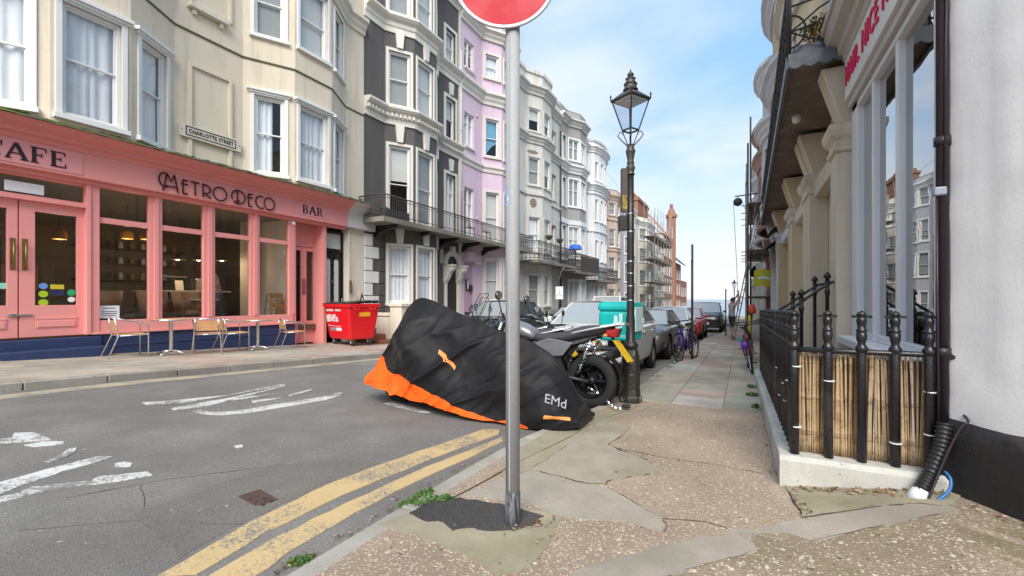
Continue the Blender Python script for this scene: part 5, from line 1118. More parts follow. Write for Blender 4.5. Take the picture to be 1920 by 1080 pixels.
# ================================================================== right-hand terrace beyond the shop
m_r2 = plaster('buff_stone_render', (.60, .52, .41), amt=.25); m_r3 = plaster('custard_render', (.66, .55, .38), amt=.15); m_r4 = plaster('sand_render', (.60, .47, .30), amt=.2); m_r5 = plaster('cool_white_render', (.64, .63, .66), amt=.15); m_r6 = plaster('terracotta_render', (.52, .33, .25), amt=.2)
def rhouse(label, y0, y1, mat, tm, bow=True, zt=9.6, wz=((.35, 2.7), (4.6, 6.6)), xf=1.27, bowp=.50):
    """house on the right: flat ground floor with projecting porch piers, rounded bow above the balcony"""
    h = thing('terraced_house', label, 'house', (xf, (y0+y1)/2, interp(ZR, y0))); zb = interp(ZR, y1)-.6
    P = [(xf, y1), (xf, y0)]; w = [(0, (y1-y0)*.30, (y1-y0)*.62, *wz[0], dict(cover='grey', trim=.1, detail=1, depth=.1))]
    if not bow: w.append((0, (y1-y0)*.25, (y1-y0)*.7, *wz[1], dict(cover='curtain', trim=.1, detail=1)))
    terrace(h, 0, 0, P, zb, 4.25 if bow else zt, mat, w, tm, m_frame2, xb=xf+4, fl=(.2,), depth=.14)
    if bow:
        c = (y0+y1)/2; hw = (y1-y0)*.44; pts = [(xf, y1)]+[(xf-bowp*math.sin(PI*i/8)**.8, c+hw*math.cos(PI*i/8)) for i in range(9)]+[(xf, y0)]; w = []
        for sg in (3, 4, 5, 6):
            ln = frame(pts[sg], pts[sg+1]).len; w.append((sg, ln*.16, ln*.84, 4.7, 6.5, dict(cover='grey', trim=.04, detail=1, depth=.05)))
        terrace(h, 0, 0, pts, 4.25, zt, mat, w, tm, m_frame2, xb=xf+4, fl=(7.2,))
        course(h, pts, CORN(6.9, 7.45, .28), tm, 'cornice'); course(h, pts, CORN(zt-.5, zt, .3), tm, 'cornice'); course(h, pts, BAND(4.3, 4.5, .08), tm)
    for y, d in ((y0+.02, .27), (y1-.45, .27)):
        mb = MB(); mb.box(xf-d, xf, y, y+.42, zb, 3.10); put(mb, 'porch_pier', mat, h, bevel=.012)
        mb = MB(); q = [(0, 3.10), (.03, 3.12), (.035, 3.17), (.01, 3.18), (.012, 3.24), (.06, 3.30), (.08, 3.36), (.08, 3.42), (0, 3.42)]
        for (d0, za), (d1, zb2) in zip(q[:-1], q[1:-1]): mb.hexa([(xf-d-d0, y-d0, za), (xf, y-d0, za), (xf, y+.42+d0, za), (xf-d-d0, y+.42+d0, za), (xf-d-d1, y-d1, zb2+1e-4), (xf, y-d1, zb2+1e-4), (xf, y+.42+d1, zb2+1e-4), (xf-d-d1, y+.42+d1, zb2+1e-4)])
        put(mb, 'capital', tm, h)
        mb = MB(); mb.prism([(xf-.42, y+.04, 4.15), (xf-.30, y+.04, 3.75), (xf-.20, y+.04, 3.43), (xf, y+.04, 3.43), (xf, y+.04, 4.15)], [(xf-.42, y+.38, 4.15), (xf-.30, y+.38, 3.75), (xf-.20, y+.38, 3.43), (xf, y+.38, 3.43), (xf, y+.38, 4.15)]); put(mb, 'console', mat, h, bevel=.02)
    mb = MB(); mb.box(xf-.2, xf, y0+.46, y1-.46, 3.05, 3.32); put(mb, 'porch_lintel', tm, h, bevel=.015)
    return h
h2 = rhouse('buff rendered house with porch piers next to the corner shop', 6.56, 9.5, m_r2, m_r2, bow=False)
rhouse('custard coloured house second beyond the corner shop', 9.505, 12.6, m_r3, m_cream2, zt=9.9, bowp=.40)
rhouse('sand coloured house with rounded bow third beyond the corner shop', 12.605, 16.9, m_r4, m_r5, zt=9.7)
rhouse('cool white house with rounded bow beyond the sand coloured one', 16.905, 20.6, m_r5, m_trimw, zt=9.3, bowp=.62)
rhouse('terracotta bow-fronted house behind the street scaffold', 20.605, 25.0, m_r6, m_r6, zt=8.6, bowp=.62)
rhouse('white bow-fronted house beyond the terracotta one', 25.005, 30.0, m_white, m_trimw, zt=8.2, bowp=.62)
rhouse('pale cream bow-fronted house far down the right side', 30.005, 40.0, m_cream2, m_trimw, zt=7.6, bowp=.62)
rhouse('grey house at the far end of the right side', 40.005, 70.0, m_lgrey, m_trimw, zt=6.6, bowp=.5)
# canopy-like balcony with ribbed underside
m_ribs = M('dark_stained_balcony_soffit', (.19, .145, .115), .8, 0, .35, 3, .5, 20, .2, col2=(.29, .24, .20), th=(.52, .7), c2s=3)
m_leadg = M('grey_lead_sheet', (.13, .14, .155), .55, .2, .2, 5)
bx = lambda y: .50+.0112*(y-6.5)
rb_ = thing('balcony', 'ribbed dark balcony with lacy iron railings above the right-hand porches', 'balcony', (1, 13, 4.2))
mb = MB(); n = 240
def under(u, v):
    y = 6.5+13.6*u; x = bx(y)+(1.28-bx(y))*v; ph = (y-6.5)/.62; r = abs((ph % 1)-.5)*2
    return (x, y, 4.19+.05*(1-r**4)-.02*v+.008*noise.noise((x*5, y*3, 0)))
mb.grid(under, n, 6); put(mb, 'ribbed_soffit', m_ribs, rb_, fix=False)
mb = MB(); mb.prism([(bx(6.5)-.01, 6.5, 4.27), (bx(20.1)-.01, 20.1, 4.27), (1.28, 20.1, 4.27), (1.28, 6.5, 4.27)], [(bx(6.5)-.01, 6.5, 4.33), (bx(20.1)-.01, 20.1, 4.33), (1.28, 20.1, 4.33), (1.28, 6.5, 4.33)]); mb.prism([(bx(6.5)-.02, 6.5, 4.17), (bx(20.1)-.02, 20.1, 4.17), (bx(20.1)+.02, 20.1, 4.17), (bx(6.5)+.02, 6.5, 4.17)], [(bx(6.5)-.02, 6.5, 4.33), (bx(20.1)-.02, 20.1, 4.33), (bx(20.1)+.02, 20.1, 4.33), (bx(6.5)+.02, 6.5, 4.33)]); put(mb, 'deck', m_leadg, rb_)
mb = MB(); pts = []; 
for i in range(41):
    x = .50+.78*i/40; pts.append((x, 4.19-.035*abs(math.sin(PI*i/8))))
lo = [(x, 6.47, z) for x, z in pts]+[(1.28, 6.47, 4.34), (.50, 6.47, 4.34)]; mb.prism(lo, [(x, 6.50, z) for x, y, z in lo]); put(mb, 'scalloped_fascia', m_leadg, rb_)
# lacy railing: uprights, rails, scrolls and an ornate end panel
mb = MB()
for z in (4.38, 5.25, 4.62): mb.tube([(bx(6.5), 6.5, z), (bx(20), 20, z)], .014, 5)
y = 6.5
while y < 20:
    mb.tube([(bx(y), y, 4.33), (bx(y), y, 5.25)], .010, 4, cap=False)
    for zc in (4.50, 4.78, 5.06): mb.tube([(bx(y)+.02*math.sin(t*PI/4), y+.12+.10*math.cos(t*PI/4), zc+.11*math.sin(t*PI/4)) for t in range(8)], .009, 4, closed=True)
    y += .24
put(mb, 'lacework', m_ironrust, rb_, kind='stuff')
mb = MB(); X0 = .52; Yp = 6.5
mb.tube([(X0, Yp, 4.33), (X0, Yp, 5.6)], .018, 6); mb.tube([(X0-.03, Yp, 4.33), (X0-.03, Yp, 5.6)], .010, 6)
mb.tube([(X0, Yp, 4.93), (X0+.4, Yp, 4.98), (X0+.72, Yp, 5.02)], .013, 5); mb.tube([(X0, Yp, 5.25), (1.2, Yp, 5.3)], .014, 5)
mb.tube([(X0+.18*math.cos(t*PI/10)*.9, Yp, 4.62+.20*math.sin(t*PI/10)) for t in range(-5, 6)], .013, 5)
mb.tube([(X0, Yp, 4.62), (X0+.12, Yp, 4.70), (X0+.30, Yp, 4.84), (X0+.6, Yp, 4.98)], .012, 5); mb.tube([(X0, Yp, 4.62), (X0+.2, Yp, 4.50), (X0+.45, Yp, 4.40), (X0+.7, Yp, 4.36)], .012, 5)
mb.tube([(X0, Yp, 4.62), (X0+.25, Yp, 4.66)], .012, 5); mb.tube([(X0+.21, Yp, 4.70), (X0+.27, Yp, 4.665), (X0+.21, Yp, 4.62)], .012, 5)
for k in range(4): mb.tube([(X0+.33, Yp, 4.67), (X0+.40, Yp, 4.62+.035*k), (X0+.50, Yp, 4.61+.05*k), (X0+.53, Yp, 4.66+.045*k)], .012, 5)
for cx_ in (X0+.25, X0+.5): mb.tube([(cx_+(.10-.008*t)*math.cos(t*PI/5), Yp, 5.10+(.09-.007*t)*math.sin(t*PI/5)) for t in range(11)], .011, 5)
put(mb, 'end_panel', m_black, rb_)
mb = MB(); mb.lathe((.74, 8.2, 4.12), [(0, -.06), (.05, -.05), (.06, 0), (.06, .06)], 10); put(mb, 'soffit_lamp', m_frame2, rb_)
# window box with autumn shrubs at the near end of that balcony
wb = thing('window_box', 'grey planter of yellowing shrubs at the near end of the ribbed balcony', 'planter', (.85, 6.7, 4.33))
mb = MB(); mb.box(.56, 1.22, 6.56, 6.82, 4.33, 4.47); put(mb, 'box', m_leadg, wb, bevel=.01)
def leafcloud(name, c, r, n, mats, par=None, size=.035, seed=1, **k):
    rn = random.Random(seed); mb = MB()
    for i in range(n):
        while True:
            p = Vector((rn.uniform(-1, 1), rn.uniform(-1, 1), rn.uniform(-1, 1)))
            if p.length < 1 and .75+.5*noise.noise((p*2.3+Vector((seed, 0, 0)))) > p.length: break
        p = Vector((p.x*r[0], p.y*r[1], p.z*r[2]))+Vector(c); a = Vector((rn.gauss(0, 1), rn.gauss(0, 1), rn.gauss(0, .7))).normalized(); b2 = a.cross(Vector((rn.gauss(0, 1), rn.gauss(0, 1), 1))).normalized(); s = size*rn.uniform(.6, 1.3)
        mb.add([p-a*s, p+b2*s*.45, p+a*s, p-b2*s*.45], [(0, 1, 2, 3)], rn.randrange(len(mats)))
    return put(mb, name, mats, par, fix=False, **k)
m_leafy = [M('leaf_'+n, c, .6, 0, .3, 20) for n, c in (('olive', (.10, .11, .02)), ('yellow', (.28, .20, .02)), ('orange', (.30, .13, .02)), ('green', (.05, .09, .015)))]
leafcloud('foliage', (.88, 6.7, 4.66), (.36, .17, .24), 900, m_leafy, wb, .026, 3)

# ================================================================== sign post in the foreground
m_galv = NB('galvanised_steel'); _c = m_galv.mix(m_galv.noise(9, 6, .7, stretch=(3, 3, .35)), (.27, .28, .29), (.39, .39, .39)); _c = m_galv.mix(m_galv.ramp(m_galv.voro(60), .3, .1, 0, .3), _c, (.55, .55, .55)); m_galv.bsdf(_c, .68, .05, .35, m_galv.bump(m_galv.noise(40, 4), .12, .004)); m_galv = m_galv.m
m_redsign = M('red_sign_face', (.46, .014, .026), .5, 0, .04, 2, 0, 10, .25)
m_retro = M('white_sign_face', (.78, .78, .78), .35, 0, .03)
m_sleeve = NB('scuffed_black_sleeve'); _c = m_sleeve.mix(m_sleeve.ramp(m_sleeve.noise(26, 6, .75, stretch=(1, 1, .12)), .44, .60), (.022, .023, .03), (.22, .23, .25)); m_sleeve.bsdf(_c, .6, 0, .4, m_sleeve.bump(m_sleeve.noise(60, 3, stretch=(1, 1, .2)), .3, .004)); m_sleeve = m_sleeve.m
px_, py_ = -1.225, 2.42
sg = thing('sign_post', 'galvanised pole with round red no entry sign, black base in tarmac patch', 'sign', (px_, py_, .0))
mb = MB(); mb.lathe((px_, py_, 0), [(.0425, .20), (.0425, 3.12), (.0, 3.13)], 24)
mb.box(px_-.004, px_+.004, py_-.0445, py_-.041, .22, 3.1); put(mb, 'pole', m_galv, sg)
mb = MB(); mb.lathe((px_, py_, 0), [(.046, -.03), (.0455, .2), (.044, .205), (.0425, .205)], 24); put(mb, 'base_sleeve', m_sleeve, sg)
ang = rad(26.9); vx, vy = math.cos(ang), math.sin(ang)   # the plate faces up the street towards arriving traffic
def disc(mb, cx, cy, cz, r, d0, d1, n=56, m=0):
    f = lambda a, rr, d: (cx+vx*rr*math.cos(a)+vy*d, cy+vy*rr*math.cos(a)-vx*d, cz+rr*math.sin(a))
    mb.prism([f(2*PI*i/n, r, d0) for i in range(n)], [f(2*PI*i/n, r, d1) for i in range(n)], m)
sx_, sy_, sz_ = px_-.05*vx, py_-.05*vy, 3.245
mb = MB(); disc(mb, sx_, sy_, sz_, .305, .050, .056); put(mb, 'sign_plate', m_retro, sg)
mb = MB(); disc(mb, sx_, sy_, sz_, .286, .056, .0575); put(mb, 'red_face', m_redsign, sg)
f = lambda a, d, z: (sx_+vx*a+vy*d, sy_+vy*a-vx*d, z)
mb = MB(); mb.prism([f(-.2, .0575, sz_-.045), f(.2, .0575, sz_-.045), f(.2, .0575, sz_+.045), f(-.2, .0575, sz_+.045)], [f(-.2, .059, sz_-.045), f(.2, .059, sz_-.045), f(.2, .059, sz_+.045), f(-.2, .059, sz_+.045)]); put(mb, 'white_bar', m_retro, sg)
n_ = 60; mb = MB(); mb.tube([(sx_+vx*.303*math.cos(2*PI*i/n_)+vy*.052, sy_+vy*.303*math.cos(2*PI*i/n_)-vx*.052, sz_+.303*math.sin(2*PI*i/n_)) for i in range(n_)], .007, 6, closed=True); put(mb, 'rim', m_galv, sg)
mb = MB(); mb.lathe((px_, py_, 3.03), [(.046, -.02), (.046, .02)], 16); mb.prism([f(-.12, .044, 3.02), f(.2, .044, 3.02), f(.2, .044, 3.06), f(-.12, .044, 3.06)], [f(-.12, .0495, 3.02), f(.2, .0495, 3.02), f(.2, .0495, 3.06), f(-.12, .0495, 3.06)]); put(mb, 'clip', m_galv, sg)
m_bluest = worn('torn_blue_sticker', (.10, .24, .55), (.62, .68, .74), (.42, .52), 60)
mb = MB(); mb.grid(lambda u, v: (px_+.0432*math.cos(-2.35+.75*u), py_+.0432*math.sin(-2.35+.75*u), 1.905+.095*v), 6, 2); put(mb, 'sticker', m_bluest, sg)
# ================================================================== Victorian street lamp
m_lampblk = M('lamp_black_paint', (.020, .018, .018), .4, 0, .3, 6, .25, 50, .5, col2=(.055, .045, .04), th=(.6, .72), c2s=6)
m_lampbase = M('flaking_green_black_paint', (.022, .022, .018), .55, 0, .4, 8, .6, 30, .4, col2=(.20, .19, .14), th=(.585, .61), c2s=7)
m_lampbr = M('lamp_brown_black', (.060, .046, .040), .45, 0, .25, 6, .2, 50, .5)
m_lampglass = glassmat('lantern_glass', (.90, .94, .96), .06, 1.4, .16)
def street_lamp(name, label, x, y, z, h=4.46, detail=True):
    t = thing(name, label, 'lamp', (x, y, z)); mb = MB(); k = h/4.48
    mb.lathe((x, y, z-.03), [(.155, 0), (.155, .10), (.135, .13), (.125, .20), (.128, .50), (.118, .66), (.10, .73), (.075, .75)], 8, sm=False); put(mb, 'base', m_lampbase, t, bevel=.006)
    mb = MB(); mb.lathe((x, y, z), [(.085, .72), (.10, .74), (.10, .78), (.08, .80), (.06, .83), (.06, 1.1), (.05, 1.2), (.047, 2.2), (.044, 3.08*k)], 16); put(mb, 'column', m_lampblk, t)
    mb = MB(); mb.lathe((x, y, z), [(.055, 3.06*k), (.058, 3.075*k), (.045, 3.09*k), (.05, 3.12*k), (.062, 3.16*k), (.05, 3.185*k), (.04, 3.20*k), (.05, 3.215*k), (.045, 3.24*k), (.042, 3.26*k), (.062, 3.37*k), (.066, 3.385*k), (.05, 3.41*k), (.05, 3.47*k), (.0, 3.47*k)], 14); put(mb, 'neck', m_lampbr, t)
    Rz = Matrix.Rotation(rad(26.9+33), 3, 'Z'); zc = z+3.455*k
    def c4(r, zz): return [Vector((x, y, 0))+Rz @ Vector((r*math.cos(PI/4+i*PI/2), r*math.sin(PI/4+i*PI/2), zz)) for i in range(4)]
    mb = MB()
    for i in range(4):
        d = Rz @ Vector((math.cos(PI/4+i*PI/2), math.sin(PI/4+i*PI/2), 0)); o_ = Vector((x, y, 0)); mb.tube([o_+d*.04+Vector((0, 0, zc)), o_+d*.11+Vector((0, 0, zc+.07)), o_+d*.165+Vector((0, 0, zc+.14)), o_+d*.14+Vector((0, 0, zc+.19)), o_+d*.09+Vector((0, 0, zc+.175)), o_+d*.10+Vector((0, 0, zc+.15))], .008, 6)
        mb.tube([o_+d*.03+Vector((0, 0, zc)), o_+d*.11+Vector((0, 0, zc+.21))], .007, 5)
    q = c4(.105, zc+.205); mb.tube(q, .011, 5, closed=True); put(mb, 'frog', m_lampbr, t)
    lo, hi = c4(.105, zc+.21), c4(.238, zc+.60); mb = MB()
    for i in range(4): mb.tube([lo[i], hi[i]], .010, 5)
    mb.tube(lo, .011, 5, closed=True); put(mb, 'lantern_frame', m_lampblk, t)
    for i in range(4):
        a, b2, c, d = lo[i], lo[(i+1) % 4], hi[(i+1) % 4], hi[i]; mb = MB(); mb.poly([a, b2, c, d]); put(mb, 'pane', m_lampglass, t)
    r0, r1 = c4(.265, zc+.60), c4(.265, zc+.63); mb = MB(); mb.prism(r0, r1); put(mb, 'canopy_rim', m_lampblk, t, bevel=.008)
    mb = MB(); mb.lathe((x, y, zc+.58), [(.10, .019), (.09, -.015), (.06, -.02), (0, -.02)], 16); mb.add(list(c4(.23, zc+.598))+[(x, y, zc+.599)], [(0,1,2,3)]); put(mb, 'reflector', m_retro, t)
    mb = MB(); a, b2 = c4(.26, zc+.63), c4(.085, zc+.745); mb.prism(a, b2); put(mb, 'canopy', m_lampbr, t)
    for i in range(4):
        p = c4(.26, zc+.62)[i]; mb = MB(); mb.lathe(p, [(.008, 0), (.008, .04), (.014, .05), (.010, .07), (0, .09)], 6); put(mb, 'corner_spike', m_lampblk, t)
    mb = MB(); mb.lathe((x, y, zc+.735), [(.10, 0), (.10, .02), (.085, .03), (.08, .07), (.085, .085), (.092, .09), (.06, .13), (.058, .16), (.07, .165), (.03, .185), (.028, .195), (.043, .21), (.045, .222), (.03, .245), (.012, .25), (.010, .285), (0, .29)], 14); put(mb, 'finial', m_lampbr, t)
    return t
lamp = street_lamp('street_lamp', 'tall black Victorian lamp post with flaking green base beside the motorbikes', -1.34, 6.15, -.03)
lx, ly = -1.34, 6.15
F = lambda a, d, z: (lx+vx*a+vy*d, ly+vy*a-vx*d, z)
mb = MB(); mb.prism([F(-.125, .04, 2.52), F(-.05, .04, 2.52), F(-.05, .04, 3.10), F(-.125, .04, 3.10)], [F(-.125, -.04, 2.52), F(-.05, -.04, 2.52), F(-.05, -.04, 3.10), F(-.125, -.04, 3.10)]); put(mb, 'side_plate', m_lampbr, lamp)
mb = MB(); mb.prism([F(-.118, .0405, 2.55), F(-.056, .0405, 2.55), F(-.056, .0405, 2.74), F(-.118, .0405, 2.74)], [F(-.118, .042, 2.55), F(-.056, .042, 2.55), F(-.056, .042, 2.74), F(-.118, .042, 2.74)]); put(mb, 'yellow_label', worn('faded_yellow_label', (.42, .32, .04), (.07, .06, .05), (.48, .6), 30), lamp)
mb = MB(); mb.prism([F(-.155, .05, 2.27), F(-.05, .05, 2.27), F(-.05, .05, 2.47), F(-.155, .05, 2.47)], [F(-.155, -.06, 2.27), F(-.05, -.06, 2.27), F(-.05, -.06, 2.47), F(-.155, -.06, 2.47)]); put(mb, 'sensor_box', m_lampblk, lamp, bevel=.008)
for z in (1.33, 1.52, 1.69, 1.85, 2.25, 2.49):
    mb = MB(); mb.lathe((lx, ly, z), [(.049, 0), (.051, .002), (.051, .010), (.049, .012)], 16); put(mb, 'steel_band', m_steel, lamp)
# ================================================================== café tables and chairs
m_alu = M('polished_aluminium', (.70, .69, .67), .25, .95, .06, 12)
m_slat = M('honey_ash_slat', (.58, .33, .14), .45, 0, .2, 5, .1, 50, .4, col2=(.42, .22, .085), th=(.5, .7), c2s=9)
def chair_proto(label, grp):
    t = thing('cafe_chair', label, 'chair', group=grp); W2 = .265
    for sy in (-1, 1):                                  # x forward, y across
        mb = MB(); mb.tube([(.24, sy*W2, 0), (.24, sy*W2, .56), (.235, sy*W2, .60), (.20, sy*W2, .645), (.12, sy*W2, .665), (-.10, sy*W2, .715), (-.20, sy*(W2-.02), .74), (-.245, sy*(W2-.07), .745)], .0125, 8); put(mb, 'arm', m_alu, t)
        mb = MB(); mb.tube([(-.36, sy*W2, 0), (-.20, sy*(W2-.03), .42), (-.22, sy*(W2-.05), .60), (-.25, sy*(W2-.055), .745)], .0125, 8); put(mb, 'leg', m_alu, t)
    mb = MB(); mb.tube([(-.245, -.195, .745), (-.27, -.1, .757), (-.27, .1, .757), (-.245, .195, .745)], .0125, 8); put(mb, 'top_rail', m_alu, t)
    mb = MB(); mb.tube([(.235, -W2, .425), (.235, W2, .425), (-.20, W2-.035, .42), (-.20, -W2+.035, .42)], .011, 8, closed=True); put(mb, 'seat_frame', m_alu, t)
    for i in range(7):
        x = -.175+.062*i; mb = MB(); mb.box(x, x+.052, -.235, .235, .432, .444); put(mb, 'slat', m_slat, t, bevel=.003)
    for i in range(3):
        z = .50+.072*i; mb = MB(); mb.hexa([(-.215-.03*i*.3, -.20, z), (-.205-.03*i*.3, -.20, z), (-.205-.03*i*.3, .20, z), (-.215-.03*i*.3, .20, z), (-.226-.03*i*.3, -.20, z+.062), (-.216-.03*i*.3, -.20, z+.062), (-.216-.03*i*.3, .20, z+.062), (-.226-.03*i*.3, .20, z+.062)]); put(mb, 'back_slat', m_slat, t, bevel=.003)
    return t
GC = 'aluminium chairs outside the café'
ch0 = chair_proto('aluminium and wood chair nearest the pink double door', GC)
spots = [(-10.50, 4.42, 80, None), (-10.38, 5.80, 148, 'aluminium and wood chair turned towards the window just right of the first table'), (-10.5, 6.42, 78, 'aluminium and wood chair between the two outside tables'), (-10.55, 7.98, 72, 'aluminium and wood chair nearest the red bin')]
for i, (x, y, a, lab) in enumerate(spots):
    c = ch0 if i == 0 else copy_tree(ch0)
    c.location = (x, y, left_z(x, y)+.006); c.rotation_euler = (0, 0, rad(a))
    if lab: c['label'] = lab
def table_proto(label, grp):
    t = thing('cafe_table', label, 'table', group=grp)
    mb = MB(); mb.lathe((0, 0, 0), [(.33, .705), (.335, .712), (.335, .728), (.33, .735), (0, .735)], 32); put(mb, 'table_top', m_slat, t)
    mb = MB(); mb.lathe((0, 0, 0), [(.337, .704), (.340, .71), (.340, .728), (.337, .732)], 32); put(mb, 'rim', m_alu, t)
    mb = MB(); mb.lathe((0, 0, 0), [(.04, .06), (.036, .1), (.036, .68), (.07, .70)], 14); put(mb, 'stem', m_alu, t)
    for k in range(4):
        mb = MB(); a = k*PI/2+.5; mb.tube([(0, 0, .085), (.16*math.cos(a), .16*math.sin(a), .07), (.29*math.cos(a), .29*math.sin(a), .018)], [.026, .02, .014], 8); put(mb, 'foot', m_alu, t)
    return t
tb0 = table_proto('round wooden topped table left of the café window chairs', 'round tables outside the café')
tb0.location = (-10.45, 5.12, left_z(-10.45, 5.12)+.006)
tb1 = copy_tree(tb0); tb1['label'] = 'round wooden topped table near the red bin'; tb1.location = (-10.5, 7.02, left_z(-10.5, 7.02)+.006)
# ================================================================== red waste bin
m_binred = M('red_bin_plastic', (.68, .012, .018), .35, 0, .06, 3, .05, 40, .5, col2=(.50, .012, .016), th=(.6, .75))
m_binblk = M('black_bin_plastic', (.025, .025, .026), .45, 0, .2, 6)
m_lab_w = M('white_vinyl', (.80, .80, .80), .4); m_lab_y = M('amber_reflector', (.85, .42, .02), .3); m_lab_g = M('grey_vinyl', (.30, .30, .33), .4)
bn = thing('waste_bin', 'big red four-wheeled commercial waste bin with rubbish sticking out', 'bin')
# local axes: x along the long face, -y is the printed front
def binring(z, hx, hy, c=.06):
    pts = []
    for sx, sy, a0 in ((1, 1, 0), (-1, 1, PI/2), (-1, -1, PI), (1, -1, 3*PI/2)):
        for k in range(4): a = a0+k*PI/6; pts.append((sx*(hx-c)+c*math.cos(a), sy*(hy-c)+c*math.sin(a), z))
    return pts
mb = MB(); mb.loft([binring(.20, .54, .38), binring(.26, .56, .41), binring(.95, .63, .50), binring(1.12, .645, .515), binring(1.13, .68, .55), binring(1.22, .685, .555), binring(1.225, .65, .52), binring(1.0, .62, .49)], sm=False); put(mb, 'body', m_binred, bn, bevel=.008)
mb = MB()
for k in range(9):
    x = -.66+.165*k; 
lidf = lambda u, v: (-.67+1.34*u, -.55+1.0*v, 1.235+.045*math.sin(PI*v)+.06*u*v+.008*abs(math.sin(u*22)))
mb.grid(lidf, 40, 8); mb.grid(lambda u, v: (lidf(u, v)[0], lidf(u, v)[1], lidf(u, v)[2]-.03), 40, 8)
for u in (0, 1): mb.grid(lambda a, b2, u=u: (lidf(u, a)[0], lidf(u, a)[1], lidf(u, a)[2]-.03*b2), 8, 1)
mb.grid(lambda a, b2: (lidf(a, 0)[0], lidf(a, 0)[1], lidf(a, 0)[2]-.03*b2), 40, 1); put(mb, 'lid', m_binblk, bn, fix=False)
mb = MB(); mb.tube([(-.66, .53, 1.26), (.66, .53, 1.28)], .02, 8)
for x in (-.4, .1, .45): mb.box(x, x+.10, .40, .55, 1.24, 1.33)
put(mb, 'hinge_bar', m_binblk, bn)
for x in (-.45, .45):
    for y in (-.28, .28):
        w = MB(); w.lathe((x, y, .10), [(0, -.025), (.08, -.025), (.098, -.012), (.098, .012), (.08, .025), (0, .025)], 16, mat=Matrix.Rotation(PI/2, 4, 'X')); wo_ = put(w, 'castor', m_binblk, bn)
        w = MB(); w.box(x-.035, x+.035, y-.05, y-.032, .09, .22); w.box(x-.035, x+.035, y+.032, y+.05, .09, .22); w.lathe((x, y-.05, .1), [(.03, -.01), (.03, .006), (0, .006)], 8, mat=Matrix.Rotation(PI/2, 4, 'X')); put(w, 'fork', m_steel, wo_)
for x in (.69,):
    for y in (-.28, .25):
        mb = MB(); mb.tube([(x-.02, y-.09, 1.13), (x+.03, y-.085, 1.07), (x+.03, y+.085, 1.07), (x-.02, y+.09, 1.13)], .016, 6); put(mb, 'handle', m_binred, bn)
mb = MB(); mb.hexa([(.626, -.16, .86), (.634, -.16, .86), (.634, .20, .86), (.626, .20, .86), (.638, -.16, .98), (.646, -.16, .98), (.646, .20, .98), (.638, .20, .98)]); put(mb, 'amber_label', m_lab_y, bn)
tilt = Vector((0, -.13, 1)).normalized()
def bl(txt, x, z, size, mat, name='label_lettering', **k):
    y = -(.41+(z-.26)*.1304)-.006; return place_text(txt, size, mat, (x, y, z), (1, 0, 0), tilt, bn, name=name, **k)
bl('GENERAL', -.33, 1.035, .085, m_lab_w, spacing=1.05, off=.0012); bl('WASTE', .10, 1.035, .085, m_lab_w, spacing=1.05, off=.0012)
bl('Biffa', -.20, .80, .30, m_lab_w, off=.004, spacing=1.0)
bl('Biffa', -.43, .585, .05, m_lab_w, off=.001)
def bplate(x0, x1, z0, z1, mat, name='label_strip'):
    yy = lambda z: -(.41+(z-.26)*.1304)-.004
    mb = MB(); mb.hexa([(x0, yy(z0), z0), (x1, yy(z0), z0), (x1, yy(z0)+.02, z0), (x0, yy(z0)+.02, z0), (x0, yy(z1), z1), (x1, yy(z1), z1), (x1, yy(z1)+.02, z1), (x0, yy(z1)+.02, z1)]); put(mb, name, mat, bn)
bplate(-.36, .16, .572, .582, m_lab_w); bplate(-.40, -.10, .44, .53, m_lab_g); bplate(-.10, .17, .44, .53, m_lab_w)
bplate(-.545, -.40, .70, .90, m_lab_w, 'label_emblem')
bx_, by_ = -10.42, 9.92
bn.location = (bx_, by_, left_z(bx_, by_)); bn.rotation_euler = (0, 0, rad(-11))
for (nm, lab, pts, r, mt) in (('broken_frame', 'bent black frame sticking out of the red bin', [(.05, .25, 1.26), (.22, .2, 1.52), (.45, .1, 1.36), (.6, .05, 1.30)], .018, m_binblk), ('broom_handle', 'yellow wooden handle sticking out of the red bin', [(-.12, .3, 1.2), (-.13, .32, 1.62)], .022, m_slat), ('cane', 'thin white rod leaning out over the left end of the bin', [(-.6, .1, 1.25), (-.9, .15, 1.0), (-.72, .12, 1.38)], .006, m_lab_w)):
    t = thing(nm, lab, 'rubbish', bn.location, rad(-11)); mb = MB(); mb.tube(pts, r, 6); put(mb, 'rod', mt, t, world=False)
# ================================================================== weeds, leaf litter
m_grass = [M('weed_'+n, c, .6, 0, .3, 30) for n, c in (('bright', (.11, .21, .04)), ('mid', (.07, .14, .03)), ('dark', (.035, .09, .015)))]
def weeds(name, label, cs, n, h, seed):
    rn = random.Random(seed); mb = MB()
    for cx_, cy_, r in cs:
        for i in range(n):
            a = rn.uniform(0, 2*PI); q = r*math.sqrt(rn.random()); x, y = cx_+q*math.cos(a), cy_+q*math.sin(a); z = gz(x, y)+.004; b_ = rn.uniform(0, 2*PI); hh = h*rn.uniform(.4, 1.1)*(1-.4*q/r); ln = rn.uniform(.4, 1.1)*hh; w = rn.uniform(.003, .008)
            d = Vector((math.cos(b_), math.sin(b_), 0)); sd = Vector((-d.y, d.x, 0))*w; p = Vector((x, y, z)); m_ = p+d*ln*.5+Vector((0, 0, hh*.8)); e = p+d*ln+Vector((0, 0, hh*.75))
            mb.add([p-sd, p+sd, m_+sd*1.3, m_-sd*1.3, e], [(0, 1, 2, 3), (3, 2, 4)], rn.randrange(3))
    o = put(mb, name, m_grass, fix=False); tag(o, label, 'weeds', kind='stuff'); return o
weeds('weeds', 'bright green weeds growing in the kerb gap by the sign pole', [(-1.90, 2.42, .09), (-1.97, 2.53, .07), (-1.78, 2.50, .06), (-1.98, 2.36, .05)], 110, .042, 1)
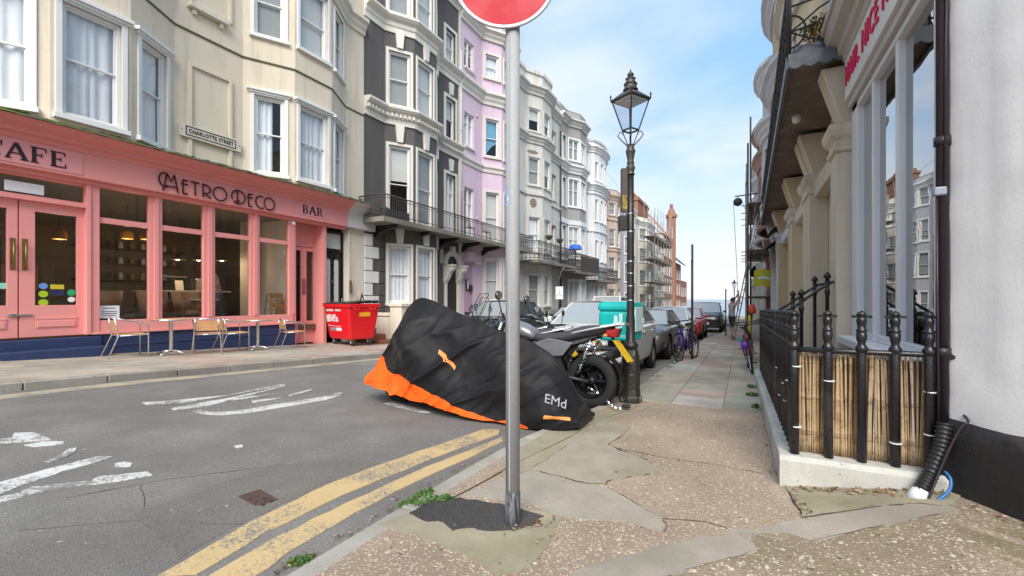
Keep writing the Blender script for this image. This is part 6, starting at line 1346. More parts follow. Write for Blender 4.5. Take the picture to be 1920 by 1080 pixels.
weeds('weeds', 'tuft of green weeds in the gutter at the bottom of the picture', [(-2.03, 1.62, .05), (-2.06, 1.58, .04)], 70, .03, 2)
weeds('weeds', 'weeds along the foot of the railing plinth', [(.13, 7.4, .08), (.15, 6.5, .05), (.14, 8.2, .08)], 60, .10, 3)
weeds('weeds', 'weeds round the bicycle stand', [(-1.38, 10.2, .10), (-1.42, 11, .1), (-1.42, 8.7, .12)], 34, .05, 4)
m_leafb = [M('dead_leaf_'+n, c, .8, 0, .3, 30) for n, c in (('brown', (.16, .07, .03)), ('rust', (.24, .09, .03)), ('buff', (.42, .30, .17)), ('dark', (.06, .035, .02)))]
def litter(name, label, zones, seed, size=.012):
    rn = random.Random(seed); mb = MB()
    for x0, x1, y0, y1, n in zones:
        for i in range(n):
            t = rn.random(); x = x0+(x1-x0)*t+rn.gauss(0, .02); y = y0+(y1-y0)*t+rn.gauss(0, .03); z = gz(x, y)+.018; a = rn.uniform(0, 6.3); s = size*rn.uniform(.4, 1.4); d = Vector((math.cos(a), math.sin(a), rn.uniform(-.3, .3)))*s; e = Vector((-d.y, d.x, rn.uniform(-.3, .4)*s))*.7; p = Vector((x, y, z))
            mb.add([p-d, p-e, p+d, p+e], [(0, 1, 2, 3)], rn.randrange(4))
    return tag(put(mb, name, m_leafb, fix=False), label, 'litter', kind='stuff')
litter('leaf_litter', 'dead leaves and grit gathered along the foot of the railing plinth', [(.22, .20, 3.9, 7.5, 110), (.35, 1.15, 3.72, 3.75, 170), (1.2, 1.8, 3.6, 2.8, 70), (.30, .36, 3.7, 3.3, 25)], 3)
litter('leaf_litter', 'grit and dead leaves in the near gutter', [(-2.06, -2.03, 1.4, 2.3, 80), (-2.1, -2.0, 2.4, 3.6, 50)], 5, .009)
litter('leaf_litter', 'scattered chips and leaves on the near pavement', [(-1.0, -.9, 2.3, 2.5, 10), (-1.2, -1.0, 2.3, 2.6, 40), (-.5, .9, 2.0, 2.8, 35), (-.9, .2, 3.4, 5.8, 18)], 7, .010)

# ================================================================== covered motorcycle
m_cover = NB('black_cover_nylon'); _c = m_cover.mix(m_cover.noise(4, 4), (.009, .0085, .0095), (.014, .013, .015)); _at = m_cover.n('ShaderNodeAttribute', attribute_name='skirt'); _c = m_cover.mix(m_cover.ramp(_at.outputs['Fac'], -.004, .004), _c, m_cover.mix(m_cover.noise(4, 4), (.80, .095, .008), (.92, .14, .012))); m_cover.bsdf(_c, m_cover.ramp(m_cover.noise(3, 4), .3, .7, .45, .6), 0, .16, m_cover.bump(m_cover.math('ADD', m_cover.noise(5, 3, .5, dist=.4), m_cover.math('MULTIPLY', m_cover.noise(16, 3), .12)), .16, .02), Sheen_Weight=.04); m_cover = m_cover.m
m_corange = NB('orange_cover_nylon'); m_corange.bsdf(m_corange.mix(m_corange.noise(4, 4), (.80, .095, .008), (.92, .14, .012)), .5, 0, .4, m_corange.bump(m_corange.noise(12, 5, .6, dist=.5), .35, .02)); m_corange = m_corange.m
m_rubber = M('tyre_rubber', (.018, .018, .018), .75, 0, .3, 12, .2, 60, .3)
m_reflo = M('orange_reflective_tape', (.85, .26, .06), .35)
m_rim = M('dark_alloy', (.025, .025, .028), .35, .7, .2, 8)
m_chrome = M('chrome', (.62, .62, .63), .12, 1., .03, 5)
def wheel_parts(par, c, R, w, axis='Y', tyre=None, rim=None, spokes=10, spoke_m=None, disc_=True):
    mat = {'Y': Matrix.Rotation(PI/2, 4, 'X'), 'X': Matrix.Rotation(PI/2, 4, 'Y')}[axis]
    h = w/2; mb = MB(); mb.lathe(c, [(R-.62*w if R-.62*w > .1 else R*.75, -h*.82), (R-.25*w, -h), (R-.06*w, -h*.7), (R, -h*.25), (R, h*.25), (R-.06*w, h*.7), (R-.25*w, h), (R-.62*w if R-.62*w > .1 else R*.75, h*.82), (R-.62*w if R-.62*w > .1 else R*.75, -h*.82)], 36, mat=mat); ty = put(mb, 'tyre', tyre or m_rubber, par)
    r0 = R-.60*w if R-.62*w > .1 else R*.76; mb = MB(); mb.lathe(c, [(r0-.03, -h*.6), (r0+.005, -h*.75), (r0-.02, 0), (r0+.005, h*.75), (r0-.03, h*.6), (r0-.05, 0), (r0-.03, -h*.6)], 30, mat=mat); mb.lathe(c, [(.0, -h*.6), (.05, -h*.6), (.05, h*.6), (0, h*.6)], 12, mat=mat)
    for k in range(spokes):
        a = 2*PI*k/spokes; d = Vector((math.cos(a), 0, math.sin(a))) if axis == 'Y' else Vector((0, math.cos(a), math.sin(a))); mb.tube([Vector(c)+d*.04, Vector(c)+d*(r0-.03)], .016, 5)
    if disc_: mb.lathe(Vector(c)+(Vector((0, -h*.9, 0)) if axis == 'Y' else Vector((-h*.9, 0, 0))), [(.07, 0), (.13, 0), (.13, .005), (.07, .005), (.07, 0)], 24, mat=mat)
    put(mb, 'rim', rim or m_rim, ty); return ty
cv = thing('covered_motorcycle', 'motorcycle under a black cover with orange skirt and one wheel showing', 'motorcycle', (-2.85, 4.68, -.03))
XF, XB = -4.44, -1.52
TOPZ = [(0, .42), (.03, .58), (.10, .85), (.19, 1.24), (.235, 1.345), (.275, 1.375), (.32, 1.35), (.40, 1.25), (.475, 1.165), (.57, 1.06), (.667, .985), (.73, .94), (.795, .875), (.873, .74), (.92, .58), (.96, .40), (1, .22)]
WID = [(0, .10), (.05, .22), (.15, .30), (.27, .40), (.42, .38), (.6, .36), (.8, .33), (.93, .30), (1, .22)]
HEM = [(0, .30), (.03, .20), (.09, .24), (.16, .23), (.22, .18), (.28, .155), (.38, .13), (.5, .085), (.62, .03), (.72, .0), (.82, -.01), (.94, .01), (1, .05)]
ORG = [(0, .66), (.05, .64), (.10, .52), (.16, .46), (.24, .42), (.34, .33), (.45, .235), (.56, .12), (.64, .06), (.70, .02), (.78, .055), (.83, .0), (.88, -.2), (1, -.2)]
def smooth_tab(tab, u): return (interp(tab, u-.018)+2*interp(tab, u)+interp(tab, u+.018))/4
def cov(u, v):
    """u: front wheel to tail; v: 0 near hem, .5 ridge, 1 far hem"""
    x = XF+(XB-XF)*u; top = smooth_tab(TOPZ, u); hem = smooth_tab(HEM, u)+.012*noise.noise((u*14, 0, 3)); w = smooth_tab(WID, u); s = 1 if v > .5 else -1
    t = abs(v-.5)*2                                      # 0 ridge .. 1 hem
    prof = t**.72; bulge = math.sin(min(1, t*1.25)*PI/2)
    z = top+(hem-top)*(prof*.35+.65*t**1.25)
    yy = w*(.10+.90*bulge*(.93+.16*t))
    if u < .22: yy *= .55+.45*t+.2*(u/.22)
    if .08 < u < .5: yy += .10*math.exp(-((z-.95)/.28)**2)*math.exp(-((u-.26)/.10)**2)
    fr_ = 1-abs(noise.noise((u*5.5-z*2.6+.3*s, z*.9, 2)))*2
    fold = .040*math.sin(u*15+z*5+1.6*noise.noise((u*3, z*1.2, 1)))*sst(.10, .5, t)+.060*(fr_**3-.4)*sst(.03, .3, t)*sst(1.05, .75, t)+.022*(1-abs(noise.noise((u*11-z*4.5, z*1.6, 5)))*2.2)**3*sst(.05, .3, t)+.008*noise.noise((u*26, z*9, 9))
    drape = .035*math.sin(u*60+4*z)*sst(.55, 1, t)*sst(.35, .0, u)
    yy += (fold+drape)*(1 if s < 0 else .8)
    z += .022*noise.noise((u*9, t*5, 4))*sst(.02, .3, t)*1.3
    x += .035*noise.noise((u*6, z*4, 7))+(0.05*sst(.4, 1, t) if u > .9 else 0)-(.05*sst(.3, 1, t)*sst(.12, .0, u))
    y = 4.68+s*yy+(.05 if s < 0 else 0)*0
    y += .10*(u-.5)*0
    return (x, y, max(z, gz(x, y)+.012))
NU, NV = 300, 150
mb = MB(); mb.grid(cov, NU, NV)
for u in (0, 1): mb.add([cov(u, j/NV) for j in range(NV+1)], [tuple(range(NV+1))])
o = put(mb, 'cover', m_cover, cv, fix=True)
# the orange skirt panel is part of the cloth itself: stored per vertex as height below its seam
at_ = o.data.attributes.new('skirt', 'FLOAT', 'POINT'); vals = []
for i_, v_ in enumerate(o.data.vertices):
    u_ = (v_.co.x-XF)/(XB-XF); g_ = interp(ORG, max(0, min(1, u_))); h_ = interp(HEM, max(0, min(1, u_)))
    vals.append((g_+.010*noise.noise((u_*14, 1, 2))-v_.co.z) if g_ > h_ else -1.)
at_.data.foreach_set('value', vals)
def covpatch(name, pts, mat, par=cv, th=.006):
    """tape sewn on the near side: strip between pairs of (u, v)"""
    mb = MB(); n = 10
    def fn(a, b2):
        k = a*(len(pts)-1); i = min(int(k), len(pts)-2); f_ = k-i; p = [pts[i][q]*(1-f_)+pts[i+1][q]*f_ for q in range(3)]
        x, y, z = cov(p[0], p[1]+p[2]*b2); return (x, y-th, z+.002)
    mb.grid(fn, n, 3); return put(mb, name, mat, par, fix=False)
covpatch('tape', [(.42, .255, .022), (.46, .235, .024), (.505, .208, .018)], m_reflo)
covpatch('tape', [(.90, .075, .040), (.94, .11, .040), (.98, .145, .040)], m_reflo)
rw = wheel_parts(cv, (-4.02, 4.70, .275), .30, .16, 'Y')
m_grey_print = M('silver_print', (.42, .42, .44), .4)
x0_, y0_, z0_ = cov(.935, .27)
tm_ = text_mesh('EMd', .14, .002); tm_.transform(Matrix(((.93, .10, 0, x0_-.02), (.16, .0, -1, y0_-.075), (-.22, .97, 0, z0_), (0, 0, 0, 1)))); tm_.materials.clear(); tm_.materials.append(m_grey_print); link('printed_mark', tm_, cv)
# ================================================================== motorcycles parked nose to the road
m_seat = M('charcoal_seat_vinyl', (.05, .047, .05), .55, 0, .2, 6, .15, 80)
m_tank = M('grey_tank_paint', (.20, .20, .215), .3, .3, .06, 2, coat=.6)
m_tank2 = M('white_fairing_paint', (.66, .66, .66), .3, 0, .06, 2, coat=.6)
m_engine = M('engine_metal', (.10, .10, .10), .45, .7, .35, 10, .3, 40, col2=(.20, .14, .10), c2s=12)
m_plate_y = M('yellow_plate', (.78, .47, .02), .35); m_tail = M('red_lens', (.30, .006, .01), .15, 0, .1, 4, coat=.5)
m_lens = M('headlamp_lens', (.75, .77, .80), .08, .6, .05, 4, coat=.5)
m_mirror = M('mirror_glass', (.75, .80, .85), .04, 1., .02)
m_screen = glassmat('bike_screen', (.88, .90, .90), .03, 1.4, .05)
m_silver = M('silver_rack', (.68, .68, .68), .35, .6, .06, 4)
def motorcycle(name, label, tank_m, screen=False, group='motorcycles parked nose to the road'):
    """local: +x is the front, y across, ground z=0"""
    t = thing(name, label, 'motorcycle', group=group)
    for nm, x, R, w in (('front_wheel', .78, .30, .12), ('rear_wheel', -.72, .315, .17)):
        wheel_parts(t, (x, 0, R), R, w, 'Y', spokes=6)
    mb = MB(); mb.loft([[(x, y*w, z+q*h) for y, q in ((-1, -.3), (-1, .5), (-.6, 1), (.6, 1), (1, .5), (1, -.3), (.5, -.9), (-.5, -.9))] for x, z, w, h in ((-1.0, .95, .06, .03), (-.85, .92, .10, .07), (-.56, .87, .135, .10), (-.46, .83, .15, .085), (-.30, .79, .155, .085), (-.08, .77, .14, .085), (.06, .80, .10, .06))]); put(mb, 'seat', m_seat, t, subsurf=1)
    mb = MB(); mb.loft([[(x, y*w, z+q*h) for y, q in ((-1, -.2), (-.85, .6), (-.4, 1), (.4, 1), (.85, .6), (1, -.2), (.6, -.8), (-.6, -.8))] for x, z, w, h in ((.0, .80, .09, .06), (.08, .84, .15, .10), (.28, .90, .17, .13), (.42, .90, .14, .11), (.48, .88, .08, .06))]); put(mb, 'fuel_tank', tank_m, t, subsurf=1)
    mb = MB(); mb.loft([[(x, y*w, z+q*h) for y, q in ((-1, -.5), (-1, .5), (-.5, 1), (.5, 1), (1, .5), (1, -.5), (.5, -1), (-.5, -1))] for x, z, w, h in ((-.28, .45, .12, .16), (-.1, .48, .17, .22), (.15, .48, .18, .24), (.32, .46, .14, .20))]); mb.lathe((.08, -.21, .42), [(0, -.02), (.12, -.02), (.12, .03), (0, .04)], 16, mat=Matrix.Rotation(PI/2, 4, 'X')); mb.lathe((.08, .21, .42), [(0, -.02), (.12, -.02), (.12, .03), (0, .04)], 16, mat=Matrix.Rotation(PI/2, 4, 'X')); put(mb, 'engine', m_engine, t, bevel=.006)
    mb = MB()
    for s in (-1, 1):
        mb.tube([(.48, s*.06, .84), (.30, s*.13, .70), (.22, s*.16, .45), (.0, s*.14, .24), (-.3, s*.12, .26)], .018, 6); mb.tube([(.0, s*.12, .72), (-.35, s*.13, .72), (-.80, s*.10, .84)], .016, 6); mb.tube([(-.20, s*.13, .42), (-.38, s*.13, .70), (-.70, s*.11, .80)], .014, 6)
        mb.tube([(-.18, s*.12, .38), (-.72, s*.125, .315)], .024, 6)
    put(mb, 'frame', m_black, t)
    mb = MB()
    for s in (-1, 1): mb.tube([(.78, s*.085, .30), (.56, s*.085, .82), (.50, s*.085, .98)], [.022, .022, .018], 8)
    put(mb, 'fork', m_silver, t)
    mb = MB(); mb.grid(lambda u, v: (.78+.34*math.cos(.35+1.9*u), (v-.5)*.15, .30+.345*math.sin(.35+1.9*u)-.03*abs(v-.5)), 14, 4); mb.grid(lambda u, v: (.78+.335*math.cos(.35+1.9*u), (v-.5)*.15, .30+.338*math.sin(.35+1.9*u)-.03*abs(v-.5)), 14, 4); put(mb, 'mudguard', tank_m, t, fix=False)
    mb = MB(); mb.lathe((.68, 0, .88), [(0, -.06), (.06, -.055), (.095, .02), (.10, .05)], 18, mat=Matrix.Rotation(PI/2, 4, 'Y')); hl = put(mb, 'headlight', m_black, t); mb = MB(); mb.lathe((.73, 0, .88), [(.098, 0), (.07, .02), (0, .028)], 18, mat=Matrix.Rotation(PI/2, 4, 'Y')); put(mb, 'lens', m_lens, hl)
    mb = MB(); mb.tube([(.30, -.40, 1.06), (.38, -.30, 1.08), (.47, -.10, 1.02), (.47, .10, 1.02), (.38, .30, 1.08), (.30, .40, 1.06)], .012, 8)
    for s in (-1, 1): mb.tube([(.345, s*.33, 1.075), (.29, s*.42, 1.055)], .020, 8)
    put(mb, 'handlebar', m_black, t)
    for s in (-1, 1):
        mb = MB(); mb.tube([(.39, s*.28, 1.08), (.40, s*.34, 1.22), (.39, s*.37, 1.27)], .007, 6); c = Vector((.385, s*.39, 1.31)); mb.lathe(c, [(0, .02), (.05, .018), (.062, 0), (.055, -.008)], 12, mat=Matrix.Rotation(PI/2, 4, 'Y') @ Matrix.Diagonal((1, 1.35, 1, 1))); mr = put(mb, 'mirror', m_black, t)
        mb = MB(); mb.lathe(c+Vector((-.009, 0, 0)), [(0, 0), (.052, 0), (.052, .004)], 12, mat=Matrix.Rotation(-PI/2, 4, 'Y') @ Matrix.Diagonal((1, 1.35, 1, 1))); put(mb, 'mirror_glass', m_mirror, mr)
    mb = MB(); mb.tube([(.30, -.16, .50), (.33, -.17, .25), (.1, -.17, .16), (-.3, -.17, .24), (-.42, -.18, .34)], .022, 8); mb.tube([(-.40, -.19, .36), (-.55, -.20, .48), (-.98, -.22, .66)], [.035, .058, .058], 12); ex = put(mb, 'exhaust', m_engine, t)
    mb = MB(); mb.tube([(-.56, -.255, .53), (-.93, -.275, .67)], .014, 6); put(mb, 'heat_shield', m_chrome, ex)
    mb = MB()
    for s in (-1, 1): mb.tube([(-.45, s*.12, .86), (-.75, s*.15, .93), (-1.08, s*.10, 1.0)], .014, 6)
    mb.hexa([(-1.12, -.10, .985), (-.84, -.12, .955), (-.84, .12, .955), (-1.12, .10, .985), (-1.13, -.10, 1.015), (-.84, -.12, .975), (-.84, .12, .975), (-1.13, .10, 1.015)]); put(mb, 'luggage_rack', m_silver, t, bevel=.004)
    mb = MB(); mb.hexa([(-1.02, -.07, .84), (-.9, -.09, .84), (-.9, .09, .84), (-1.02, .07, .84), (-1.06, -.07, .95), (-.9, -.09, .93), (-.9, .09, .93), (-1.06, .07, .95)]); put(mb, 'tail_light', m_tail, t, bevel=.012)
    mb = MB(); mb.hexa([(-1.17, -.02, .54), (-1.15, -.02, .54), (-.94, .02, .84), (-.97, -.02, .84), (-1.17, .02, .54), (-1.15, .02, .54), (-.94, .02, .84), (-.97, .02, .84)]); put(mb, 'plate_bracket', m_black, t)
    d = Vector((-.955+1.16, 0, .84-.56)); n = Vector((-d.z, 0, d.x)).normalized(); a = Vector((-1.165, 0, .56)); mb = MB(); lo = [a+Vector((0, s*.135, 0))+d*k+n*.012 for s, k in ((-1, 0), (1, 0), (1, .86), (-1, .86))]; mb.prism(lo, [p+n*.004 for p in lo]); npz = put(mb, 'number_plate', m_plate_y, t)
    mb = MB(); mb.tube([(-.05, .14, .30), (-.12, .28, .02)], .011, 6); put(mb, 'side_stand', m_black, t)
    for s in (-1, 1):
        mb = MB(); mb.prism([(-.02, s*.165, .74), (-.10, s*.17, .56), (-.40, s*.165, .60), (-.52, s*.15, .76), (-.20, s*.16, .80)], [(-.02, s*.15, .74), (-.10, s*.155, .56), (-.40, s*.15, .60), (-.52, s*.135, .76), (-.20, s*.145, .80)]); put(mb, 'side_panel', tank_m, t, bevel=.012)
        pts_ = [(-.60+.028*math.cos(k*.62)-.14*k/100, s*.15+.028*math.sin(k*.62), .42+.36*k/100) for k in range(101)]; mb = MB(); mb.tube(pts_, .007, 4); mb.tube([(-.59, s*.15, .40), (-.74, s*.15, .80)], .014, 6); put(mb, 'shock_absorber', m_chrome, t)
        mb = MB(); mb.tube([(-.30, s*.14, .36), (-.34, s*.26, .36)], .012, 6); mb.tube([(-.48, s*.14, .52), (-.52, s*.24, .50)], .012, 6); put(mb, 'foot_peg', m_black, t)
        mb = MB(); mb.tube([(.36, s*.30, 1.07), (.46, s*.20, 1.14), (.58, s*.06, 1.02), (.56, s*.05, .80)], .005, 5); mb.tube([(.36, s*.27, 1.07), (.50, s*.12, 1.10), (.40, s*.06, .92), (.2, s*.15, .62)], .005, 5); put(mb, 'cable', m_black, t)
        mb = MB(); mb.tube([(.33, s*.30, 1.09), (.30, s*.34, 1.10), (.24, s*.42, 1.07)], .006, 5); put(mb, 'brake_lever', m_silver, t)
    mb = MB(); mb.grid(lambda u, v: (-.72-.36*math.cos(-.35+1.5*u), (v-.5)*.19, .315+.37*math.sin(-.35+1.5*u)+.35*.0), 14, 4); mb.grid(lambda u, v: (-.72-.355*math.cos(-.35+1.5*u), (v-.5)*.19, .315+.362*math.sin(-.35+1.5*u)), 14, 4); put(mb, 'rear_mudguard', m_black, t, fix=False)
    mb = MB(); mb.hexa([(.22, -.12, .42), (.28, -.12, .42), (.28, .12, .42), (.22, .12, .42), (.30, -.14, .72), (.36, -.14, .72), (.36, .14, .72), (.30, .14, .72)]); put(mb, 'radiator', m_engine, t, bevel=.01)
    mb = MB(); mb.box(-.80, -.70, -.16, -.10, .40, .50); put(mb, 'brake_caliper', m_rim, t, bevel=.01)
    mb = MB()
    for s in (-1, 1): mb.tube([(-.90, s*.08, .86), (-.92, s*.17, .86)], .008, 5); mb.lathe((-.93, s*.19, .86), [(0, -.03), (.022, -.02), (.022, .02), (0, .03)], 8, mat=Matrix.Rotation(PI/2, 4, 'X'))
    put(mb, 'indicator', m_reflo, t)
    if screen:
        mb = MB(); mb.grid(lambda u, v: (.62-.28*v+.05*(1-(2*u-1)**2), (u-.5)*(.5-.12*v), 1.0+.52*v), 10, 8); put(mb, 'windscreen', m_screen, t, fix=False); mb = MB(); mb.tube([(.62-.28*v, -(.25-.06*v), 1.0+.52*v) for v in (0, .5, 1)]+[(.34+.05*math.sin(PI*k/6), -.19+.38*k/6, 1.52) for k in range(1, 6)]+[(.62-.28*v, (.25-.06*v), 1.0+.52*v) for v in (1, .5, 0)], .006, 5); put(mb, 'screen_edge', m_black, t)
    return t
def setbike(t, x, y, rz, lean=4, sc=1.): t.location = (x, y, gz(x-.5, y)-.0); t.rotation_euler = (rad(lean), 0, rad(rz)); t.scale = (sc, sc, sc)
mc1 = motorcycle('motorcycle', 'grey motorcycle with yellow rear plate right behind the covered one', m_tank); setbike(mc1, -2.55, 5.78, 178, 4, 1.10)
mc2 = motorcycle('motorcycle', 'white motorcycle with tall clear windscreen third in the row', m_tank2, True); setbike(mc2, -3.45, 6.55, 186, -3)
mc3 = motorcycle('motorcycle', 'dark motorcycle with clear windscreen nearest the middle of the road', m_seat, True); setbike(mc3, -4.0, 7.4, 190, 5, .98)
mc4 = motorcycle('motorcycle', 'black motorcycle without windscreen squeezed in front of the silver hatchback', m_black); setbike(mc4, -3.05, 7.05, 172, 5, 1.0)
ch_ = thing('chain_lock', 'heavy steel chain and padlock lying by the rear wheel of the grey motorcycle', 'lock', (-1.6, 5.7, .02)); mb = MB()
for i in range(16):
    t_ = i/15; p = Vector((-1.75+.42*t_, 5.62+.10*math.sin(t_*5), .20*(1-t_)**2+.018)); mb.tube([p+Vector((.016*math.cos(a*PI/4), (.011 if i % 2 else .002)*math.sin(a*PI/4), (.002 if i % 2 else .011)*math.sin(a*PI/4))) for a in range(8)], .0055, 4, closed=True)
put(mb, 'chain', m_chrome, ch_, kind='stuff'); mb = MB(); mb.box(-1.33, -1.23, 5.60, 5.66, .01, .05); put(mb, 'padlock', m_black, ch_, bevel=.01)
# delivery moped with teal box
m_teal = M('teal_box_plastic', (.0, .42, .39), .4, 0, .04, 2, .03, 40, .5); m_tealw = M('pale_teal_print', (.55, .75, .76), .5)
mop = thing('moped', 'delivery moped with big teal top box beside the lamp post', 'moped')
for x, R in ((.62, .25), (-.58, .25)): wheel_parts(mop, (x, 0, R), R, .11, 'Y', spokes=5)
mb = MB(); mb.loft([[(x, y*w, z+q*h) for y, q in ((-1, -.6), (-1, .5), (-.5, 1), (.5, 1), (1, .5), (1, -.6))] for x, z, w, h in ((-.85, .62, .10, .08), (-.5, .56, .17, .14), (-.15, .50, .18, .14), (.05, .34, .14, .06), (.3, .32, .14, .06))]); mb.loft([[(x+dx, y*w, z) for y, dx in ((-1, 0), (-.6, .08), (.6, .08), (1, 0), (.5, -.04), (-.5, -.04))] for x, z, w in ((.34, .32, .18), (.42, .6, .22), (.46, .9, .16), (.44, 1.0, .10))]); put(mb, 'body', m_tank2, mop, bevel=.01)
mb = MB(); mb.loft([[(x, y*.15, z+q) for y, q in ((-1, 0), (-1, .05), (1, .05), (1, 0))] for x, z in ((-.8, .72), (-.4, .70), (.0, .66))]); put(mb, 'seat', m_seat, mop, bevel=.02)
mb = MB(); mb.tube([(.40, -.33, 1.04), (.48, 0, 1.03), (.40, .33, 1.04)], .015, 8); mb.tube([(.62, 0, .25), (.48, 0, 1.02)], .03, 8); put(mb, 'handlebar', m_black, mop)
for s in (-1, 1):
    mb = MB(); mb.tube([(.43, s*.24, 1.04), (.43, s*.30, 1.2)], .007, 5); mb.lathe((.43, s*.32, 1.24), [(0, .015), (.05, .012), (.055, 0), (0, -.005)], 12, mat=Matrix.Rotation(PI/2, 4, 'Y')); put(mb, 'mirror', m_black, mop)
tbx = -.66
def rbox(mb, x0, x1, y0, y1, z0, z1, c=.05, ztop=.06):
    def ring(x0, x1, y0, y1, z, c): return [(sx+c*math.cos(a0+k*PI/8)*1, sy+c*math.sin(a0+k*PI/8), z) for (sx, sy, a0) in ((x1-c, y1-c, 0), (x0+c, y1-c, PI/2), (x0+c, y0+c, PI), (x1-c, y0+c, 3*PI/2)) for k in range(5)]
    mb.loft([ring(x0+.02, x1-.02, y0+.02, y1-.02, z0, c), ring(x0, x1, y0, y1, z0+.03, c), ring(x0, x1, y0, y1, z1-ztop, c), ring(x0+.02, x1-.02, y0+.02, y1-.02, z1-.015, c), ring(x0+.05, x1-.05, y0+.05, y1-.05, z1, c)], sm=False)
mb = MB(); rbox(mb, tbx-.27, tbx+.25, -.27, .27, .86, 1.32); tb = put(mb, 'top_box', m_teal, mop, bevel=.008)
mb = MB(); rbox(mb, tbx-.285, tbx+.265, -.285, .285, 1.30, 1.44, .06, .07); put(mb, 'box_lid', m_teal, tb, bevel=.008)
mb = MB(); mb.prism([(tbx-.30, -.20, 1.0), (tbx-.30, .20, 1.0), (tbx-.30, .20, 1.36), (tbx-.30, -.20, 1.36)], [(tbx-.27, -.20, 1.0), (tbx-.27, .20, 1.0), (tbx-.27, .20, 1.36), (tbx-.27, -.20, 1.36)]); put(mb, 'reflective_panel', m_tealw, tb, bevel=.006)
mb = MB(); mb.box(tbx-.15, tbx+.15, -.12, .12, .76, .86); put(mb, 'rack', m_black, mop)
# print on the side of the box that faces the camera (local +y after turning round): emblem of two ears over a slanted head
mop.location = (-2.33, 6.98, gz(-2.3, 7)); mop.rotation_euler = (0, 0, rad(176))
yb = .2715
EMB = [[(-.07, 1.10), (-.01, 1.13), (.0, 1.24), (.045, 1.235), (.055, 1.15), (.075, 1.15), (.075, 1.27), (.125, 1.27), (.125, 1.07), (.06, 1.03), (-.05, 1.06)]]
mb = MB()
for P in EMB: mb.prism([(tbx-x_, yb-.004, z_) for x_, z_ in P], [(tbx-x_, yb+.003, z_) for x_, z_ in P])
put(mb, 'printed_emblem', m_tealw, tb)
me = text_mesh('deliveroo', .088, .002); me.transform(Matrix(((-1, 0, 0, tbx), (0, 0, 1, yb+.001), (0, 1, 0, .94), (0, 0, 0, 1)))); me.materials.clear(); me.materials.append(m_tealw); link('lettering', me, tb)
# ================================================================== bicycles
def bicycle(name, label, frame_m, group='bicycles'):
    t = thing(name, label, 'bicycle', group=group); R = .34; bm_ = m_black
    for nm, x in (('front_wheel', .52), ('rear_wheel', -.52)):
        mb = MB(); mb.tube([(x+R*math.cos(2*PI*i/40), 0, R+R*math.sin(2*PI*i/40)) for i in range(40)], .020, 6, closed=True); w = put(mb, nm.split('_')[1], m_rubber, t)
        mb = MB(); mb.tube([(x+(R-.03)*math.cos(2*PI*i/40), 0, R+(R-.03)*math.sin(2*PI*i/40)) for i in range(40)], .010, 5, closed=True)
        for k in range(18): a = 2*PI*k/18; mb.tube([(x+.02*math.cos(a+.6), .02*(-1)**k, R+.02*math.sin(a+.6)), (x+(R-.03)*math.cos(a), 0, R+(R-.03)*math.sin(a))], .0022, 3, cap=False)
        mb.lathe((x, 0, R), [(0, -.04), (.02, -.04), (.02, .04), (0, .04)], 8, mat=Matrix.Rotation(PI/2, 4, 'X')); put(mb, 'rim', m_chrome, w)
    mb = MB(); BB = (-.08, 0, .30); ST = (-.22, 0, .72); HT = (.32, 0, .78); HB = (.36, 0, .64); RA = (-.52, 0, R)
    mb.tube([BB, ST], .018, 8); mb.tube([ST, HT], .018, 8); mb.tube([BB, HB], .022, 8); mb.tube([HT, HB], .022, 8)
    for s in (-1, 1): mb.tube([BB, (-.3, s*.05, .31), (-.52, s*.06, R)], .010, 6); mb.tube([ST, (-.35, s*.05, .55), (-.52, s*.06, R)], .009, 6)
    put(mb, 'frame', frame_m, t)
    mb = MB()
    for s in (-1, 1): mb.tube([(.365, s*.045, .63), (.40, s*.055, .55), (.52, s*.055, R)], .013, 6)
    mb.tube([(.365, -.045, .63), (.365, .045, .63)], .018, 6); put(mb, 'fork', frame_m, t)
    mb = MB(); mb.tube([HT, (.30, 0, .90), (.36, 0, .96)], .016, 8); mb.tube([(.26, -.30, .98), (.34, -.16, .97), (.36, 0, .96), (.34, .16, .97), (.26, .30, .98)], .012, 8)
    for s in (-1, 1): mb.tube([(.29, s*.23, .98), (.22, s*.32, .985)], .017, 8); mb.tube([(.30, s*.20, .97), (.36, s*.24, .93)], .006, 5)
    put(mb, 'handlebar', bm_, t)
    mb = MB(); mb.tube([ST, (-.26, 0, .86)], .013, 8); put(mb, 'seat_post', m_chrome, t)
    mb = MB(); mb.loft([[(x, y*w, .875+q) for y, q in ((-1, 0), (-.6, .025), (.6, .025), (1, 0), (.4, -.03), (-.4, -.03))] for x, w in ((-.40, .05), (-.36, .08), (-.26, .07), (-.14, .025), (-.10, .012))]); put(mb, 'saddle', bm_, t)
    mb = MB(); mb.lathe(BB, [(.085, .035), (.09, .04), (.085, .045)], 20, mat=Matrix.Rotation(PI/2, 4, 'X'))
    mb.tube([(-.08, .06, .30), (.02, .07, .16)], .009, 6); mb.tube([(-.08, -.06, .30), (-.18, -.07, .44)], .009, 6); mb.tube([(-.08, -.07, .30), (-.08, .07, .30)], .012, 6); mb.box(-.03, .07, .07, .15, .145, .165); mb.box(-.23, -.13, -.15, -.07, .43, .45); put(mb, 'crank', m_rim, t)
    return t
m_purple = M('purple_bike_paint', (.10, .045, .36), .3, .1, .05, 3, coat=.5); m_redb = M('dull_red_bike_paint', (.30, .05, .06), .35, 0, .1, 3)
def seat_bike(t, x, y, rz, lean): t.location = (x, y, gz(x, y)+.008); t.rotation_euler = (rad(lean), 0, rad(rz))
bk1 = bicycle('bicycle', 'purple bicycle leaning on the pole by the kerb, front wheel towards us', m_purple); seat_bike(bk1, -1.22, 12.05, -104, 6)
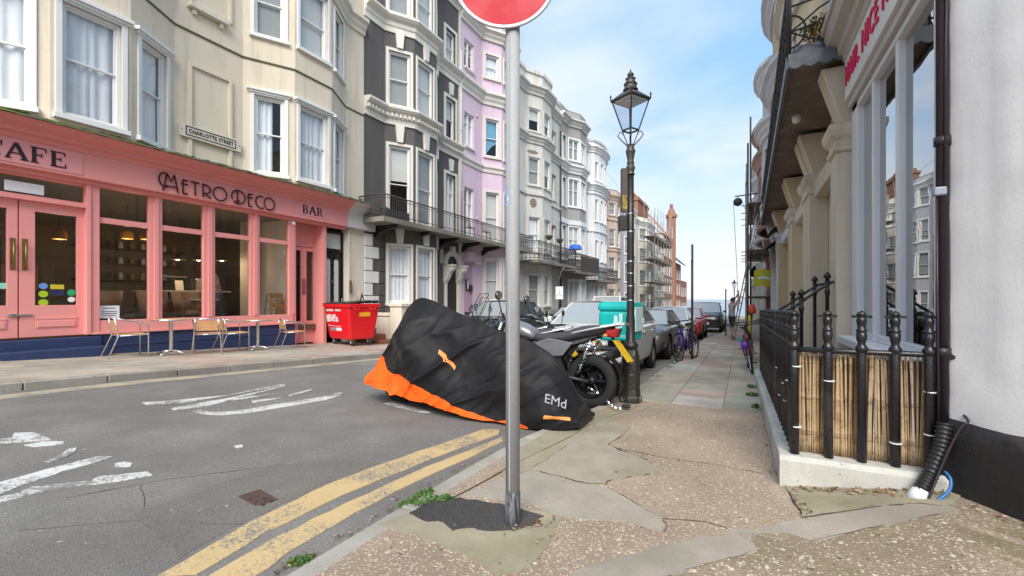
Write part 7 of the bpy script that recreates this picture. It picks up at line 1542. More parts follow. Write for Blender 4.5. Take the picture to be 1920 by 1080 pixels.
bk2 = bicycle('bicycle', 'black bicycle locked behind the purple one by the kerb', m_black); seat_bike(bk2, -1.50, 12.35, -86, -7)
bk3 = bicycle('bicycle', 'dull red bicycle leaning on the right-hand railings with purple basket', m_redb); seat_bike(bk3, .14, 10.6, -87, 7)
bk4 = bicycle('bicycle', 'dark bicycle farther along the right-hand railings', m_black); seat_bike(bk4, .22, 12.9, -92, 8)
t = thing('basket', 'purple plastic basket on the red bicycle by the railings', 'basket', (.06, 10.15, .45)); mb = MB(); mb.lathe((.06, 10.15, .36), [(.07, 0), (.075, .02), (.095, .14), (.10, .14), (.08, .02)], 12); put(mb, 'tub', M('purple_plastic', (.16, .05, .45), .4), t)
# ================================================================== cars
m_carglass = M('dark_car_glass', (.035, .04, .042), .03, 0, .1, 3, 0, 10, .9, coat=1.)
m_carpale = M('painted_sky_windscreen', (.30, .32, .325), .02, 0, .1, 2, 0, 10, 1., coat=1.)  # pale grey base colour imitates bright sky reflected in the windscreens
m_blktrim = M('black_car_trim', (.02, .02, .021), .45, 0, .2, 6)
m_alloy = M('alloy_wheel', (.50, .50, .51), .3, .8, .06, 5)
def carpaint(n, c, metal=.4, r=.36): return M(n, c, r, metal, .03, 1.5, 0, 10, .5, coat=.45)
def car(name, label, paint, L_=4.2, Wd=1.74, H=1.46, hood=.92, style='hatch', cat='car', group='parked cars', plate=True):
    """local: front at y = -L/2 (towards -y), ground z = 0"""
    t = thing(name, label, cat, group=group); h = Wd/2; f0 = -L_/2
    suv = style in ('suv', 'van'); belt = hood+.04; zb = .20 if not suv else .28; R = .32 if not suv else .37; wx = h-.09; ya, yb = f0+.82, L_/2-.80
    def prof(s):   # (y, top z, half width)
        return s
    st = [(f0, hood-.38, h*.62), (f0+.05, hood-.24, h*.84), (f0+.16, hood-.13, h*.92), (f0+.45, hood-.06, h*.97), (f0+1.0, hood+.0, h), (f0+1.35, belt, h), (0.2, belt+.01, h), (L_/2-.9, belt+.03, h*.99), (L_/2-.35, belt+.02, h*.96), (L_/2-.08, belt-.05, h*.90), (L_/2, belt-.22, h*.80)]
    def _cr(k, y):
        i = max(j for j in range(len(st)) if st[j][0] <= y+1e-9); i = min(i, len(st)-2); f_ = (y-st[i][0])/(st[i+1][0]-st[i][0]); f_ = f_*f_*(3-2*f_)*.5+f_*.5; return st[i][k]+(st[i+1][k]-st[i][k])*f_
    ys_ = sorted(set([q[0] for q in st]+[f0+L_*i/44 for i in range(1, 44)])); st = [(y, _cr(1, y), _cr(2, y)) for y in ys_]
    rings = []
    for y, zt, w in st:
        pts = [(0, zb), (w*.80, zb), (w*.96, zb+.12), (w, zb+.30), (w*.995, (zb+zt)*.56), (w*.965, zt-.07), (w*.88, zt-.005), (w*.45, zt+.03), (0, zt+.04)]
        rings.append([(x, y, z) for x, z in pts]+[(-x, y, z) for x, z in pts[-2:0:-1]])
    mb = MB(); mb.loft(rings, sm=True); me = mb.mesh('body', [paint, m_blktrim]); bo = bpy.data.objects.new('body', me); COL.objects.link(bo)
    ct = MB()
    for y in (ya, yb):
        for s in (-1, 1): ct.lathe((s*(h+.02), y, R+.01), [(0, -.34), (R+.055, -.34), (R+.055, .2), (0, .2)], 28, mat=Matrix.Rotation(PI/2, 4, 'Y') if s > 0 else Matrix.Rotation(-PI/2, 4, 'Y'))
    co = bpy.data.objects.new('wheel_cut', ct.mesh('wheel_cut', [m_blktrim])); COL.objects.link(co)
    bo_ = bo.modifiers.new('arches', 'BOOLEAN'); bo_.object = co; bo_.operation = 'DIFFERENCE'; bo_.solver = 'FAST'
    dg = bpy.context.evaluated_depsgraph_get(); dg.update(); me2 = bpy.data.meshes.new_from_object(bo.evaluated_get(dg)); bpy.data.objects.remove(bo); bpy.data.objects.remove(co)
    body_ = link('body', me2, t); e = body_.modifiers.new('edge', 'EDGE_SPLIT'); e.split_angle = rad(38)
    # greenhouse
    if style == 'hatch': g = dict(a=f0+1.05, r0=f0+1.85, r1=L_/2-.75, c=L_/2-.12)
    elif style == 'coupe': g = dict(a=f0+1.25, r0=f0+2.05, r1=L_/2-1.35, c=L_/2-.45)
    elif style == 'van': g = dict(a=f0+1.0, r0=f0+1.35, r1=L_/2-.12, c=L_/2-.04)
    else: g = dict(a=f0+1.25, r0=f0+1.85, r1=L_/2-.45, c=L_/2-.10)
    wb_, wr = h*.90, h*.72 if not suv else h*.80; zt = H; zb2 = belt+.0
    B = [(-wb_, g['a'], zb2), (wb_, g['a'], zb2), (wb_, g['c'], zb2+.02), (-wb_, g['c'], zb2+.02)]; T = [(-wr, g['r0'], zt-.04), (wr, g['r0'], zt-.04), (wr, g['r1'], zt-.03), (-wr, g['r1'], zt-.03)]
    mb = MB(); nseg = 8; rr = []
    for k in range(nseg+1):
        f_ = k/nseg; y = g['r0']+(g['r1']-g['r0'])*f_; cz = zt-.035+.05*math.sin(PI*min(1, max(0, f_*.9+.08))); rr.append([(-wr, y, zt-.06), (-wr*.92, y, cz-.012), (-wr*.5, y, cz), (0, y, cz+.008), (wr*.5, y, cz), (wr*.92, y, cz-.012), (wr, y, zt-.06)])
    mb.loft(rr, closed=False, cap=False); mb.add(B+T, [(0,1,5,4), (1,2,6,5), (2,3,7,6), (3,0,4,7), (4,5,6,7)]); put(mb, 'roof', paint, t)
    Bv = [Vector(p) for p in B]; Tv = [Vector(p) for p in T]
    def pane(nm, q, ins, mat, push=.006):
        c = sum(q, Vector())/4; n = (q[1]-q[0]).cross(q[3]-q[0]).normalized()
        if n.dot(c-Vector((0, 0, .9))) < 0: n = -n
        lo = [p+(c-p)*ins for p in q]; mb = MB(); mb.prism([p+n*.001 for p in lo], [p+n*push for p in lo]); return put(mb, nm, mat, t)
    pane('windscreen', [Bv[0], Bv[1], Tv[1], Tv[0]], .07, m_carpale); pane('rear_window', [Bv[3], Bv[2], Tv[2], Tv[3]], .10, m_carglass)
    for s, (i, j) in ((1, (1, 2)), (-1, (0, 3))):
        b0, b1, t0, t1 = Bv[i], Bv[j], Tv[i], Tv[j]
        cuts = [(.06, .50), (.53, .90)] if style != 'van' else [(.05, .30), (.34, .62), (.66, .95)]
        for a, b2 in cuts: pane('side_window', [b0.lerp(b1, a)+(t0-b0)*.08, b0.lerp(b1, b2)+(t0-b0)*.08, t0.lerp(t1, min(.96, b2+.04))+(b0-t0)*.08, t0.lerp(t1, max(.03, a-.06+(.06 if a > .2 else 0)))+(b0-t0)*.08], .03, m_carglass)
        mb = MB(); mb.loft([[(s*(h-.02+k), g['a']+.22+dy, belt+.02+z_) for dy, z_ in ((0, .0), (.0, .13), (.10, .12), (.10, .01))] for k in (0, .16)]); put(mb, 'mirror', paint, t, bevel=.02)
        for y in (-.05, .85):
            mb = MB(); mb.box(min(s*(h-.01), s*(h+.018)), max(s*(h-.01), s*(h+.018)), y, y+.17, belt-.16, belt-.125); put(mb, 'handle', paint, t, bevel=.008)
        mb = MB(); x0, x1 = sorted((s*h*.46, s*h*.80)); mb.hexa([(x0, f0+.04, hood-.31), (x1, f0+.12, hood-.30), (x1, f0+.30, hood-.30), (x0, f0+.25, hood-.31), (x0, f0+.12, hood-.17), (x1, f0+.20, hood-.15), (x1, f0+.34, hood-.15), (x0, f0+.30, hood-.17)] if s > 0 else [(x0, f0+.12, hood-.30), (x1, f0+.04, hood-.31), (x1, f0+.25, hood-.31), (x0, f0+.30, hood-.30), (x0, f0+.20, hood-.15), (x1, f0+.12, hood-.17), (x1, f0+.30, hood-.17), (x0, f0+.34, hood-.15)]); put(mb, 'headlight', m_lens, t, bevel=.015)
        mb = MB(); x0, x1 = sorted((s*h*.60, s*h*.84)); mb.box(x0, x1, L_/2-.10, L_/2+.004, belt-.32, belt-.14); put(mb, 'tail_light', m_tail, t, bevel=.02)
    mb = MB(); mb.hexa([(-h*.40, f0-.012, hood-.52), (h*.40, f0-.012, hood-.52), (h*.40, f0+.1, hood-.52), (-h*.40, f0+.1, hood-.52), (-h*.44, f0+.03, hood-.27), (h*.44, f0+.03, hood-.27), (h*.44, f0+.15, hood-.25), (-h*.44, f0+.15, hood-.25)]); gr = put(mb, 'grille', m_blktrim, t, bevel=.012)
    mb = MB(); mb.hexa([(-h*.7, f0+.0, zb+.02), (h*.7, f0+.0, zb+.02), (h*.7, f0+.3, zb+.0), (-h*.7, f0+.3, zb), (-h*.66, f0-.008, zb+.17), (h*.66, f0-.008, zb+.17), (h*.66, f0+.3, zb+.18), (-h*.66, f0+.3, zb+.18)]); put(mb, 'bumper_intake', m_blktrim, t, bevel=.01)
    mb = MB(); mb.box(-.26, .26, f0-.022, f0-.004, zb+.20, zb+.31); put(mb, 'number_plate', m_lab_w, t)
    mb = MB(); mb.box(-.26, .26, L_/2+.0, L_/2+.015, zb+.30, zb+.41); put(mb, 'number_plate', m_plate_y, t)
    for y in (ya, yb):
        for s in (-1, 1): wheel_parts(t, (s*(h-.11), y, R), R, .21, 'X', rim=m_alloy, spokes=8, disc_=False)
    return t
def setcar(t, x, y, rz=0): z = (gz(x, y-1.3)+gz(x, y+1.3))/2; t.location = (x, y, z); t.rotation_euler = (math.atan2(gz(x, y+1.3)-gz(x, y-1.3), 2.6), 0, rad(rz))
c1 = car('parked_car', 'silver hatchback behind the motorbikes facing us', carpaint('silver_paint', (.62, .61, .58), .12), 4.1, 1.75, 1.50, .98); setcar(c1, -2.66, 9.45)
c2 = car('parked_car', 'dark grey low car behind the silver hatchback', carpaint('graphite_paint', (.085, .075, .07), .2), 4.4, 1.80, 1.36, .86, 'coupe'); setcar(c2, -2.62, 14.2)
c3 = car('parked_car', 'pale silver car between the dark grey one and the red one', carpaint('pale_silver_paint', (.66, .66, .65), .1), 4.0, 1.72, 1.45, .92); setcar(c3, -2.55, 18.8)
c4 = car('parked_car', 'red hatchback parked in front of the black off-roader', carpaint('red_paint', (.38, .02, .018), .1), 3.8, 1.70, 1.45, .92); setcar(c4, -2.40, 23.2)
c5 = car('parked_car', 'black off-roader at the far end of the parked row', carpaint('black_paint', (.012, .013, .015), .1), 4.7, 2.0, 1.82, 1.12, 'suv'); setcar(c5, -2.02, 31.2)
c6 = car('parked_car', 'dark green hatchback on the café side beyond the stone gate pier', carpaint('dark_green_paint', (.02, .035, .028), .3), 4.0, 1.75, 1.56, .98); setcar(c6, -7.15, 13.3)
c7 = car('parked_car', 'dark saloon on the café side in front of the white van', carpaint('dark_blue_paint', (.03, .035, .05), .3), 4.2, 1.74, 1.42, .90); setcar(c7, -7.1, 20.6)
c8 = car('parked_van', 'white boxy van on the café side in front of the scaffolded houses', carpaint('white_van_paint', (.72, .72, .70), 0), 4.9, 1.95, 2.12, 1.15, 'van', 'van'); setcar(c8, -7.05, 27.2)

# ================================================================== inside the café
m_amber = emis('amber_lampshade', (1.0, .45, .10), 2.4); m_bulb = emis('warm_bulb', (1.0, .72, .35), 9)
m_wicker = M('wicker_shade', (.40, .20, .06), .7, 0, .3, 20, .4, 60)
def pendant(x, y, z, kind, lab):
    t = thing('pendant_lamp', lab, 'lamp', (x, y, z))
    if kind == 'wicker':
        mb = MB(); mb.lathe((x, y, z), [(.115, 0), (.125, .05), (.12, .13), (.09, .19), (.05, .21), (.0, .215)], 16); mb.lathe((x, y, z), [(.112, .002), (.115, .06), (.08, .18), (0, .19)], 16); put(mb, 'shade', m_wicker, t, fix=False)
        mb = MB(); mb.lathe((x, y, z+.05), [(0, -.045), (.055, -.02), (.055, .03), (0, .08)], 12); put(mb, 'bulb', m_amber, t)
    else:
        mb = MB(); mb.lathe((x, y, z), [(.17, 0), (.13, .04), (.04, .08), (.03, .13), (0, .14)], 18); put(mb, 'shade', m_black, t); mb = MB(); mb.lathe((x, y, z+.02), [(0, -.04), (.06, -.015), (.05, .02), (0, .03)], 12); put(mb, 'bulb', m_bulb, t)
    mb = MB(); mb.tube([(x, y, z+.2 if kind == 'wicker' else z+.13), (x, y, 3.62)], .005, 4); put(mb, 'cord', m_black, t)
    ld = bpy.data.lights.new('lamp_light', 'POINT'); ld.energy = 4; ld.color = (1, .66, .36); ld.shadow_soft_size = .06; lo = bpy.data.objects.new('lamp_light', ld); COL.objects.link(lo); lo.parent = t; lo.location = (0, 0, -.10)
pendant(-12.9, 4.22, 2.62, 'wicker', 'amber wicker pendant lamp glowing behind the door pane')
pendant(-13.0, 5.45, 2.78, 'wicker', 'amber wicker pendant lamp left in the first shop window')
pendant(-12.2, 5.48, 2.72, 'wicker', 'amber wicker pendant lamp right in the first shop window')
pendant(-13.4, 6.72, 2.40, 'metal', 'dark metal pendant with warm bulb left in the second window')
pendant(-13.4, 7.25, 2.42, 'metal', 'dark metal pendant with warm bulb right in the second window')
pendant(-13.2, 7.75, 2.44, 'metal', 'dark metal pendant with warm bulb by the edge of the third window')
m_tanv = M('tan_leatherette', (.42, .26, .15), .55, 0, .15, 3)
m_counter = M('walnut_counter', (.10, .06, .035), .4, 0, .3, 4)
m_gl_case = glassmat('display_case_glass', (.85, .95, .9), .01, 1.4, .05)
def tub(x, y, rz, lab):
    t = thing('tub_chair', lab, 'chair', (x, y, .61), rad(rz))
    mb = MB(); mb.loft([[(.26*math.cos(a)*k+dx, .27*math.sin(a)*k, z) for a in [PI*.30+PI*1.4*i/12 for i in range(13)]]+[(.20*math.cos(a)*k+dx, .21*math.sin(a)*k, z) for a in [PI*1.70-PI*1.4*i/12 for i in range(13)]] for z, k, dx in ((.35, .95, 0), (.6, 1.05, -.02), (.92, 1.12, -.07))]); put(mb, 'backrest', m_tanv, t, world=False)
    mb = MB(); mb.lathe((0, 0, .36), [(.24, 0), (.25, .06), (.22, .11), (0, .12)], 16); put(mb, 'seat', m_tanv, t, world=False)
    for a in range(4):
        mb = MB(); mb.tube([(.17*math.cos(a*PI/2+.8), .17*math.sin(a*PI/2+.8), .37), (.24*math.cos(a*PI/2+.8), .24*math.sin(a*PI/2+.8), 0)], .014, 6); put(mb, 'leg', m_black, t, world=False)
tub(-12.0, 5.55, 100, 'tan tub chair behind the first shop window'); tub(-12.1, 6.30, 20, 'tan tub chair at the left edge of the second shop window'); tub(-12.3, 4.75, 160, 'tan tub chair deeper behind the first shop window')
t = thing('cafe_table', 'white round table inside behind the second window', 'table', (-12.2, 6.75, .6)); mb = MB(); mb.lathe((-12.2, 6.75, .6), [(.34, .72), (.34, .75), (0, .75)], 24); put(mb, 'table_top', m_frame2, t); mb = MB(); mb.lathe((-12.2, 6.75, .6), [(.22, 0), (.03, .03), (.03, .72)], 12); put(mb, 'stem', m_black, t)
t = thing('counter', 'dark café counter with glass display case', 'counter', (-14, 7.2, .6)); mb = MB(); mb.box(-14.4, -13.7, 6.2, 8.25, .6, 1.55); put(mb, 'cabinet', m_counter, t, bevel=.01); mb = MB(); mb.box(-14.45, -13.62, 6.15, 8.27, 1.55, 1.59); put(mb, 'worktop', m_blind, t)
mb = MB(); mb.box(-14.2, -13.75, 6.3, 7.1, 1.59, 1.95); put(mb, 'display_glass', m_gl_case, t); mb = MB(); mb.box(-14.22, -13.73, 6.28, 7.12, 1.95, 1.98); put(mb, 'display_frame', m_steel, t)
t = thing('notice_card', 'white card standing on the café counter', 'card', (-13.66, 6.9, 1.59)); mb = MB(); mb.hexa([(-13.69, 6.82, 1.595), (-13.68, 6.82, 1.595), (-13.68, 7.02, 1.595), (-13.69, 7.02, 1.595), (-13.74, 6.82, 1.86), (-13.73, 6.82, 1.86), (-13.73, 7.02, 1.86), (-13.74, 7.02, 1.86)]); put(mb, 'sheet', m_lab_w, t)
t = thing('coffee_machine', 'steel coffee machine on the back counter', 'machine', (-14.05, 7.7, 1.59)); mb = MB(); mb.box(-14.25, -13.9, 7.45, 8.0, 1.592, 1.95); mb.lathe((-13.9, 7.6, 1.7), [(.05, -.03), (.05, .03)], 10); put(mb, 'housing', m_steel, t, bevel=.03)
t = thing('shelf_unit', 'dark shelves of jars along the back wall of the café', 'shelf', (-16.1, 7, .6))
for z in (1.9, 2.35, 2.8):
    mb = MB(); mb.box(-16.38, -16.1, 5.6, 8.3, z, z+.03); put(mb, 'shelf', m_counter, t)
    for k in range(9):
        y = 5.8+.28*k; mb = MB(); mb.lathe((-16.22, y, z+.03), [(.06, 0), (.065, .12), (.04, .16), (.04, .2), (0, .2)], 8); put(mb, 'jar', [m_tanv, m_frame2, m_amber if False else m_counter, m_lab_w][k % 4], t)
t = thing('picture_frame', 'pale framed picture on the café back wall', 'picture', (-16.35, 4.6, 1.8)); mb = MB(); mb.box(-16.38, -16.34, 4.2, 5.0, 1.5, 2.3); put(mb, 'frame', m_counter, t); mb = MB(); mb.box(-16.34, -16.335, 4.27, 4.93, 1.57, 2.23); put(mb, 'print', m_tanv, t)
hc = thing('high_chair', 'stack of wooden high chairs behind the fourth window', 'chair', (-11.7, 8.30, .6))
for s in (-.19, .19):
    for dx, tx in ((-.20, -.06), (.20, .06)):
        mb = MB(); mb.tube([(-11.7+dx, 8.30+s, .6), (-11.7+tx, 8.30+s*.85, 1.50)], .018, 6); put(mb, 'leg', m_slat, hc)
for z, w in ((.78, .22), (1.05, .2), (1.30, .18)):
    mb = MB(); mb.box(-11.7-w+.04, -11.7+w-.04, 8.30-.19, 8.30+.19, z, z+.03); put(mb, 'seat', m_slat, hc, bevel=.006)
mb = MB()
for z in (1.12, 1.38): mb.box(-11.60, -11.58, 8.11, 8.49, z, z+.13)
mb.box(-11.76, -11.64, 8.12, 8.48, 1.47, 1.52); put(mb, 'back_rail', m_slat, hc, bevel=.006)
mb = MB(); mb.box(-12.0, -11.75, 8.615, 8.619, 1.9, 2.2)
# ================================================================== people
m_skin = M('skin', (.50, .30, .22), .55, 0, .08, 6); m_skin2 = M('tanned_skin', (.36, .20, .135), .55, 0, .08, 6)
def person(name, label, J, R_, mats, zone, loc, rz, hair=None, face=(1, 0, 0)):
    """J joints, chains of bones, R_ radii; one continuous skinned body, coloured by zones; hair and hat as children"""
    t = thing(name, label, 'person', loc, rad(rz)); bm = bmesh.new(); vs = {}
    order = list(J)
    for k in order: vs[k] = bm.verts.new(J[k])
    B = [('pelvis', 'spine'), ('spine', 'chest'), ('chest', 'neck'), ('neck', 'skull'), ('skull', 'crown')]
    for s in 'lr': B += [('pelvis', 'hip'+s), ('hip'+s, 'knee'+s), ('knee'+s, 'ankle'+s), ('ankle'+s, 'toe'+s), ('chest', 'sh'+s), ('sh'+s, 'el'+s), ('el'+s, 'wr'+s), ('wr'+s, 'palm'+s)]
    for a, b2 in B: bm.edges.new((vs[a], vs[b2]))
    for s in 'lr':                                       # five fingers rooted in the palm
        p = Vector(J['palm'+s]); d = (p-Vector(J['wr'+s])).normalized(); side = d.cross(Vector((0, 0, 1)) if abs(d.z) < .9 else Vector((1, 0, 0))).normalized(); dn = d.cross(side)
        for k, (o_, ln) in enumerate(((-.032, .062), (-.012, .075), (.010, .072), (.030, .055))):
            a = bm.verts.new(p+side*o_+d*.02); b2 = bm.verts.new(p+side*o_*1.1+d*(.02+ln*.55)+dn*.012); c = bm.verts.new(p+side*o_*1.05+d*(.015+ln*.8)+dn*.035)
            bm.edges.new((vs['palm'+s], a)); bm.edges.new((a, b2)); bm.edges.new((b2, c)); R_[a] = .011; R_[b2] = .0095; R_[c] = .008
        a = bm.verts.new(p-side*.045-d*.02+dn*.012); b2 = bm.verts.new(p-side*.055+d*.02+dn*.03); bm.edges.new((vs['palm'+s], a)); bm.edges.new((a, b2)); R_[a] = .012; R_[b2] = .010
    bm.verts.index_update(); rr = {}
    for k, v in vs.items(): rr[v.index] = R_[k]
    for k, v in R_.items():
        if not isinstance(k, str): rr[k.index] = v
    me = bpy.data.meshes.new(name); bm.to_mesh(me); bm.free(); o = bpy.data.objects.new('body', me); COL.objects.link(o)
    o.modifiers.new('skin', 'SKIN'); sl = me.skin_vertices[0].data
    for i, r in rr.items(): sl[i].radius = (r, r) if not hasattr(r, '__len__') else r
    sl[0].use_root = True; q = o.modifiers.new('sub', 'SUBSURF'); q.levels = q.render_levels = 2
    dg = bpy.context.evaluated_depsgraph_get(); dg.update(); m2 = bpy.data.meshes.new_from_object(o.evaluated_get(dg)); bpy.data.objects.remove(o)
    for mt in mats: m2.materials.append(mt)
    for p in m2.polygons: p.material_index = zone(p.center); p.use_smooth = True
    link('body', m2, t, world=False); h = Vector(J['skull']); f_ = Vector(face).normalized(); s_ = Vector((-f_.y, f_.x, 0)); up = Vector((0, 0, 1))
    for sg in (-1, 1):
        mb = MB(); mb.lathe(h+f_*.088+s_*sg*.032+up*.01, [(0, -.009), (.010, 0), (0, .009)], 8); put(mb, 'eye', m_black, t, world=False)
        mb = MB(); mb.lathe(h+s_*sg*.082-up*.005, [(0, -.03), (.018, -.01), (.02, .012), (0, .03)], 8); put(mb, 'ear', mats[0], t, world=False)
    mb = MB(); mb.loft([[h+f_*d+s_*y+up*z for y, z in ((-w, -.005), (w, -.005), (0, .012))] for d, w, z in ((.08, .016, 0), (.112, .008, 0))]); put(mb, 'nose', mats[0], t, world=False)
    mb = MB(); mb.tube([h+f_*.088+s_*(.022*k)-up*.05 for k in (-1, 0, 1)], .005, 5); put(mb, 'mouth', m_tail, t, world=False)
    if hair:
        mb = MB()
        def hf(u, v):
            a = 2*PI*u; e = v*PI*.62; d = Vector((math.cos(a)*math.sin(e)*.098, math.sin(a)*math.sin(e)*.092, math.cos(e)*.125)); w = h+up*.022-f_*.018+d
            return w+Vector((0, 0, 0))*0+up*.006*noise.noise((u*20, v*6, 1))
        mb.grid(hf, 20, 10); put(mb, 'hair', hair, t, fix=False, world=False)
    return t
def radii(k=1.): return dict(pelvis=(.155*k, .12*k), spine=(.135*k, .105*k), chest=(.165*k, .12*k), neck=.055, skull=(.085, .10), crown=.075, hipl=.095*k, hipr=.095*k, kneel=.062, kneer=.062, anklel=.043, ankler=.043, toel=.035, toer=.035, shl=.062, shr=.062, ell=.045, elr=.045, wrl=.032, wrr=.032, palml=(.040, .022), palmr=(.040, .022))
m_teegrey = M('grey_vest_cloth', (.30, .29, .29), .9, 0, .2, 8); m_shorts = M('black_shorts_cloth', (.02, .02, .022), .9, 0, .2, 8); m_boot = M('brown_boots', (.10, .06, .035), .8, 0, .2, 8); m_beige = M('beige_blouse', (.55, .40, .31), .9, 0, .1, 8); m_jeans = M('blue_jeans', (.10, .14, .20), .9, 0, .15, 10); m_hair = M('dark_hair', (.035, .022, .016), .6, 0, .3, 20)
# worker hauling on the rope (local +x is forward, towards the scaffold wheel)
Jw = dict(pelvis=(0, 0, .95), spine=(-.01, 0, 1.15), chest=(.0, 0, 1.38), neck=(.02, 0, 1.53), skull=(.05, 0, 1.65), crown=(.04, 0, 1.74))
for s, q in (('l', 1), ('r', -1)):
    Jw.update({'hip'+s: (0, .095*q, .88), 'knee'+s: (.03+.05*q, .12*q, .49), 'ankle'+s: (-.02+.09*q, .13*q, .09), 'toe'+s: (.14+.09*q, .15*q, .035), 'sh'+s: (.0, .20*q, 1.45), 'el'+s: (.16, .22*q, 1.66-.04*q), 'wr'+s: (.26, .07*q, 1.90-.07*q), 'palm'+s: (.27, .03*q, 1.98-.07*q)})
def zw(c):
    if c.z > 1.50 and abs(c.y) < .12 and c.x < .16: return 0
    if c.z < .13: return 3
    if c.z < .52: return 0
    if c.z < .98: return 2
    if abs(c.y) > .20 or c.z > 1.52: return 0
    return 1
wk = person('person', 'worker in grey vest and black shorts hauling a rope with both arms raised', Jw, radii(1.05), [m_skin2, m_teegrey, m_shorts, m_boot], zw, (-.40, 21.8, gz(-.40, 21.8)+.0), 35, m_hair)
# woman in the café behind the third window, bending to the left
Jc = dict(pelvis=(0, 0, .92), spine=(.05, 0, 1.10), chest=(.14, 0, 1.30), neck=(.19, 0, 1.43), skull=(.23, 0, 1.55), crown=(.23, 0, 1.64))
for s, q in (('l', 1), ('r', -1)):
    Jc.update({'hip'+s: (0, .09*q, .85), 'knee'+s: (.06+.10*q, .10*q, .47), 'ankle'+s: (-.06+.16*q, .11*q, .08), 'toe'+s: (.09+.16*q, .12*q, .035), 'sh'+s: (.14, .18*q, 1.37), 'el'+s: (.06, .27*q, 1.14), 'wr'+s: (.26, .20*q, 1.04), 'palm'+s: (.33, .17*q, 1.03)})
def zc_(c):
    if c.z > 1.42: return 0
    if c.z < .10: return 3
    if c.z < .93: return 2
    if c.z < 1.10 and c.x > .17: return 0
    return 1
person('person', 'dark-haired woman in beige top and jeans inside behind the third window', Jc, radii(.92), [m_skin, m_beige, m_jeans, m_black], zc_, (-12.05, 7.0, .60), 250, m_hair)
# ================================================================== scaffold and works on the right pavement
rs_ = scaffold('scaffold', 'scaffold of steel tubes over the right-hand pavement with ladder', .15, 1.15, 21.0, 26.5, (1.4, 3.3, 5.2), -.7, 6.2, 3, r=.026)
for (x, y, zt, lab) in ((.20, 20.8, 7.7, 'shorter of the two tall scaffold poles above the pavement'), (.30, 21.2, 8.9, 'tallest scaffold pole standing on the right pavement')):
    mb = MB(); mb.tube([(x, y, gz(x, y)), (x, y, zt)], .036, 8); tag(put(mb, 'scaffold_pole', m_lampbr), lab, 'pole')
gwm = thing('gin_wheel', 'rope pulley wheel hanging from a scaffold arm', 'pulley', (-.1, 21.0, 5.4)); mb = MB(); mb.tube([(-.28, 21.0, 5.62), (.55, 21.0, 5.66)], .026, 8); put(mb, 'arm', m_lampbr, gwm); mb = MB(); mb.lathe((-.17, 21.0, 5.38), [(0, -.03), (.17, -.03), (.15, 0), (.17, .03), (0, .03)], 20, mat=Matrix.Rotation(PI/2, 4, 'X')); put(mb, 'wheel', m_ironrust, gwm); mb = MB(); mb.tube([(-.17, 21.0, 5.62), (-.17, 21.0, 5.38)], .012, 5); put(mb, 'hook', m_black, gwm)
m_rope = M('grey_rope', (.34, .33, .31), .9)
hx, hy = -.40+.27*math.cos(rad(35)), 21.8+.27*math.sin(rad(35)); rp = thing('rope', 'rope running from the pulley wheel down to the worker', 'rope', (-.2, 21.3, 2)); mb = MB(); mb.tube([(-.33, 21.0, 5.36), (-.28, 21.2, 4.2), (-.22, 21.6, 2.8), (hx, hy, gz(-.4, 21.8)+1.96), (hx-.02, hy-.05, gz(-.4, 21.8)+1.2)], .013, 6); mb.tube([(-.01, 21.0, 5.40), (.15, 21.02, 4.9), (.16, 21.05, 1.0)], .011, 6); put(mb, 'strand', m_rope, rp)
ldr = thing('ladder', 'long aluminium ladder leaning on the pavement scaffold', 'ladder', (0, 21, -.4)); a0, a1 = Vector((-.35, 20.9, gz(-.35, 20.9))), Vector((.85, 21.3, 6.3)); sv = Vector((.05, .19, 0))
for s in (-1, 1):
    mb = MB(); mb.tube([a0+sv*s, a1+sv*s], .026, 6); put(mb, 'stile', m_steel, ldr)
for k in range(24):
    p = a0.lerp(a1, (k+.5)/24); mb = MB(); mb.tube([p-sv, p+sv], .016, 5); put(mb, 'rung', m_steel, ldr)
for i, (x, y) in enumerate(((.0, 21.3), (.1, 21.5), (.05, 21.4))):
    t = thing('plank', ('scaffold plank leaning nearest the ladder', 'scaffold plank leaning behind the nearest plank', 'dark scaffold plank leaning against the scaffold foot')[i], 'plank', (x, y, gz(x, y))); mb = MB(); z0_ = gz(x, y); dx = .25+.05*i; mb.hexa([(x, y, z0_), (x+.05, y, z0_), (x+.05, y+.22, z0_), (x, y+.22, z0_), (x+dx, y, z0_+1.25), (x+dx+.05, y, z0_+1.25), (x+dx+.05, y+.22, z0_+1.25), (x+dx, y+.22, z0_+1.25)]); put(mb, 'board', [m_board, M('red_brown_plank', (.22, .09, .06), .8), m_board][i], t)
m_banner = M('yellow_banner', (.50, .46, .03), .6, 0, .15, 3); bnn = thing('banner', 'yellow advertising banner tied to the pavement scaffold', 'banner', (.8, 20.85, 2)); mb = MB(); mb.grid(lambda u, v: (.42+.75*u, 20.9+.04*math.sin(u*7), 1.85+.68*v+.03*math.sin(u*5)), 14, 6); put(mb, 'sheet', m_banner, bnn, fix=False)
mb = MB(); mb.grid(lambda u, v: (.58+.40*u, 20.885+.03*math.sin((.2+.6*u)*7), 2.14+.10*v+.04*math.sin(u*4)), 10, 2); put(mb, 'stripe', m_tealw, bnn, fix=False)
t = thing('sheet', 'teal plastic sheet bundled at the foot of the ladder', 'sheet', (.0, 20.6, -.3)); mb = MB(); mb.grid(lambda u, v: (-.2+.5*u, 20.3+.6*v, gz(0, 20.6)+.02+.16*math.sin(PI*u)*math.sin(PI*v)*(1+.5*noise.noise((u*6, v*6, 1)))), 12, 12); put(mb, 'heap', M('teal_sheet', (.03, .22, .22), .5), t, fix=False)
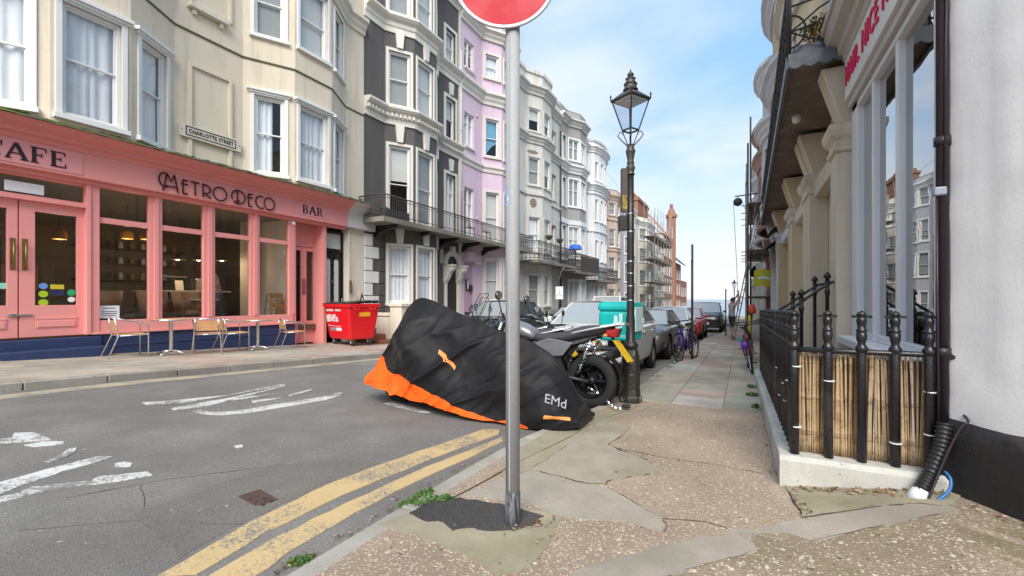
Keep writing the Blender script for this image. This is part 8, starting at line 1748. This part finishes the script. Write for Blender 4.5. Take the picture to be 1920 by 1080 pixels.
t = thing('bag', 'orange-red bag hanging on the pavement scaffold', 'bag', (.35, 20.8, .9)); mb = MB(); mb.lathe((.35, 20.75, .75), [(0, 0), (.13, .02), (.15, .18), (.10, .34), (.03, .40), (0, .42)], 10); put(mb, 'sack', M('orange_red_cloth', (.62, .08, .03), .7), t)
t = thing('marker_tube', 'yellow plastic tube standing at the scaffold foot', 'tube', (.25, 20.4, -.3)); mb = MB(); mb.tube([(.25, 20.4, gz(.25, 20.4)), (.25, 20.4, gz(.25, 20.4)+1.05)], .05, 8); put(mb, 'sleeve', m_banner, t)
for i, (y, z) in enumerate(((17.6, 3.05), (19.6, 2.75))):
    t = thing('hood_canopy', ('dark curved metal canopy over a far right balcony window', 'dark curved canopy nearest the pavement scaffold')[i], 'canopy', (1.0, y, z)); mb = MB(); mb.grid(lambda u, v, y=y, z=z: (1.27-.62*math.sin(v*PI/2), y-.7+1.4*u, z+.75*math.cos(v*PI/2)), 10, 8); mb.grid(lambda u, v, y=y, z=z: (1.25-.58*math.sin(v*PI/2), y-.7+1.4*u, z-.02+.70*math.cos(v*PI/2)), 10, 8); put(mb, 'hood', m_ironrust, t, fix=False)
# far lamp, sign poles, near-kerb parking sign pole
street_lamp('street_lamp', 'small black Victorian lamp far off near the sea', -.75, 52, gz(-.75, 52), 4.46)
def signpole(x, y, zt, lab, plate=None, mat=None, r=.038):
    t = thing('sign_pole', lab, 'pole', (x, y, gz(x, y))); mb = MB(); mb.tube([(x, y, gz(x, y)-.05), (x, y, zt)], r, 10); put(mb, 'pole', mat or m_lampbr, t)
    if plate:
        w, h_, z, th = plate; mb = MB(); mb.box(x-th, x+th, y-w/2-.06, y-.06+w/2, z-h_/2, z+h_/2); put(mb, 'plate', m_galv, t)
    return t
signpole(-1.12, 12.15, 2.72, 'brown pole with parking plate seen edge on by the bicycles', (.30, .38, 2.50, .012), r=.03)
signpole(-.72, 24.3, 1.85, 'plain dark pole between the off-roader and the worker', None, m_black, .03)
t = signpole(-8.45, 22.0, 2.35, 'dark lamp-like post with white warning plate on the café side', None, m_black, .035); mb = MB(); mb.box(-8.60, -8.20, 21.90, 21.94, 1.35, 2.0); put(mb, 'plate', m_lab_w, t); Ft = lambda a, z: (-8.40+a, 21.895, z)
mb = MB(); q = [(-.15, 1.53), (.15, 1.53), (0, 1.82)]; mb.tube([Ft(a, z) for a, z in q], .014, 4, closed=True); mb.tube([Ft(-.04, 1.58), Ft(0, 1.68), Ft(.03, 1.60)], .012, 4); put(mb, 'warning_triangle', m_black, t)
mb = MB(); mb.tube([(-8.45, 22, 2.3), (-8.3, 21.9, 2.8), (-8.1, 21.8, 2.95)], .02, 6); put(mb, 'bracket_arm', m_steel, t)
mb = MB()
for i in range(24):
    y = 22.8+.28*i; mb.tube([(-10.0, y, gz(-10, y)), (-10.0, y, gz(-10, y)+1.05)], .016, 4)
mb.tube([(-10, 22.7, .75), (-10, 29.4, .62)], .018, 5); t = thing('area_railings', 'black iron railings in front of the pale stone house', 'railing', (-10, 26, 0)); put(mb, 'bar_row', m_black, t, kind='stuff')
# overhead wire between the far roofs
mb = MB(); mb.tube([(-11.3, 41, 13.2), (-10.5, 46, 11.9), (-10, 53, 11.8)], .012, 4); tag(put(mb, 'overhead_wire', m_black), 'thin dark wire slung between the far left roofs', 'wire')

for (y, x, lab) in ((22.72, XL+.07, 'black drainpipe between the lilac and pale stone houses'), (41.2, XL+.07, 'dark drainpipe between the white and beige houses'), (17.08, XL+.06, 'grey drainpipe between the charcoal and lilac houses')):
    t = thing('drainpipe', lab, 'pipe', (x, y, 0)); mb = MB(); mb.tube([(x, y, gz(-9, y)+4.4), (x, y, 12.5)], .045, 8); put(mb, 'pipe', m_lampbr if y > 18 else m_lgrey, t)
    for z in (6.2, 8.9, 11.4):
        mb = MB(); mb.tube([(x, y, z), (x, y, z+.07)], .058, 8); put(mb, 'socket', m_lampbr if y > 18 else m_lgrey, t)
